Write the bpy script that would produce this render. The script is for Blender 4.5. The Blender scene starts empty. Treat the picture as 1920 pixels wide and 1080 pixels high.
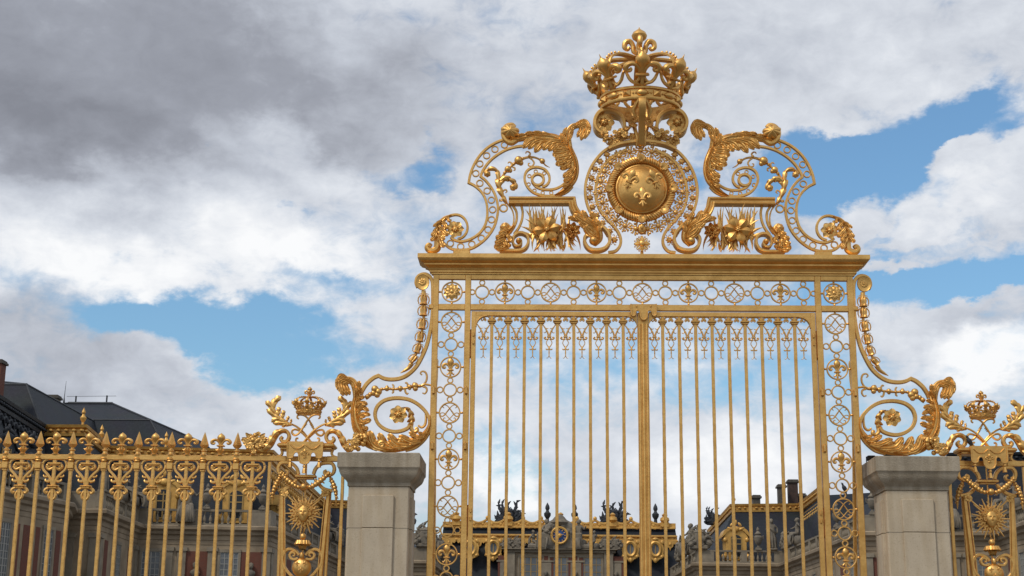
import bpy, bmesh, math, random
from mathutils import Vector, Matrix
random.seed(7)
PI = math.pi
R_ = math.radians
scn = bpy.context.scene
col = scn.collection

# ------------------------------------------------------------------ camera
FOC, PITCH, YAW, ROLL = 2804.3, .2519360, .0248126, .0103351
CAM = Vector((-1.431, -22.0, 1.6))
fw = Vector((-math.sin(YAW)*math.cos(PITCH), math.cos(YAW)*math.cos(PITCH), math.sin(PITCH)))
rt = Vector((math.cos(YAW), math.sin(YAW), 0)); up = rt.cross(fw)
r2 = rt*math.cos(ROLL) + up*math.sin(ROLL)
u2 = up*math.cos(ROLL) - rt*math.sin(ROLL)
cam = bpy.data.cameras.new('camera'); co = bpy.data.objects.new('camera', cam); col.objects.link(co)
cam.sensor_width = 36; cam.lens = FOC/1920*36; cam.clip_end = 6000; cam.clip_start = .1
co.matrix_world = Matrix(((r2.x, u2.x, -fw.x, CAM.x), (r2.y, u2.y, -fw.y, CAM.y), (r2.z, u2.z, -fw.z, CAM.z), (0, 0, 0, 1)))
scn.camera = co

def ray(px, py):
    return fw*FOC + r2*(px-960) - u2*(py-540)
def at(px, py, Y=0.0):
    d = ray(px, py); return CAM + d*((Y-CAM.y)/d.y)
def atz(px, py, Z):
    d = ray(px, py); return CAM + d*((Z-CAM.z)/d.z)
VW = {'A': (1040, 40, 4.909), 'B': (1060, 200, 3.724), 'C': (790, 220, 6), 'C2': (790, 320, 6), 'D': (760, 460, 4.154),
      'E1': (630, 500, 6), 'E2': (630, 680, 6), 'F1': (490, 710, 6), 'F2': (490, 890, 6), 'G': (0, 660, 4), 'H': (0, 840, 4),
      'I': (760, 860, 4.174), 'J': (1200, 860, 4.174), 'R': (1600, 700, 2.842), 'P': (0, 0, 1)}
def px(v, x, y):
    a, b, s = VW[v]; return a + x/s, b + y/s
def W(v, x, y, Y=0.0):
    p = at(*px(v, x, y), Y); return (p.x, p.z)
def K(v, x=900, y=500):
    X, Y_ = px(v, x, y); p = at(X, Y_); return (p-CAM).dot(fw)/FOC/VW[v][2]

# ------------------------------------------------------------------ curves in the plane
def cr(pts, n=6, closed=False):
    """smooth curve through points; a point with a third item is a corner"""
    if not closed:
        cs = [i for i, p in enumerate(pts) if len(p) > 2 and 0 < i < len(pts)-1]
        if cs:
            out = []; a = 0
            for c in cs + [len(pts)-1]:
                seg = cr([p[:2] for p in pts[a:c+1]], n)
                out += seg if not out else seg[1:]
                a = c
            return out
    pts = [p[:2] for p in pts]
    m = len(pts)
    if m < 3 and not closed:
        (a, b), (c, d) = pts
        return [(a+(c-a)*i/n, b+(d-b)*i/n) for i in range(n+1)]
    out = []
    for i in range(m if closed else m-1):
        if closed: p0, p1, p2, p3 = pts[i-1], pts[i], pts[(i+1) % m], pts[(i+2) % m]
        else:
            p1, p2 = pts[i], pts[i+1]
            p0 = pts[i-1] if i else (2*p1[0]-p2[0], 2*p1[1]-p2[1])
            p3 = pts[i+2] if i+2 < m else (2*p2[0]-p1[0], 2*p2[1]-p1[1])
        for k in range(n):
            t = k/n; q = []
            for j in (0, 1):
                q.append(.5*(2*p1[j]+(p2[j]-p0[j])*t+(2*p0[j]-5*p1[j]+4*p2[j]-p3[j])*t*t+(3*p1[j]-p0[j]-3*p2[j]+p3[j])*t**3))
            out.append(tuple(q))
    if not closed: out.append(pts[-1])
    return out
def WP(v, pts, n=6, closed=False, Y=0.0):
    return [W(v, x, y, Y) for x, y in cr(pts, n, closed)]
def cr3(P, n=4):
    out = []; P = [Vector(p) for p in P]; m = len(P)
    for i in range(m-1):
        p1, p2 = P[i], P[i+1]; p0 = P[i-1] if i else p1*2-p2; p3 = P[i+2] if i+2 < m else p2*2-p1
        for k in range(n):
            t = k/n; out.append(.5*(p1*2+(p2-p0)*t+(p0*2-p1*5+p2*4-p3)*t*t+(p1*3-p0-p2*3+p3)*t**3))
    return out+[P[-1]]
def lerp_list(L, s):
    if not hasattr(L, '__len__'): return L
    if len(L) == 1: return L[0]
    s = min(max(s, 0), 1)*(len(L)-1); i = min(int(s), len(L)-2); t = s-i
    return L[i]*(1-t)+L[i+1]*t
def circle(c, r, n=24, a0=0):
    return [(c[0]+r*math.cos(a0+2*PI*i/n), c[1]+r*math.sin(a0+2*PI*i/n)) for i in range(n)]
def spiral(c, r0, r1, a0, turns, n=30, sx=1):
    return [(c[0]+sx*(r0+(r1-r0)*i/n)*math.cos(a0+2*PI*turns*i/n), c[1]+(r0+(r1-r0)*i/n)*math.sin(a0+2*PI*turns*i/n)) for i in range(n+1)]

# ------------------------------------------------------------------ mesh builder
class MB:
    def __init__(s): s.v = []; s.f = []
    def add(s, vs, fs):
        o = len(s.v); s.v += [tuple(p) for p in vs]; s.f += [tuple(i+o for i in f) for f in fs]
    def merge(s, m, mat):
        o = len(s.v); s.v += [tuple(mat @ Vector(p)) for p in m.v]; s.f += [tuple(i+o for i in f) for f in m.f]
    def place(s, m, c, k=1, y=0, ang=0, ky=None):
        """put a prototype that lies in XZ at c, turned by ang, scaled by k"""
        M = Matrix.Translation((c[0], y, c[1])) @ Matrix.Rotation(-ang, 4, 'Y') @ Matrix.Diagonal((k, ky or k, k, 1))
        s.merge(m, M)
    def sweep(s, path, sec, ref=(0, 1, 0), closed=False):
        P = [Vector(p) for p in path]; n = len(P); ref = Vector(ref); vs = []; m = 0
        for i in range(n):
            a = P[i]-P[i-1] if (i or closed) else P[1]-P[0]
            b = P[(i+1) % n]-P[i] if (i < n-1 or closed) else a
            if a.length < 1e-9: a = b
            if b.length < 1e-9: b = a
            if a.length < 1e-9: a = b = Vector((0, 0, 1))
            a = a.normalized(); b = b.normalized(); T = a+b
            T = T.normalized() if T.length > 1e-6 else a
            mt = 1/max(.45, T.dot(a))
            B = ref-T*ref.dot(T)
            B = B.normalized() if B.length > 1e-5 else Vector((1, 0, 0))
            N = B.cross(T); S = sec(i/(n-1) if n > 1 else 0); m = len(S)
            for (u, w) in S: vs.append(P[i]+N*(u*mt)+B*w)
        fs = []
        for i in range(n if closed else n-1):
            j = (i+1) % n
            for k in range(m):
                l = (k+1) % m; fs.append((i*m+k, i*m+l, j*m+l, j*m+k))
        if not closed:
            fs.append(tuple(range(m))); fs.append(tuple((n-1)*m+k for k in range(m-1, -1, -1)))
        s.add(vs, fs)
    def strip(s, path, w, t, y=0, closed=False, bev=.18):
        p = [(q[0], y, q[1]) for q in path]
        def sec(u):
            a = lerp_list(w, u)/2; b = t/2; e = min(a, b)*bev*2
            return [(-a, -b+e), (-a+e, -b), (a-e, -b), (a, -b+e), (a, b-e), (a-e, b), (-a+e, b), (-a, b-e)]
        s.sweep(p, sec, closed=closed)
    def tube(s, path, r, y=0, n=8, closed=False, fl=1, ref=(0, 1, 0)):
        p = [(q[0], y, q[1]) if len(q) == 2 else q for q in path]
        def sec(u):
            a = max(lerp_list(r, u), 1e-4); return [(a*math.cos(2*PI*k/n), a*fl*math.sin(2*PI*k/n)) for k in range(n)]
        s.sweep(p, sec, closed=closed, ref=ref)
    def ring(s, c, R, w, t, y=0, n=26):
        s.strip(circle(c, R-w/2, n), w, t, y, closed=True)
    def ell(s, c, r, ang=0, nu=12, nv=8, M=None):
        if not hasattr(r, '__len__'): r = (r, r, r)
        vs = [(0, 0, 1)]; fs = []
        for i in range(1, nv):
            a = PI*i/nv
            for j in range(nu): b = 2*PI*j/nu; vs.append((math.sin(a)*math.cos(b), math.sin(a)*math.sin(b), math.cos(a)))
        vs.append((0, 0, -1)); L = len(vs)-1
        for j in range(nu):
            k = (j+1) % nu; fs.append((0, 1+j, 1+k)); fs.append((L, L-nu+k, L-nu+j))
            for i in range(nv-2): fs.append((1+i*nu+j, 1+(i+1)*nu+j, 1+(i+1)*nu+k, 1+i*nu+k))
        T = Matrix.Translation(c) @ (M or Matrix.Rotation(-ang, 4, 'Y')) @ Matrix.Diagonal((r[0], r[1], r[2], 1))
        s.add([T @ Vector(p) for p in vs], fs)
    def lathe(s, prof, c, axis=(0, 0, 1), n=14, flute=0, nf=8, sq=None):
        q = Vector((0, 0, 1)).rotation_difference(Vector(axis)).to_matrix()
        vs = []; m = len(prof)
        for (r, h) in prof:
            for j in range(n):
                a = 2*PI*j/n; rr = max(r, 1e-4)*(1+flute*math.cos(nf*a))
                x, y_ = rr*math.cos(a), rr*math.sin(a)
                vs.append(Vector(c)+q @ Vector((x, y_*(sq or 1), h)))
        fs = [(i*n+j, i*n+(j+1) % n, (i+1)*n+(j+1) % n, (i+1)*n+j) for i in range(m-1) for j in range(n)]
        fs.append(tuple(range(n-1, -1, -1))); fs.append(tuple((m-1)*n+j for j in range(n)))
        s.add(vs, fs)
    def box(s, x0, x1, y0, y1, z0, z1, e=0.0):
        s.obox((0, 0, 0), (1, 0, 0), (0, 1, 0), x0, x1, y0, y1, z0, z1, e)
    def obox(s, O, U, N, u0, u1, n0, n1, z0, z1, e=0.0):
        O, U, N = Vector(O), Vector(U), Vector(N); Z = Vector((0, 0, 1))
        f = lambda a, b, c: O+U*a+N*b+Z*c
        if e <= 0:
            s.add([f(a, b, c) for c in (z0, z1) for b in (n0, n1) for a in (u0, u1)],
                  [(0, 2, 3, 1), (4, 5, 7, 6), (0, 1, 5, 4), (2, 6, 7, 3), (0, 4, 6, 2), (1, 3, 7, 5)])
            return
        lv = []
        for (c, d) in ((z0, e), (z0+e, 0), (z1-e, 0), (z1, e)):
            lv.append([(u0+d+e, n0+d), (u1-d-e, n0+d), (u1-d, n0+d+e), (u1-d, n1-d-e), (u1-d-e, n1-d), (u0+d+e, n1-d), (u0+d, n1-d-e), (u0+d, n0+d+e)])
        vs = []
        for i, c in enumerate((z0, z0+e, z1-e, z1)): vs += [f(a, b, c) for a, b in lv[i]]
        fs = [(i*8+j, i*8+(j+1) % 8, i*8+8+(j+1) % 8, i*8+8+j) for i in range(3) for j in range(8)]
        fs += [tuple(range(7, -1, -1)), tuple(range(24, 32))]
        s.add(vs, fs)
    def prism(s, pts, y0, y1):
        n = len(pts)
        s.add([(p[0], y0, p[1]) for p in pts]+[(p[0], y1, p[1]) for p in pts],
              [tuple(range(n)), tuple(range(2*n-1, n-1, -1))]+[(i, n+i, n+(i+1) % n, (i+1) % n) for i in range(n)])
    def petal(s, c, d, nr, L, Wd, cup=.15, th=.008, pw=.7, ridge=.1, ni=7):
        c, d, nr = Vector(c), Vector(d).normalized(), Vector(nr).normalized(); sd = d.cross(nr)
        J = (-1, -.5, 0, .5, 1); vs = []
        for off in (0, th):
            for i in range(ni+1):
                t = i/ni; hw = Wd*max(.04, math.sin(PI*min(.985, max(.02, t))**pw))**.7
                for j in J:
                    vs.append(c+d*(L*t)+sd*(hw*j)+nr*(cup*L*math.sin(PI*t*.9)+ridge*Wd*(abs(j)-.5)*2-off))
        a = len(J); b = (ni+1)*a; fs = []
        for i in range(ni):
            for j in range(a-1):
                q = (i*a+j, i*a+j+1, (i+1)*a+j+1, (i+1)*a+j); fs.append(q); fs.append(tuple(x+b for x in q[::-1]))
            fs.append((i*a, (i+1)*a, (i+1)*a+b, i*a+b)); fs.append((i*a+a-1, i*a+a-1+b, (i+1)*a+a-1+b, (i+1)*a+a-1))
        fs.append(tuple(range(a))+tuple(b+a-1-j for j in range(a))); fs.append(tuple(ni*a+j for j in range(a-1, -1, -1))+tuple(b+ni*a+j for j in range(a)))
        s.add(vs, fs)
    def leaf(s, spine, wl, wr, lobes, relief, y=0, lean=.9, cut=.42, back=.55, M=11, per=8, curl=None, flutes=0):
        """acanthus leaf: spine in XZ, lobed edges, fluted relief towards the viewer, a rounded back"""
        P = [Vector((a[0], 0, a[1])) if len(a) == 2 else Vector(a) for a in spine]
        D = [0]
        for i in range(1, len(P)): D.append(D[-1]+(P[i]-P[i-1]).length)
        Ltot = D[-1]
        def sp(t):
            t *= Ltot
            if t <= 0: T = (P[1]-P[0]).normalized(); return P[0]+T*t, T
            if t >= Ltot: T = (P[-1]-P[-2]).normalized(); return P[-1]+T*(t-Ltot), T
            i = 1
            while D[i] < t: i += 1
            f = (t-D[i-1])/max(1e-9, D[i]-D[i-1]); T = (P[i]-P[i-1]).normalized()
            if i < len(P)-1 and f > .5: T = T.lerp((P[i+1]-P[i]).normalized(), (f-.5)).normalized()
            elif i > 1 and f < .5: T = T.lerp((P[i-1]-P[i-2]).normalized(), (.5-f)).normalized()
            return P[i-1].lerp(P[i], f), T
        N = lobes*per; U = [2*k/(M-1)-1 for k in range(M)]; vs = []
        for sgn in (0, 1):
            for i in range(N+1):
                t = i/N; ph = (t*lobes) % 1.0
                if i == N: ph = .999
                th = math.sin(PI*ph**1.35)**.75 if 0 < ph < 1 else 0
                for u in U:
                    w = lerp_list(wl if u < 0 else wr, t); w *= (1-cut)+cut*th
                    au = abs(u); q, T = sp(t+lean*au*au*w/Ltot)
                    nn = Vector((T.z, 0, -T.x))
                    g = 1-math.sin(PI*ph)**.6 if 0 < ph < 1 else 1
                    if sgn == 0:
                        h = relief*(.25+.75*(1-au**2.2)) - relief*.42*au**.8*g + relief*.38*au**3*(1-g) - relief*.16*au*abs(math.sin(PI*ph*3))
                        h += relief*.11*math.cos(PI*u*flutes) if flutes else 0
                        h *= min(1, .35+w/(relief*1.6+1e-6))
                        yy = y-h
                    else: yy = y+relief*back*(1-au**2)*min(1, w/(relief+1e-6))+.006
                    if curl: yy -= lerp_list(curl, t)
                    p = q+nn*(u*w); vs.append((p.x, p.y+yy, p.z))
        b = (N+1)*M; fs = []
        for i in range(N):
            for j in range(M-1):
                q = (i*M+j, (i+1)*M+j, (i+1)*M+j+1, i*M+j+1); fs.append(q); fs.append(tuple(x+b for x in q[::-1]))
            fs.append((i*M, i*M+b, (i+1)*M+b, (i+1)*M)); fs.append((i*M+M-1, (i+1)*M+M-1, (i+1)*M+M-1+b, i*M+M-1+b))
        fs.append(tuple(range(M))+tuple(b+M-1-j for j in range(M)))
        fs.append(tuple(N*M+j for j in range(M-1, -1, -1))+tuple(b+N*M+j for j in range(M)))
        s.add(vs, fs)
    def mesh(s, name, mat, org=(0, 0, 0), ang=35, smooth=True):
        me = bpy.data.meshes.new(name); ox, oy, oz = org
        me.from_pydata([(a-ox, b-oy, c-oz) for a, b, c in s.v], [], s.f)
        bm = bmesh.new(); bm.from_mesh(me); bmesh.ops.recalc_face_normals(bm, faces=bm.faces[:]); bm.to_mesh(me); bm.free()
        if smooth:
            me.polygons.foreach_set('use_smooth', [True]*len(me.polygons)); me.set_sharp_from_angle(angle=R_(ang))
        me.materials.append(mat); return me
    def build(s, name, mat, parent=None, **kw):
        org = worg(parent) if parent else (0, 0, 0)
        o = bpy.data.objects.new(name, s.mesh(name, mat, org, **kw)); col.objects.link(o); o.parent = parent; return o

def worg(o):
    v = Vector((0, 0, 0))
    while o: v += o.location; o = o.parent
    return v
def tag(o, label=None, cat=None, group=None, kind=None):
    for k, x in (('label', label), ('category', cat), ('group', group), ('kind', kind)):
        if x: o[k] = x
    return o
def thing(name, label, cat, loc=(0, 0, 0), group=None):
    o = bpy.data.objects.new(name, None); col.objects.link(o); o.location = loc; o.empty_display_size = .2
    return tag(o, label, cat, group)
def copy_tree(o, parent=None, dx=None):
    c = o.copy(); col.objects.link(c); c.parent = parent
    for ch in list(o.children): copy_tree(ch, c)
    return c
def put(o, parent, loc):
    """a copy of part o (and its sub-parts) under parent at loc"""
    c = o.copy(); col.objects.link(c); c.parent = parent; c.location = loc
    for ch in list(o.children):
        d = ch.copy(); col.objects.link(d); d.parent = c
    return c
_mir = {}
def mirror_mesh(me):
    if me.name in _mir: return _mir[me.name]
    m = me.copy()
    bm = bmesh.new(); bm.from_mesh(m)
    for v in bm.verts: v.co.x = -v.co.x
    bmesh.ops.reverse_faces(bm, faces=bm.faces[:]); bm.to_mesh(m); bm.free()
    _mir[me.name] = m; return m
def mirror_tree(o, parent=None):
    """the other half of a symmetrical work: x -> -x of a thing or part and everything under it"""
    c = o.copy(); col.objects.link(c); c.parent = parent
    c.location = (-o.location.x, o.location.y, o.location.z)
    if o.rotation_euler.z: c.rotation_euler.z = -o.rotation_euler.z
    if o.type == 'MESH': c.data = mirror_mesh(o.data)
    for ch in list(o.children): mirror_tree(ch, c)
    return c

# ------------------------------------------------------------------ materials
def mat(name, base, rough=.5, metal=0, var=None, vscale=4, bump=0, bscale=30, rvar=0, spec=None, detail=6, streak=0):
    m = bpy.data.materials.new(name); m.use_nodes = True; nt = m.node_tree; b = nt.nodes['Principled BSDF']
    b.inputs['Base Color'].default_value = (*base, 1); b.inputs['Roughness'].default_value = rough; b.inputs['Metallic'].default_value = metal
    if spec is not None: b.inputs['Specular IOR Level'].default_value = spec
    tc = nt.nodes.new('ShaderNodeTexCoord')
    if var:
        n = nt.nodes.new('ShaderNodeTexNoise'); n.inputs['Scale'].default_value = vscale; n.inputs['Detail'].default_value = detail; n.inputs['Roughness'].default_value = .62
        r = nt.nodes.new('ShaderNodeValToRGB'); r.color_ramp.elements[0].position = .3; r.color_ramp.elements[1].position = .72
        r.color_ramp.elements[0].color = (*var, 1); r.color_ramp.elements[1].color = (*base, 1)
        nt.links.new(tc.outputs['Object'], n.inputs['Vector']); nt.links.new(n.outputs['Fac'], r.inputs['Fac']); nt.links.new(r.outputs['Color'], b.inputs['Base Color'])
        if rvar:
            q = nt.nodes.new('ShaderNodeMapRange'); q.inputs['To Min'].default_value = rough+rvar; q.inputs['To Max'].default_value = rough-rvar
            nt.links.new(n.outputs['Fac'], q.inputs['Value']); nt.links.new(q.outputs['Result'], b.inputs['Roughness'])
    if streak:
        mp = nt.nodes.new('ShaderNodeMapping'); mp.inputs['Scale'].default_value = (1, 1, .12); ns = nt.nodes.new('ShaderNodeTexNoise'); ns.inputs['Scale'].default_value = 9; ns.inputs['Detail'].default_value = 5
        n3 = nt.nodes.new('ShaderNodeTexNoise'); n3.inputs['Scale'].default_value = 42; n3.inputs['Detail'].default_value = 3
        rs = nt.nodes.new('ShaderNodeValToRGB'); rs.color_ramp.elements[0].position = .34; rs.color_ramp.elements[1].position = .60; g_ = 1-streak
        rs.color_ramp.elements[0].color = (g_, g_*.96, g_*.90, 1); rs.color_ramp.elements[1].color = (1, 1, 1, 1)
        r3 = nt.nodes.new('ShaderNodeValToRGB'); r3.color_ramp.elements[0].position = .30; r3.color_ramp.elements[1].position = .42; r3.color_ramp.elements[0].color = (.62, .58, .52, 1); r3.color_ramp.elements[1].color = (1, 1, 1, 1)
        m1 = nt.nodes.new('ShaderNodeMix'); m1.data_type = 'RGBA'; m1.blend_type = 'MULTIPLY'; m1.inputs[0].default_value = 1
        m2 = nt.nodes.new('ShaderNodeMix'); m2.data_type = 'RGBA'; m2.blend_type = 'MULTIPLY'; m2.inputs[0].default_value = .4
        nt.links.new(tc.outputs['Object'], mp.inputs['Vector']); nt.links.new(mp.outputs[0], ns.inputs['Vector']); nt.links.new(ns.outputs['Fac'], rs.inputs['Fac'])
        nt.links.new(tc.outputs['Object'], n3.inputs['Vector']); nt.links.new(n3.outputs['Fac'], r3.inputs['Fac'])
        nt.links.new(r.outputs['Color'], m1.inputs[6]); nt.links.new(rs.outputs['Color'], m1.inputs[7]); nt.links.new(m1.outputs[2], m2.inputs[6]); nt.links.new(r3.outputs['Color'], m2.inputs[7]); nt.links.new(m2.outputs[2], b.inputs['Base Color'])
    if bump:
        n2 = nt.nodes.new('ShaderNodeTexNoise'); n2.inputs['Scale'].default_value = bscale; n2.inputs['Detail'].default_value = 4
        bp = nt.nodes.new('ShaderNodeBump'); bp.inputs['Strength'].default_value = bump; bp.inputs['Distance'].default_value = .01
        nt.links.new(tc.outputs['Object'], n2.inputs['Vector']); nt.links.new(n2.outputs['Fac'], bp.inputs['Height']); nt.links.new(bp.outputs['Normal'], b.inputs['Normal'])
    return m
GOLD = mat('gilded_iron', (.85, .505, .165), .46, .96, var=(.62, .345, .10), vscale=5, bump=.3, bscale=28, rvar=.09)
GOLDFAR = mat('gilded_lead', (.78, .46, .12), .5, .45, var=(.48, .25, .06), vscale=1.3, bump=.3, bscale=8)
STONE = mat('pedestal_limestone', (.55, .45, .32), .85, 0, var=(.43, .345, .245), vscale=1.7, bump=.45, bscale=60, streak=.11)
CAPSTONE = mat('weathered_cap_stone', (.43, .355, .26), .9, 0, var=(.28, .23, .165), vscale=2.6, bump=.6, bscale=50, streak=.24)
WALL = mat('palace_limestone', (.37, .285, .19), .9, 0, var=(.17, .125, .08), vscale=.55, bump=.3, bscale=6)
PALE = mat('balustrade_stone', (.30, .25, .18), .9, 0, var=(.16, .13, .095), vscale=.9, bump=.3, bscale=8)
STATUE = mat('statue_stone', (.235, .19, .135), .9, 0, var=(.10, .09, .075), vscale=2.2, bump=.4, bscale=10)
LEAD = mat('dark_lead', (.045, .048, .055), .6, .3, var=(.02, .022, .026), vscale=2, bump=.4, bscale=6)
DARKM = mat('black_metal', (.012, .012, .014), .5)
FRAMEW = mat('window_paint', (.30, .29, .26), .6)
FRAMEG = mat('ochre_window_frame', (.34, .21, .06), .55)
IRON = mat('joint_line', (.10, .085, .065), .9)
REDM = mat('orange_hinge', (.28, .09, .02), .5, .6)
def glass():
    m = mat('window_glass', (.022, .024, .028), .2, 0, spec=.35, var=(.012, .013, .015), vscale=.7); return m
GLASS = glass()
GLASSP = mat('blind_behind_glass', (.16, .17, .175), .25, 0, spec=.6, var=(.08, .085, .09), vscale=.9)
SOOT = mat('sooty_brick', (.085, .045, .032), .9, 0, var=(.035, .024, .02), vscale=3)
SOOTS = mat('sooty_stone', (.11, .095, .075), .9, 0, var=(.05, .042, .035), vscale=3)
CLOCKB = mat('clock_blue', (.01, .06, .22), .4)
def brick():
    m = bpy.data.materials.new('red_brick'); m.use_nodes = True; nt = m.node_tree; b = nt.nodes['Principled BSDF']; b.inputs['Roughness'].default_value = .9
    tc = nt.nodes.new('ShaderNodeTexCoord'); sx = nt.nodes.new('ShaderNodeSeparateXYZ'); cx = nt.nodes.new('ShaderNodeCombineXYZ'); ad = nt.nodes.new('ShaderNodeMath')
    nt.links.new(tc.outputs['Object'], sx.inputs[0]); nt.links.new(sx.outputs['X'], ad.inputs[0]); nt.links.new(sx.outputs['Y'], ad.inputs[1])
    nt.links.new(ad.outputs[0], cx.inputs['X']); nt.links.new(sx.outputs['Z'], cx.inputs['Y'])
    t = nt.nodes.new('ShaderNodeTexBrick'); t.inputs['Scale'].default_value = 1; t.inputs['Brick Width'].default_value = .26; t.inputs['Row Height'].default_value = .075
    t.inputs['Mortar Size'].default_value = .008; t.inputs['Color1'].default_value = (.12, .036, .022, 1); t.inputs['Color2'].default_value = (.15, .036, .02, 1); t.inputs['Mortar'].default_value = (.15, .09, .06, 1)
    nt.links.new(cx.outputs[0], t.inputs['Vector']); nt.links.new(t.outputs['Color'], b.inputs['Base Color']); return m
BRICK = brick()
def slate():
    m = bpy.data.materials.new('roof_slate'); m.use_nodes = True; nt = m.node_tree; b = nt.nodes['Principled BSDF']; b.inputs['Roughness'].default_value = .62; b.inputs['Specular IOR Level'].default_value = .2
    tc = nt.nodes.new('ShaderNodeTexCoord'); sx = nt.nodes.new('ShaderNodeSeparateXYZ'); cx = nt.nodes.new('ShaderNodeCombineXYZ'); ad = nt.nodes.new('ShaderNodeMath')
    nt.links.new(tc.outputs['Object'], sx.inputs[0]); nt.links.new(sx.outputs['X'], ad.inputs[0]); nt.links.new(sx.outputs['Y'], ad.inputs[1])
    nt.links.new(ad.outputs[0], cx.inputs['X']); nt.links.new(sx.outputs['Z'], cx.inputs['Y'])
    t = nt.nodes.new('ShaderNodeTexBrick'); t.inputs['Scale'].default_value = 1; t.inputs['Brick Width'].default_value = .30; t.inputs['Row Height'].default_value = .17
    t.inputs['Mortar Size'].default_value = .012; t.inputs['Color1'].default_value = (.020, .023, .030, 1); t.inputs['Color2'].default_value = (.028, .032, .040, 1); t.inputs['Mortar'].default_value = (.014, .016, .02, 1)
    n = nt.nodes.new('ShaderNodeTexNoise'); n.inputs['Scale'].default_value = .5; n.inputs['Detail'].default_value = 8
    mx = nt.nodes.new('ShaderNodeMix'); mx.data_type = 'RGBA'; mx.blend_type = 'MULTIPLY'; mx.inputs[0].default_value = .55
    nt.links.new(tc.outputs['Object'], n.inputs['Vector'])
    nt.links.new(cx.outputs[0], t.inputs['Vector']); nt.links.new(t.outputs['Color'], mx.inputs[6]); nt.links.new(n.outputs['Color'], mx.inputs[7]); nt.links.new(mx.outputs[2], b.inputs['Base Color']); return m
SLATE = slate()
COBBLE = mat('cobblestones', (.20, .185, .165), .85, 0, var=(.09, .085, .078), vscale=.8, bump=.8, bscale=9)
# ------------------------------------------------------------------ daylight: sky, clouds, soft sun
SUN_EL, SUN_AZ = 50, -135      # azimuth from +Y (the way the camera looks), minus = left
w = bpy.data.worlds.new('World'); scn.world = w; w.use_nodes = True; nt = w.node_tree
for n in list(nt.nodes): nt.nodes.remove(n)
def nd(t, **k):
    n = nt.nodes.new(t)
    for a, b in k.items(): setattr(n, a, b)
    return n
def lk(a, b): nt.links.new(a, b)
def mth(op, a, b=None, c=None, clamp=False):
    n = nd('ShaderNodeMath', operation=op, use_clamp=clamp)
    for i, x in enumerate((a, b, c)):
        if x is None: continue
        if isinstance(x, (int, float)): n.inputs[i].default_value = x
        else: lk(x, n.inputs[i])
    return n.outputs[0]
outn = nd('ShaderNodeOutputWorld'); bg = nd('ShaderNodeBackground'); bg.inputs['Strength'].default_value = .1
sky = nd('ShaderNodeTexSky', sky_type='NISHITA'); sky.sun_disc = False; sky.sun_elevation = R_(SUN_EL); sky.sun_rotation = R_(SUN_AZ)
sky.air_density = 1.3; sky.dust_density = 1.2; sky.ozone_density = 1.2; sky.altitude = 100
tc = nd('ShaderNodeTexCoord'); sp = nd('ShaderNodeSeparateXYZ'); lk(tc.outputs['Generated'], sp.inputs[0])
az = mth('ARCTAN2', sp.outputs['X'], sp.outputs['Y']); el = mth('ARCSINE', sp.outputs['Z'])
pol = nd('ShaderNodeCombineXYZ'); lk(az, pol.inputs[0]); lk(el, pol.inputs[1])
def noise(vec, scale, detail, rough=.55, dist=0, off=(0, 0, 0), sc=(1, 1, 1)):
    mp = nd('ShaderNodeMapping'); mp.inputs['Location'].default_value = off; mp.inputs['Scale'].default_value = sc; lk(vec, mp.inputs['Vector'])
    n = nd('ShaderNodeTexNoise'); n.inputs['Scale'].default_value = scale; n.inputs['Detail'].default_value = detail
    n.inputs['Roughness'].default_value = rough; n.inputs['Distortion'].default_value = dist; lk(mp.outputs[0], n.inputs['Vector']); return n
# clouds lie on a layer: noise in 3-D direction space, flattened towards the horizon
nw = noise(tc.outputs['Generated'], 9, 8, .6, 0, (3, 1, 2), (1, 1, 1.7))
wv = nd('ShaderNodeVectorMath', operation='SUBTRACT'); lk(nw.outputs['Color'], wv.inputs[0]); wv.inputs[1].default_value = (.5, .5, .5)
ws = nd('ShaderNodeVectorMath', operation='SCALE'); lk(wv.outputs[0], ws.inputs[0]); ws.inputs['Scale'].default_value = .11
wp = nd('ShaderNodeVectorMath', operation='ADD'); lk(pol.outputs[0], wp.inputs[0]); lk(ws.outputs[0], wp.inputs[1])
def azel(x, y):
    d = ray(x, y).normalized(); return math.atan2(d.x, d.y), math.asin(d.z)
def bank(x, y, rx, ry, rot, soft=1.0):
    """an elliptical region of the sky, given by where it stands and its angular size"""
    a, e = azel(x, y)
    mp = nd('ShaderNodeMapping', vector_type='TEXTURE'); mp.inputs['Location'].default_value = (a, e, 0)
    mp.inputs['Rotation'].default_value = (0, 0, R_(rot)); mp.inputs['Scale'].default_value = (rx/FOC, ry/FOC, 1); lk(wp.outputs[0], mp.inputs['Vector'])
    l = nd('ShaderNodeVectorMath', operation='LENGTH'); lk(mp.outputs[0], l.inputs[0])
    mr = nd('ShaderNodeMapRange', interpolation_type='SMOOTHSTEP'); mr.inputs['From Min'].default_value = 1.3; mr.inputs['From Max'].default_value = .3
    lk(l.outputs['Value'], mr.inputs['Value']); return mr.outputs[0]
fb1 = noise(tc.outputs['Generated'], 4.2, 12, .58, .15, (1.2, .4, 0), (1, 1, 2.2)).outputs['Fac']
fb2 = noise(tc.outputs['Generated'], 15, 12, .58, .25, (5, 2, 7), (1, 1, 1.8)).outputs['Fac']
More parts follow.
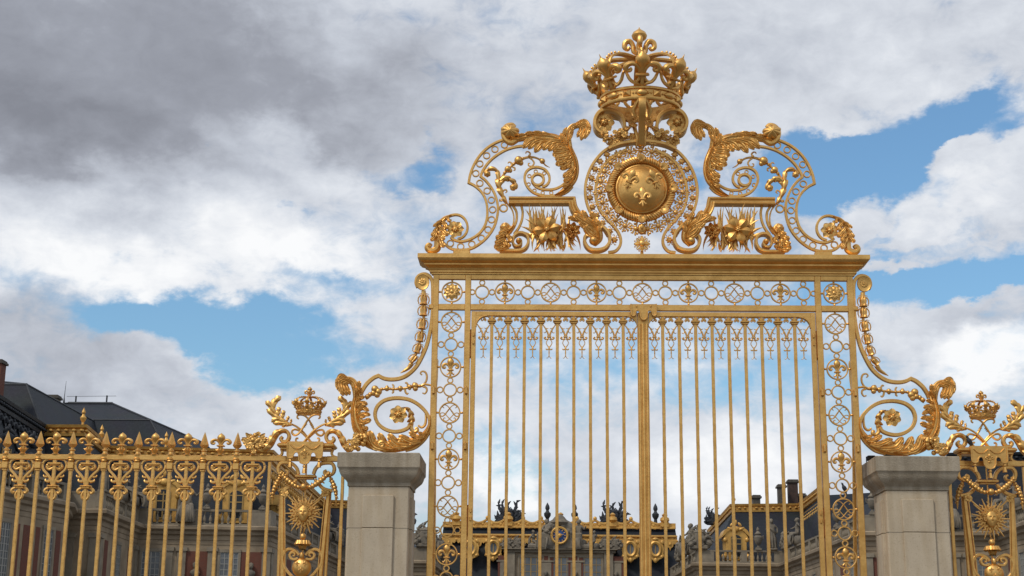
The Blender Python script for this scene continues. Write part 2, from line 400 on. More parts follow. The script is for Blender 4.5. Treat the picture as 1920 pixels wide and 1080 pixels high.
# openings of blue
HOLES = [(1700, 262, 290, 66, 12, 1.25), (1835, 225, 120, 46, 20, .7), (1590, 322, 150, 74, 0, 1.0), (1760, 350, 70, 30, -20, .5), (1690, 345, 60, 40, 0, .4), (1650, 420, 50, 14, 25, .45), (1790, 415, 60, 14, 15, .45), (1880, 350, 40, 18, 20, .4), (1500, 560, 150, 24, 0, .35), (1700, 505, 240, 62, 3, 1.0), (1880, 500, 120, 66, 0, .9),
         (440, 640, 340, 68, -3, 1.15), (250, 610, 150, 45, -5, .5), (640, 560, 160, 40, 0, .55), (790, 285, 95, 42, 12, .85), (350, 288, 26, 15, 0, .45), (1120, 640, 260, 90, 0, .30),
         (1440, 690, 200, 60, 0, .15), (900, 640, 120, 90, 0, .4), (930, 865, 110, 40, 0, .3), (1300, 330, 60, 90, 0, .35), (1590, 30, 120, 60, 0, .0), (640, 930, 90, 70, 0, .4), (190, 470, 40, 20, 0, .3), (545, 395, 22, 14, 0, .35)]
# thick banks that must stay closed
SOLID = [(300, 120, 700, 260, -8, .8), (1500, 90, 600, 150, 0, .55), (230, 720, 190, 90, 0, .7), (350, 440, 420, 130, -3, .5), (700, 760, 300, 70, 0, .4), (1800, 660, 180, 90, 0, .55), (1800, 370, 200, 62, 12, .6), (1350, 900, 330, 150, 0, .5), (1800, 292, 90, 24, 38, 1.1), (1670, 330, 80, 20, 25, 1.0), (1900, 190, 90, 34, 30, 1.2), (1745, 468, 150, 20, 6, 1.0), (1640, 490, 90, 16, -4, .9), (1850, 560, 120, 20, 4, .7), (1560, 400, 90, 40, 20, .5), (1500, 250, 60, 12, 10, .3)]
cov = mth('ADD', mth('MULTIPLY', fb1, .85), mth('MULTIPLY', fb2, .55))
fb3 = noise(tc.outputs['Generated'], 48, 8, .62, .4, (2, 7, 1), (1, 1, 1.5)).outputs['Fac']
cov = mth('ADD', cov, mth('MULTIPLY', fb3, .46))
cov = mth('ADD', cov, -.555)
for h in HOLES:
    if h[5]: cov = mth('ADD', cov, mth('MULTIPLY', bank(*h[:5]), -.42*h[5]))
for h in SOLID: cov = mth('ADD', cov, mth('MULTIPLY', bank(*h[:5]), .30*h[5]))
al = nd('ShaderNodeMapRange', interpolation_type='SMOOTHSTEP'); al.inputs['From Min'].default_value = .06; al.inputs['From Max'].default_value = .45; lk(cov, al.inputs['Value'])
# how bright the cloud is: thick dark undersides, sunlit heads
DARK = [(150, 110, 660, 250, -6, -.34), (120, 235, 360, 70, 2, -.14), (620, 150, 420, 130, -14, -.09), (560, 70, 160, 80, 0, .06), (60, 160, 300, 140, 0, -.07), (60, 640, 200, 110, 0, -.20), (260, 750, 200, 60, 0, -.10), (960, 240, 240, 60, 5, -.06), (1880, 590, 170, 50, 0, -.05),
        (320, 500, 480, 130, 0, .09), (560, 400, 260, 90, 0, .07), (1130, 190, 200, 80, 0, -.08), (1500, 120, 300, 60, 0, -.05), (820, 110, 260, 110, 0, -.08),
        (930, 60, 110, 60, 0, .10), (590, 290, 150, 55, -12, .16), (400, 260, 120, 50, -10, .16), (230, 500, 320, 80, 0, .10), (1850, 680, 140, 60, 0, .28), (1360, 890, 150, 110, 0, .20), (925, 920, 80, 45, 0, .3), (1800, 370, 170, 45, 10, .12), (580, 500, 100, 50, 0, .1), (1640, 120, 160, 90, 0, .06)]
bri = mth('ADD', mth('ADD', mth('MULTIPLY', fb2, .30), mth('MULTIPLY', fb3, .24)), mth('MULTIPLY', noise(tc.outputs['Generated'], 6, 10, .6, .2, (9, 9, 3), (1, 1, 2)).outputs['Fac'], .26))
bri = mth('ADD', bri, .31)
for h in DARK: bri = mth('ADD', bri, mth('MULTIPLY', bank(*h[:5]), h[5]))
cr_ = nd('ShaderNodeValToRGB'); e = cr_.color_ramp.elements
e[0].position = .16; e[0].color = (.245, .258, .30, 1); e[1].position = .93; e[1].color = (.96, .97, .985, 1)
for p_, c_ in ((.40, (.345, .365, .42)), (.60, (.54, .575, .645)), (.76, (.72, .755, .815))):
    x = e.new(p_); x.color = (*c_, 1)
lk(bri, cr_.inputs['Fac'])
cs = nd('ShaderNodeVectorMath', operation='SCALE'); lk(cr_.outputs['Color'], cs.inputs[0]); cs.inputs['Scale'].default_value = 10.0
ss = nd('ShaderNodeVectorMath', operation='MULTIPLY'); lk(sky.outputs['Color'], ss.inputs[0]); ss.inputs[1].default_value = (.88, 1.19, 1.38)
mx = nd('ShaderNodeMix', data_type='RGBA'); lk(al.outputs[0], mx.inputs[0]); lk(ss.outputs[0], mx.inputs[6]); lk(cs.outputs[0], mx.inputs[7])
lk(mx.outputs[2], bg.inputs['Color']); lk(bg.outputs[0], outn.inputs['Surface'])
sl = bpy.data.lights.new('sun', 'SUN'); sl.energy = 1.8; sl.angle = R_(10); sl.color = (1, .95, .86)
so = bpy.data.objects.new('sun', sl); col.objects.link(so)
sd_ = Vector((math.sin(R_(SUN_AZ))*math.cos(R_(SUN_EL)), math.cos(R_(SUN_AZ))*math.cos(R_(SUN_EL)), math.sin(R_(SUN_EL))))
so.rotation_euler = sd_.to_track_quat('Z', 'Y').to_euler(); so.location = (-30, -30, 60)
scn.view_settings.view_transform = 'Standard'; scn.view_settings.look = 'None'; scn.view_settings.exposure = 0; scn.view_settings.gamma = 1
# ------------------------------------------------------------------ prototypes (XZ plane, facing -Y, unit size)
def p_fleur(thick=1.0):
    m = MB()
    m.tube([(0, -.14), (0, 0), (0, .1), (0, .2), (0, .3), (0, .39), (0, .455), (0, .5)], [.055, .06, .10, .155, .165, .12, .05, .008], n=12, fl=.62*thick)
    for s in (-1, 1):
        m.tube(cr([(s*.04, -.12), (s*.07, .0), (s*.13, .1), (s*.22, .155), (s*.32, .13), (s*.375, .05), (s*.355, -.03), (s*.29, -.05), (s*.26, -.005), (s*.285, .03)], 3),
               [.035, .045, .055, .07, .075, .07, .06, .05, .04, .035], n=9, fl=.8*thick)
        m.tube([(s*.04, -.2), (s*.08, -.3), (s*.15, -.37), (s*.2, -.33)], [.035, .04, .035, .02], n=7, fl=thick)
    m.box(-.155, .155, -.09*thick, .09*thick, -.185, -.115, .018)
    m.tube([(0, -.16), (0, -.26), (0, -.38), (0, -.44), (0, -.5)], [.05, .05, .055, .05, .01], n=8, fl=.8*thick)
    return m
FLEUR = p_fleur()
_st = [(1220, 515), (1205, 505), (1207, 488), (1228, 480), (1256, 492), (1290, 532), (1312, 562), (1335, 592), (1360, 608), (1380, 598), (1380, 576), (1356, 568), (1330, 580), (1300, 612), (1270, 645), (1246, 660), (1225, 655), (1213, 638), (1222, 624), (1236, 628)]
_st = [((x-1280)/105, -(y-568)/105) for x, y in _st]
MONO = MB()
for s in (-1, 1):
    MONO.tube(cr([(s*x, z) for x, z in _st], 4), [.04, .055, .05, .05, .075, .08, .06, .05, .05, .05, .055, .05, .05, .055, .04], y=.02*s, n=6, fl=.9)
    for k in (-.1, 0, .1): MONO.ell((s*(.12+k*.8), .02*s-.02, .32-k*1.2), (.11, .08, .05), ang=-s*.9, nu=8, nv=5)
def p_rosette(n=8, layers=2, rr=.26):
    m = MB()
    for L in range(layers):
        R = 1-.28*L
        for i in range(n):
            a = 2*PI*(i+.5*L)/n; d = (math.sin(a), 0, math.cos(a))
            m.petal((0, -.06-.13*L, 0), d, (0, -1, 0), R, .315*R*8/n*1.06, cup=.14+.12*L, th=.03, pw=1.6, ridge=.12)
    m.ell((0, -.25, 0), (rr, rr*.8, rr), nu=10, nv=7)
    for i in range(6):
        a = 2*PI*i/6; m.ell((rr*.8*math.sin(a), -.33, rr*.8*math.cos(a)), .09, nu=6, nv=4)
    m.lathe([(.5, 0), (.55, .06), (.3, .12), (.1, .14)], (0, 0, 0), (0, -1, 0), n=16)
    return m
ROSE = p_rosette(10, 2, .27); FLOW = p_rosette(6, 1, .22); FLOW5 = p_rosette(7, 1, .25)
for i in range(7): a = 2*PI*i/7+.4; FLOW5.petal((0, -.14, 0), (math.sin(a), -.35, math.cos(a)), (0, -1, 0), .48, .15, cup=.1, th=.03, pw=1.2, ridge=-.4)
BUD = MB()      # bell flower hanging down: height 1 around origin
BUD.lathe([(.05, .5), (.17, .46), (.30, .30), (.33, .08), (.28, -.15), (.33, -.34), (.39, -.42), (.30, -.36), (.1, -.3)], (0, 0, 0), n=14, flute=.07, nf=7)
for s in (-1, 1):
    BUD.tube([(s*.1, .48), (s*.36, .42), (s*.5, .2), (s*.52, -.08), (s*.44, -.3), (s*.5, -.4)], [.07, .07, .06, .06, .05, .02], n=6)
    BUD.tube([(0, -.1, .48), (s*.1, -.32, .4), (s*.16, -.40, .1), (s*.18, -.36, -.2), (s*.22, -.45, -.32)], [.05, .06, .05, .04, .02], n=6, ref=(1, 0, 0))
    BUD.tube([(s*.05, .5), (s*.25, .62), (s*.5, .55)], [.05, .05, .015], n=6)
SHELL = MB()    # scallop, hinge at bottom
for i in range(-4, 5):
    a = i*.30; L = 1-.02*i*i
    SHELL.tube([(0, 0, -.25), (L*.5*math.sin(a), -.28, -.25+L*.55*math.cos(a)), (L*.8*math.sin(a), -.26, -.25+.92*L*math.cos(a)), (L*.9*math.sin(a), -.06, -.25+1.05*L*math.cos(a))], [.07, .11, .15, .10], n=6)
SHELL.ell((0, -.02, .15), (.72, .2, .55), nu=12, nv=6); SHELL.ell((0, -.1, -.3), (.3, .15, .13), nu=8, nv=5)
KNOT = MB()     # openwork link of the collar: a square of little lilies
for i in range(4):
    a = PI/4+i*PI/2; c, s = math.cos(a), math.sin(a)
    KNOT.tube([(0, 0), (.35*c, .35*s), (.62*c-.14*s, .62*s+.14*c), (.8*c, .8*s)], [.12, .1, .12, .04], n=6)
    KNOT.ell((.55*c+.24*s, -.05, .55*s-.24*c), .15, nu=7, nv=5)
    a = i*PI/2; c, s = math.cos(a), math.sin(a)
    KNOT.tube([(.15*c, .15*s), (.6*c, .6*s), (.85*c, .85*s)], [.09, .13, .03], n=6); KNOT.ell((.72*c, -.08, .72*s), .13, nu=7, nv=5)
KNOT.ell((0, -.12, 0), (.24, .16, .24), nu=8, nv=6)
ROSELINK = MB()
ROSELINK.ell((0, -.1, 0), (.62, .4, .62), nu=12, nv=8); ROSELINK.tube(spiral((0, 0), .48, .08, .5, 1.7, 22), .07, y=-.45, n=6)
for i in range(6): a = 2*PI*i/6; ROSELINK.ell((.58*math.sin(a), 0, .58*math.cos(a)), (.26, .2, .26), nu=7, nv=5)
for s in (-1, 1):
    ROSELINK.tube([(s*.2, -.7), (s*.6, -1.0), (s*.85, -.85), (s*.75, -.7)], [.08, .1, .08, .06], n=6)
    ROSELINK.tube([(s*.2, .7), (s*.6, 1.0), (s*.85, .85), (s*.75, .7)], [.08, .1, .08, .06], n=6)
    ROSELINK.tube([(0, s*.6), (0, s*1.35)], [.1, .08], n=6)
def garland_bits(m, path, r, n, y=0, seed=1, depth=.06):
    rn = random.Random(seed)
    for i in range(n):
        s = (i+rn.random())/n; k = s*(len(path)-1); j = min(int(k), len(path)-2); f = k-j
        c = (path[j][0]*(1-f)+path[j+1][0]*f+rn.uniform(-.6, .6)*r, path[j][1]*(1-f)+path[j+1][1]*f+rn.uniform(-.6, .6)*r)
        yy = y-rn.uniform(0, depth); q = rn.random()
        if q < .4: m.place(FLOW, c, r*rn.uniform(.45, .75), yy, rn.uniform(-3, 3))
        elif q < .7: m.place(BUD, c, r*rn.uniform(.7, 1.1), yy, rn.uniform(-1.5, 1.5))
        else: m.ell((c[0], yy-r*.2, c[1]), r*rn.uniform(.25, .4), nu=9, nv=6)
        a = rn.uniform(PI*.9, PI*2.1)
        if q > .5: m.tube([c, (c[0]+r*.6*math.cos(a), c[1]+r*.6*math.sin(a)), (c[0]+r*1.15*math.cos(a+.3), c[1]+r*1.15*math.sin(a+.3))], [r*.05, r*.05, r*.02], y=yy, n=5)
    m.tube(path, r*.16, y=y+.02, n=6)
def curl_tip(m, c, rx, rz, y=0, ang=0, n=9, depth=.5, open_=.55):
    """rolled-over end of an acanthus leaf: a fluted, tongue-edged hood"""
    T = Matrix.Translation((c[0], y, c[1])) @ Matrix.Rotation(-ang, 4, 'Y')
    t = MB(); N = n*6; vs = []; RW = 9
    for i in range(N+1):
        a = PI*(-.15+2.0*i/N); ph = (i/N*n) % 1; g = math.sin(PI*ph)**.6 if 0 < ph < 1 else 0
        for j in range(RW):
            v = j/(RW-1)          # centre -> rim
            r = v*(1-.16*(1-g)*v**3); h = depth*(1-v**1.6)**.7*(1-.16*(1-g)*v)+depth*.18*v**4*g
            vs.append((rx*r*math.cos(a), -h*min(rx, rz), rz*r*math.sin(a)))
    fs = [(i*RW+j, (i+1)*RW+j, (i+1)*RW+j+1, i*RW+j+1) for i in range(N) for j in range(RW-1)]
    o = len(vs); vs += [(x, -y_*.5+.012, z) for x, y_, z in vs]; fs += [tuple(k+o for k in f[::-1]) for f in fs]
    fs += [(i*RW+RW-1, (i+1)*RW+RW-1, (i+1)*RW+RW-1+o, i*RW+RW-1+o) for i in range(N)]
    t.add(vs, fs); m.merge(t, T)
def fronds(m, v, k, L, relief=.05, y=-.05, lobes=2):
    """overlapping leaflets: root, middle, tip and half width of each"""
    for i, (a, b, c, w_) in enumerate(L):
        P = WP(v, [a, b, c], 7); w_ *= 1.3; ww = [w_*k*.45, w_*k*.8, w_*k, w_*k*1.08, w_*k*1.0, w_*k*.78, w_*k*.25]
        m.leaf(P, ww, ww, lobes, relief, y=y-.008*(i % 3), cut=.10, M=9, per=9, lean=.5, back=.4, curl=[0, 0, .01, .03], flutes=4)
def hood(m, v, spine, wl, wr, n, k, relief, y=0, **kw):
    m.leaf(WP(v, spine, 7), [a*k for a in wl], [a*k for a in wr], n, relief, y=y, **kw)

# ------------------------------------------------------------------ crown
FLEURC = MB(); FLEURC.merge(p_fleur(1.45), Matrix.Diagonal((1.3, 1.1, 1, 1)))
def make_crown(parent, O, s, sub, detail=True, ys=.83):
    """closed royal crown seen from below; sub = parent for the pieces"""
    O = Vector(O)
    def P(a, r, z): return O+Vector((r*math.sin(a), -r*ys*math.cos(a), z))*s
    b = MB(); N = 64
    ell_ = [P(-2*PI*i/N, .59, 0) for i in range(N)]
    pr = [(0, 0), (.03, 0), (.04, .02), (.04, .04), (.015, .05), (.015, .165), (.04, .175), (.045, .2), (.035, .215), (0, .225), (-.03, .225), (-.03, 0)]
    sg = 1
    b.sweep(ell_, lambda u: [(sg*r*s, z*s) for r, z in pr], ref=(0, 0, 1), closed=True)
    for i in range(16):
        a = 2*PI*i/16; c = P(a, .612, .107); o = Vector((math.sin(a), -math.cos(a), 0)); t = Vector((math.cos(a), math.sin(a), 0))
        M = Matrix((( t.x, o.x, 0), (t.y, o.y, 0), (0, 0, 1))).to_4x4()
        if i % 2 == 0: b.ell(c, (.09*s, .055*s, .058*s), M=M, nu=12, nv=7)
        else:
            b.add([c+t*(x*.06*s)+Vector((0, 0, z*.045*s))+o*(-.01*s) for x, z in ((-1, -1), (1, -1), (1, 1), (-1, 1))]+[c+t*(x*.06*s)+Vector((0, 0, z*.045*s))+o*(.012*s) for x, z in ((-1, -1), (1, -1), (1, 1), (-1, 1))]+[c+o*(.065*s)],
                  [(3, 2, 1, 0), (0, 1, 5, 4), (1, 2, 6, 5), (2, 3, 7, 6), (3, 0, 4, 7), (4, 5, 8), (5, 6, 8), (6, 7, 8), (7, 4, 8)])
        for k in (-.06, .06): b.ell(P(a+PI/16+k*.55, .615, .107), .017*s, nu=7, nv=5)
    # scrollwork incised on the inside of the band
    for i in range(20):
        a0 = 2*PI*i/20
        b.tube([P(a0+.11*math.cos(q)*(1-.05*q), .555, .11+.055*math.sin(q)*(1-.06*q)) for q in [x*.7 for x in range(14)]], .006*s, n=5, ref=(0, 0, 1))
    band = b.build('crown_band', GOLD, parent)
    par = sub if sub is not None else band
    for i in range(8):
        a = 2*PI*i/8; o = Vector((math.sin(a), -math.cos(a)*ys, 0)).normalized(); t = Vector((math.cos(a), math.sin(a), 0)); Z = Vector((0, 0, 1))
        L = .55; upv = (o*math.sin(R_(30))+Z*math.cos(R_(30))); out = (o*math.cos(R_(30))-Z*math.sin(R_(30)))
        c = P(a, .60, .20)+upv*(L*.5*s)-out*0
        M = Matrix(((t.x, -out.x, upv.x, c.x), (t.y, -out.y, upv.y, c.y), (t.z, -out.z, upv.z, c.z), (0, 0, 0, 1))) @ Matrix.Diagonal((L*s*.95, L*s*.95, L*s, 1))
        m = MB(); m.merge(FLEURC, M)
        m.lathe([(.014*s, 0), (.008*s, .03*s), (.001, .065*s)], c+upv*(L*.485*s), axis=tuple(upv), n=7)
        m.build('fleuron', GOLD, par)
        m = MB()
        for sgn in (-1, 1):
            A = lambda w, r, z: P(a+sgn*w, r, z)
            m.tube(cr3([A(.05, .62, .23), A(.13, .66, .245), A(.22, .66, .27), A(.30, .67, .33), A(.355, .69, .42), A(.385, .69, .46)]), [.02*s, .026*s, .028*s, .028*s, .024*s, .02*s], n=7, ref=(0, 0, 1))
        m.ell(P(a+PI/8, .695, .50), .035*s, nu=10, nv=7)
        m.build('pearl_festoon', GOLD, par)
        m = MB(); ap = cr([(.60, .24), (.70, .41), (.75, .56), (.72, .70), (.58, .81), (.36, .86), (.10, .86)], 5)
        path = [P(a, r, z) for r, z in ap]
        m.sweep(path, lambda u: [(x*s, y*s) for x, y in ((-.022, -.055), (-.008, -.055), (.004, -.03), (.004, .03), (-.008, .055), (-.022, .055), (-.03, 0))], ref=tuple(t))
        m.tube([p+Vector((0, 0, .0)) + t*(.05*s) for p in path], .014*s, n=6, ref=tuple(t)); m.tube([p-t*(.05*s) for p in path], .014*s, n=6, ref=tuple(t))
        for k in range(7, len(ap)-6, 2 if detail else 3):
            r, z = ap[k]; m.ell(P(a, r+.03*min(1, 2*(r-.1)), z+.02), .022*s, nu=8, nv=5)
        m.build('crown_arch', GOLD, par)
    m = MB()
    m.lathe([(.001, .78), (.10, .80), (.13, .85), (.10, .90), (.07, .93), (.085, .96), (.06, .98), (.035, 1.0), (.03, 1.12), (.04, 1.16), (.11, 1.22), (.125, 1.27), (.10, 1.32), (.04, 1.365), (.012, 1.39), (.002, 1.42)][0:] if True else [], (0, 0, 0), n=14)
    m.v = [tuple(O+Vector(p)*s) for p in m.v]
    for i in range(4):
        a = i*PI/2+PI/2
        m.tube(cr3([P(a, .02, .95)*1, P(a, .09, 1.0), P(a, .10, 1.09), P(a, .15, 1.17), P(a, .22, 1.15), P(a, .235, 1.07), P(a, .19, 1.03), P(a, .16, 1.07)]), [.035*s, .04*s, .04*s, .045*s, .045*s, .04*s, .03*s, .03*s], n=8, ref=(math.cos(a), math.sin(a), 0))
    m.build('crown_finial', GOLD, par)
    return band
# ------------------------------------------------------------------ the royal gate
KC = K('C', 700, 500); KC2 = KC; KE = K('E1', 900, 500); KB = K('B', 500, 500); KF = K('F1', 500, 500)
gate = thing('ceremonial_gate', 'tall gilded wrought iron double gate with crowned openwork cresting between the stone piers', 'gate', (0, 0, 0))
XO, XI = 3.131, 2.643; PW = .088
zt = lambda y, x=1207, Y=0: at(x, y, Y).z
ZTOP = 7.465
z_tr0, z_tr1 = zt(526), ZTOP                 # top rail
z_mr0, z_mr1 = zt(581.7, 880), zt(571, 880)  # middle rail
print('rails', z_tr0, z_tr1, z_mr0, z_mr1)
# cornice
m = MB(); prof = [(.05, 7.43), (.05, 7.455), (.075, 7.46), (.075, 7.485), (.085, 7.49), (.095, 7.515), (.125, 7.54), (.155, 7.555), (.155, 7.578), (.18, 7.585), (.215, 7.605), (.235, 7.63), (.235, 7.638), (.25, 7.64), (.25, 7.705)]
vs = []
for p, z in prof:
    z += .035
    vs += [(-3.155-p, -p, z), (3.155+p, -p, z), (3.155+p, p, z), (-3.155-p, p, z)]
n = len(prof); fs = [(i*4+j, i*4+(j+1) % 4, i*4+4+(j+1) % 4, i*4+4+j) for i in range(n-1) for j in range(4)] + [(3, 2, 1, 0), tuple((n-1)*4+j for j in range(4))]
m.add(vs, fs)
m.build('cornice', GOLD, gate, ang=20)
for x in (-XO, -XI, XI, XO):
    m = MB(); m.box(x-PW/2, x+PW/2, -PW/2, PW/2, .02, ZTOP-.003, .006); m.box(x-.08, x+.08, -.08, .08, 0, .5, .01); po = m.build('post', GOLD, gate)
    for z in [zt(702+31, 813), zt(837, 813)] + [2.6-.85*k for k in range(3)]:
        h = MB(); h.box(x-.022, x+.022, -PW/2-.05, -PW/2+.01, z-.06, z+.06, .014); h.box(x-.028, x+.028, -PW/2-.02, -PW/2+.01, z+.02, z+.05, .005); h.build('clasp', GOLD, po)
for nm, a, b in (('top_rail', z_tr0, z_tr1-.004), ('middle_rail', z_mr0, z_mr1)):
    m = MB(); segs = ((-XO+PW/2, -XI-PW/2), (-XI+PW/2, XI-PW/2), (XI+PW/2, XO-PW/2))
    for u, v in segs: m.box(u, v, -.04, .04, a, b, .004)
    m.build(nm, GOLD, gate)
# frieze of rings
zf = (z_tr0+z_mr1)/2; hf = (z_tr0-z_mr1)/2
RM, RP, RS, BW, BT = .162, .104, .047, .0195, .035
def link(m, x, z, vertical):
    m.box(x-(.012 if vertical else .03), x+(.012 if vertical else .03), -.016, .016, z-(.03 if vertical else .012), z+(.03 if vertical else .012), .004)
    m.ell((x, -.01, z), .018, nu=8, nv=5)
FP_ = .3472; RF, RFP = .156, .109
m = MB()
for i in range(-7, 8):
    x = i*FP_
    if i % 2 == 0:
        m.ring((x, zf), RF, BW, BT, n=36)
        for s in (-1, 1): link(m, x, zf+s*(RF+hf)/2, True)
    else:
        m.ring((x, zf), RFP, BW, BT, n=28)
        rs = (hf-RFP+.01)/2
        for s in (-1, 1):
            m.ring((x, zf+s*(RFP+rs-.008)), rs, BW*.9, BT-.005, n=18)
    if i < 7:
        a = x+(RF if i % 2 == 0 else RFP); b = x+FP_-(RFP if i % 2 == 0 else RF); m.ring(((a+b)/2, zf), (b-a)/2+.008, BW*.9, BT-.005, n=18)
for s in (-1, 1): m.ring((s*(7*FP_+RFP+.04), zf), .047, BW*.9, BT-.005, n=18)
fr = m.build('frieze_of_rings', GOLD, gate)
def inset(proto, x, z, k, name, parent, y=0.0):
    q = MB(); q.place(proto, (0, 0), k, 0); key = (name, round(k, 3))
    if key not in inset.c: inset.c[key] = q.mesh(name, GOLD)
    o = bpy.data.objects.new(name, inset.c[key]); col.objects.link(o); o.parent = parent; o.location = Vector((x, y, z))-worg(parent); return o
inset.c = {}
for i in range(-3, 4):
    x = i*2*FP_
    if i % 2 == 0: inset(MONO, x, zf, .136, 'monogram', fr)
    else: inset(FLEUR, x, zf, .29, 'fleur_de_lis', fr)
# side lattices
ZC = [zt(y, x) for x, y in ((847.8, 604.1), (845.9, 688.5), (843.7, 774.4), (840.7, 861.1), (838.6, 949.1), (836.7, 1039.7))]
xc = -(XO+XI)/2; m = MB(); hw = (XO-XI)/2-PW/2
z0 = 6.7277; P_ = .69311; nz = 9
m2 = MB(); m2.ring((xc, zf), RM, BW, BT, n=36)
for s in (-1, 1): link(m2, xc+s*(RM+hw)/2, zf, False); link(m2, xc, zf+s*(RM+hf)/2, True)
for i in range(nz):
    z = z0-i*P_
    m.ring((xc, z), RM, BW, BT, n=36)
    for s in (-1, 1): link(m, xc+s*(RM+hw)/2, z, False)
    if i == 0: link(m, xc, (z+RM+z_mr0)/2, True)
    zp = z-P_/2
    if zp < .4: continue
    m.ring((xc, zp), RP, BW, BT-.0025, n=28)
    for s in (-1, 1):
        r = (hw-RP+.008)/2; m.ring((xc+s*(RP+r-.006), zp), r, BW*.9, BT-.005, n=18)
        r = (P_/2-RM-RP+.014)/2; m.ring((xc, zp+s*(RP+r-.007)), r, BW*.9, BT-.005, n=18)
rr_ = m2.build('rosette_ring', GOLD, gate); inset_later = rr_
k_ = MB(); k_.box(xc-hw, xc+hw, -.035, .035, .02, .30, .006); mirror_tree(k_.build('kick_plate', GOLD, gate), gate)
lat = m.build('side_lattice', GOLD, gate)
inset(ROSE, xc, zf, .135, 'rosette', rr_, -.0); mirror_tree(rr_, gate)
for i in range(nz):
    inset(MONO if i % 2 == 0 else FLEUR, xc, z0-i*P_, .142 if i % 2 == 0 else .305, 'monogram' if i % 2 == 0 else 'fleur_de_lis', lat)
mirror_tree(lat, gate)
# back stays behind the side lattices
m = MB()
for x in (xc-.225,):
    pts = cr([(.05, 5.6), (.12, 5.9), (.1, 6.15), (.05, 6.0), (.10, 5.2), (.35, 3.8), (.7, 1.6), (1.2, .1)], 6)
    m.tube([(x, a, b) for a, b in pts], [.02, .03, .035, .03, .028, .03, .03, .035], n=8, ref=(1, 0, 0))
bs = m.build('back_stay', GOLD, gate); mirror_tree(bs, gate)

# ---- gate leaves
z_lt = zt(584.6, 1000); z_lb = .12; z_ob = zt(593.2, 1000)
XLO, XLI, XJ = -2.585, -2.515, -.088
def leaf_frame():
    m = MB(); e = .005
    m.box(XLO, XLI, -.035, .035, z_lb, z_lt, e); m.box(XLI, XJ, -.034, .034, z_ob, z_lt-.001, .004); m.box(XLI, XJ, -.034, .034, z_lb, z_lb+.12, .004)
    m.box(XLI, XJ, -.034, .034, 1.15, 1.25, .004); m.box(XLI, XJ, -.02, .02, z_lb+.12, 1.15, 0)
    for (cx, s) in ((XLI, 1), (XJ, -1)):
        r = .165; pts = [(cx, z_ob+.002), (cx, z_ob-r)]+[(cx+s*r*(1-math.cos(t)), z_ob-r+r*math.sin(t)) for t in [PI/2*k/8 for k in range(9)]][1:]
        if s < 0: pts = pts[::-1]
        m.prism(pts, -.032, .032)
    m.strip([(XLI+.0, z_ob-.165)]+[(XLI+.165*(1-math.cos(t)), z_ob-.165+.165*math.sin(t)) for t in [PI/2*k/8 for k in range(9)]], .016, .078)
    return m.build('gate_leaf', GOLD, gate)
lf = leaf_frame()
XB = [-(.336*.0085+.0)*0-x for x in ()]
bx0 = [at(p, 640).x for p in [760+q/4.154 for q in (672, 799, 926, 1057, 1185, 1311, 1441, 1570, 1697)]]
xa, xb_ = bx0[0], bx0[-1]; XB = [xa+(xb_-xa)*i/8 for i in range(9)]; pit = XB[1]-XB[0]
print('bars', XB, pit)
m = MB(); zc = zt(603, 1000)
# hammered square bar
N = 90; rn = random.Random(3); path = [(rn.uniform(-.0012, .0012), rn.uniform(-.001, .001), 1.25+(z_ob-1.25)*i/N) for i in range(N+1)]
ws_ = [.023*(1+rn.uniform(-.035, .035)) for _ in range(N+1)]
m.sweep(path, lambda u: [(a*lerp_list(ws_, u), b*lerp_list(ws_, u)) for a, b in ((-1, -.8), (-.8, -1), (.8, -1), (1, -.8), (1, .8), (.8, 1), (-.8, 1), (-1, .8))])
m.box(-.066, .066, -.05, .05, zc-.006, zc+.022, .005); m.box(-.05, .05, -.04, .04, zc-.035, zc-.006, .008)
for s in (-1, 1): m.tube(cr([(s*.03, zc+.02), (s*.035, zc+.05), (s*.06, zc+.075), (s*.09, zc+.078), (s*.118, zc+.06), (s*.108, zc+.038), (s*.092, zc+.044)], 4), [.012, .013, .012, .012, .013, .014, .012], n=6)
bme = m.mesh('gate_bar', GOLD)
for x in XB:
    o = bpy.data.objects.new('gate_bar', bme); col.objects.link(o); o.parent = lf; o.location = (x, 0, 0)
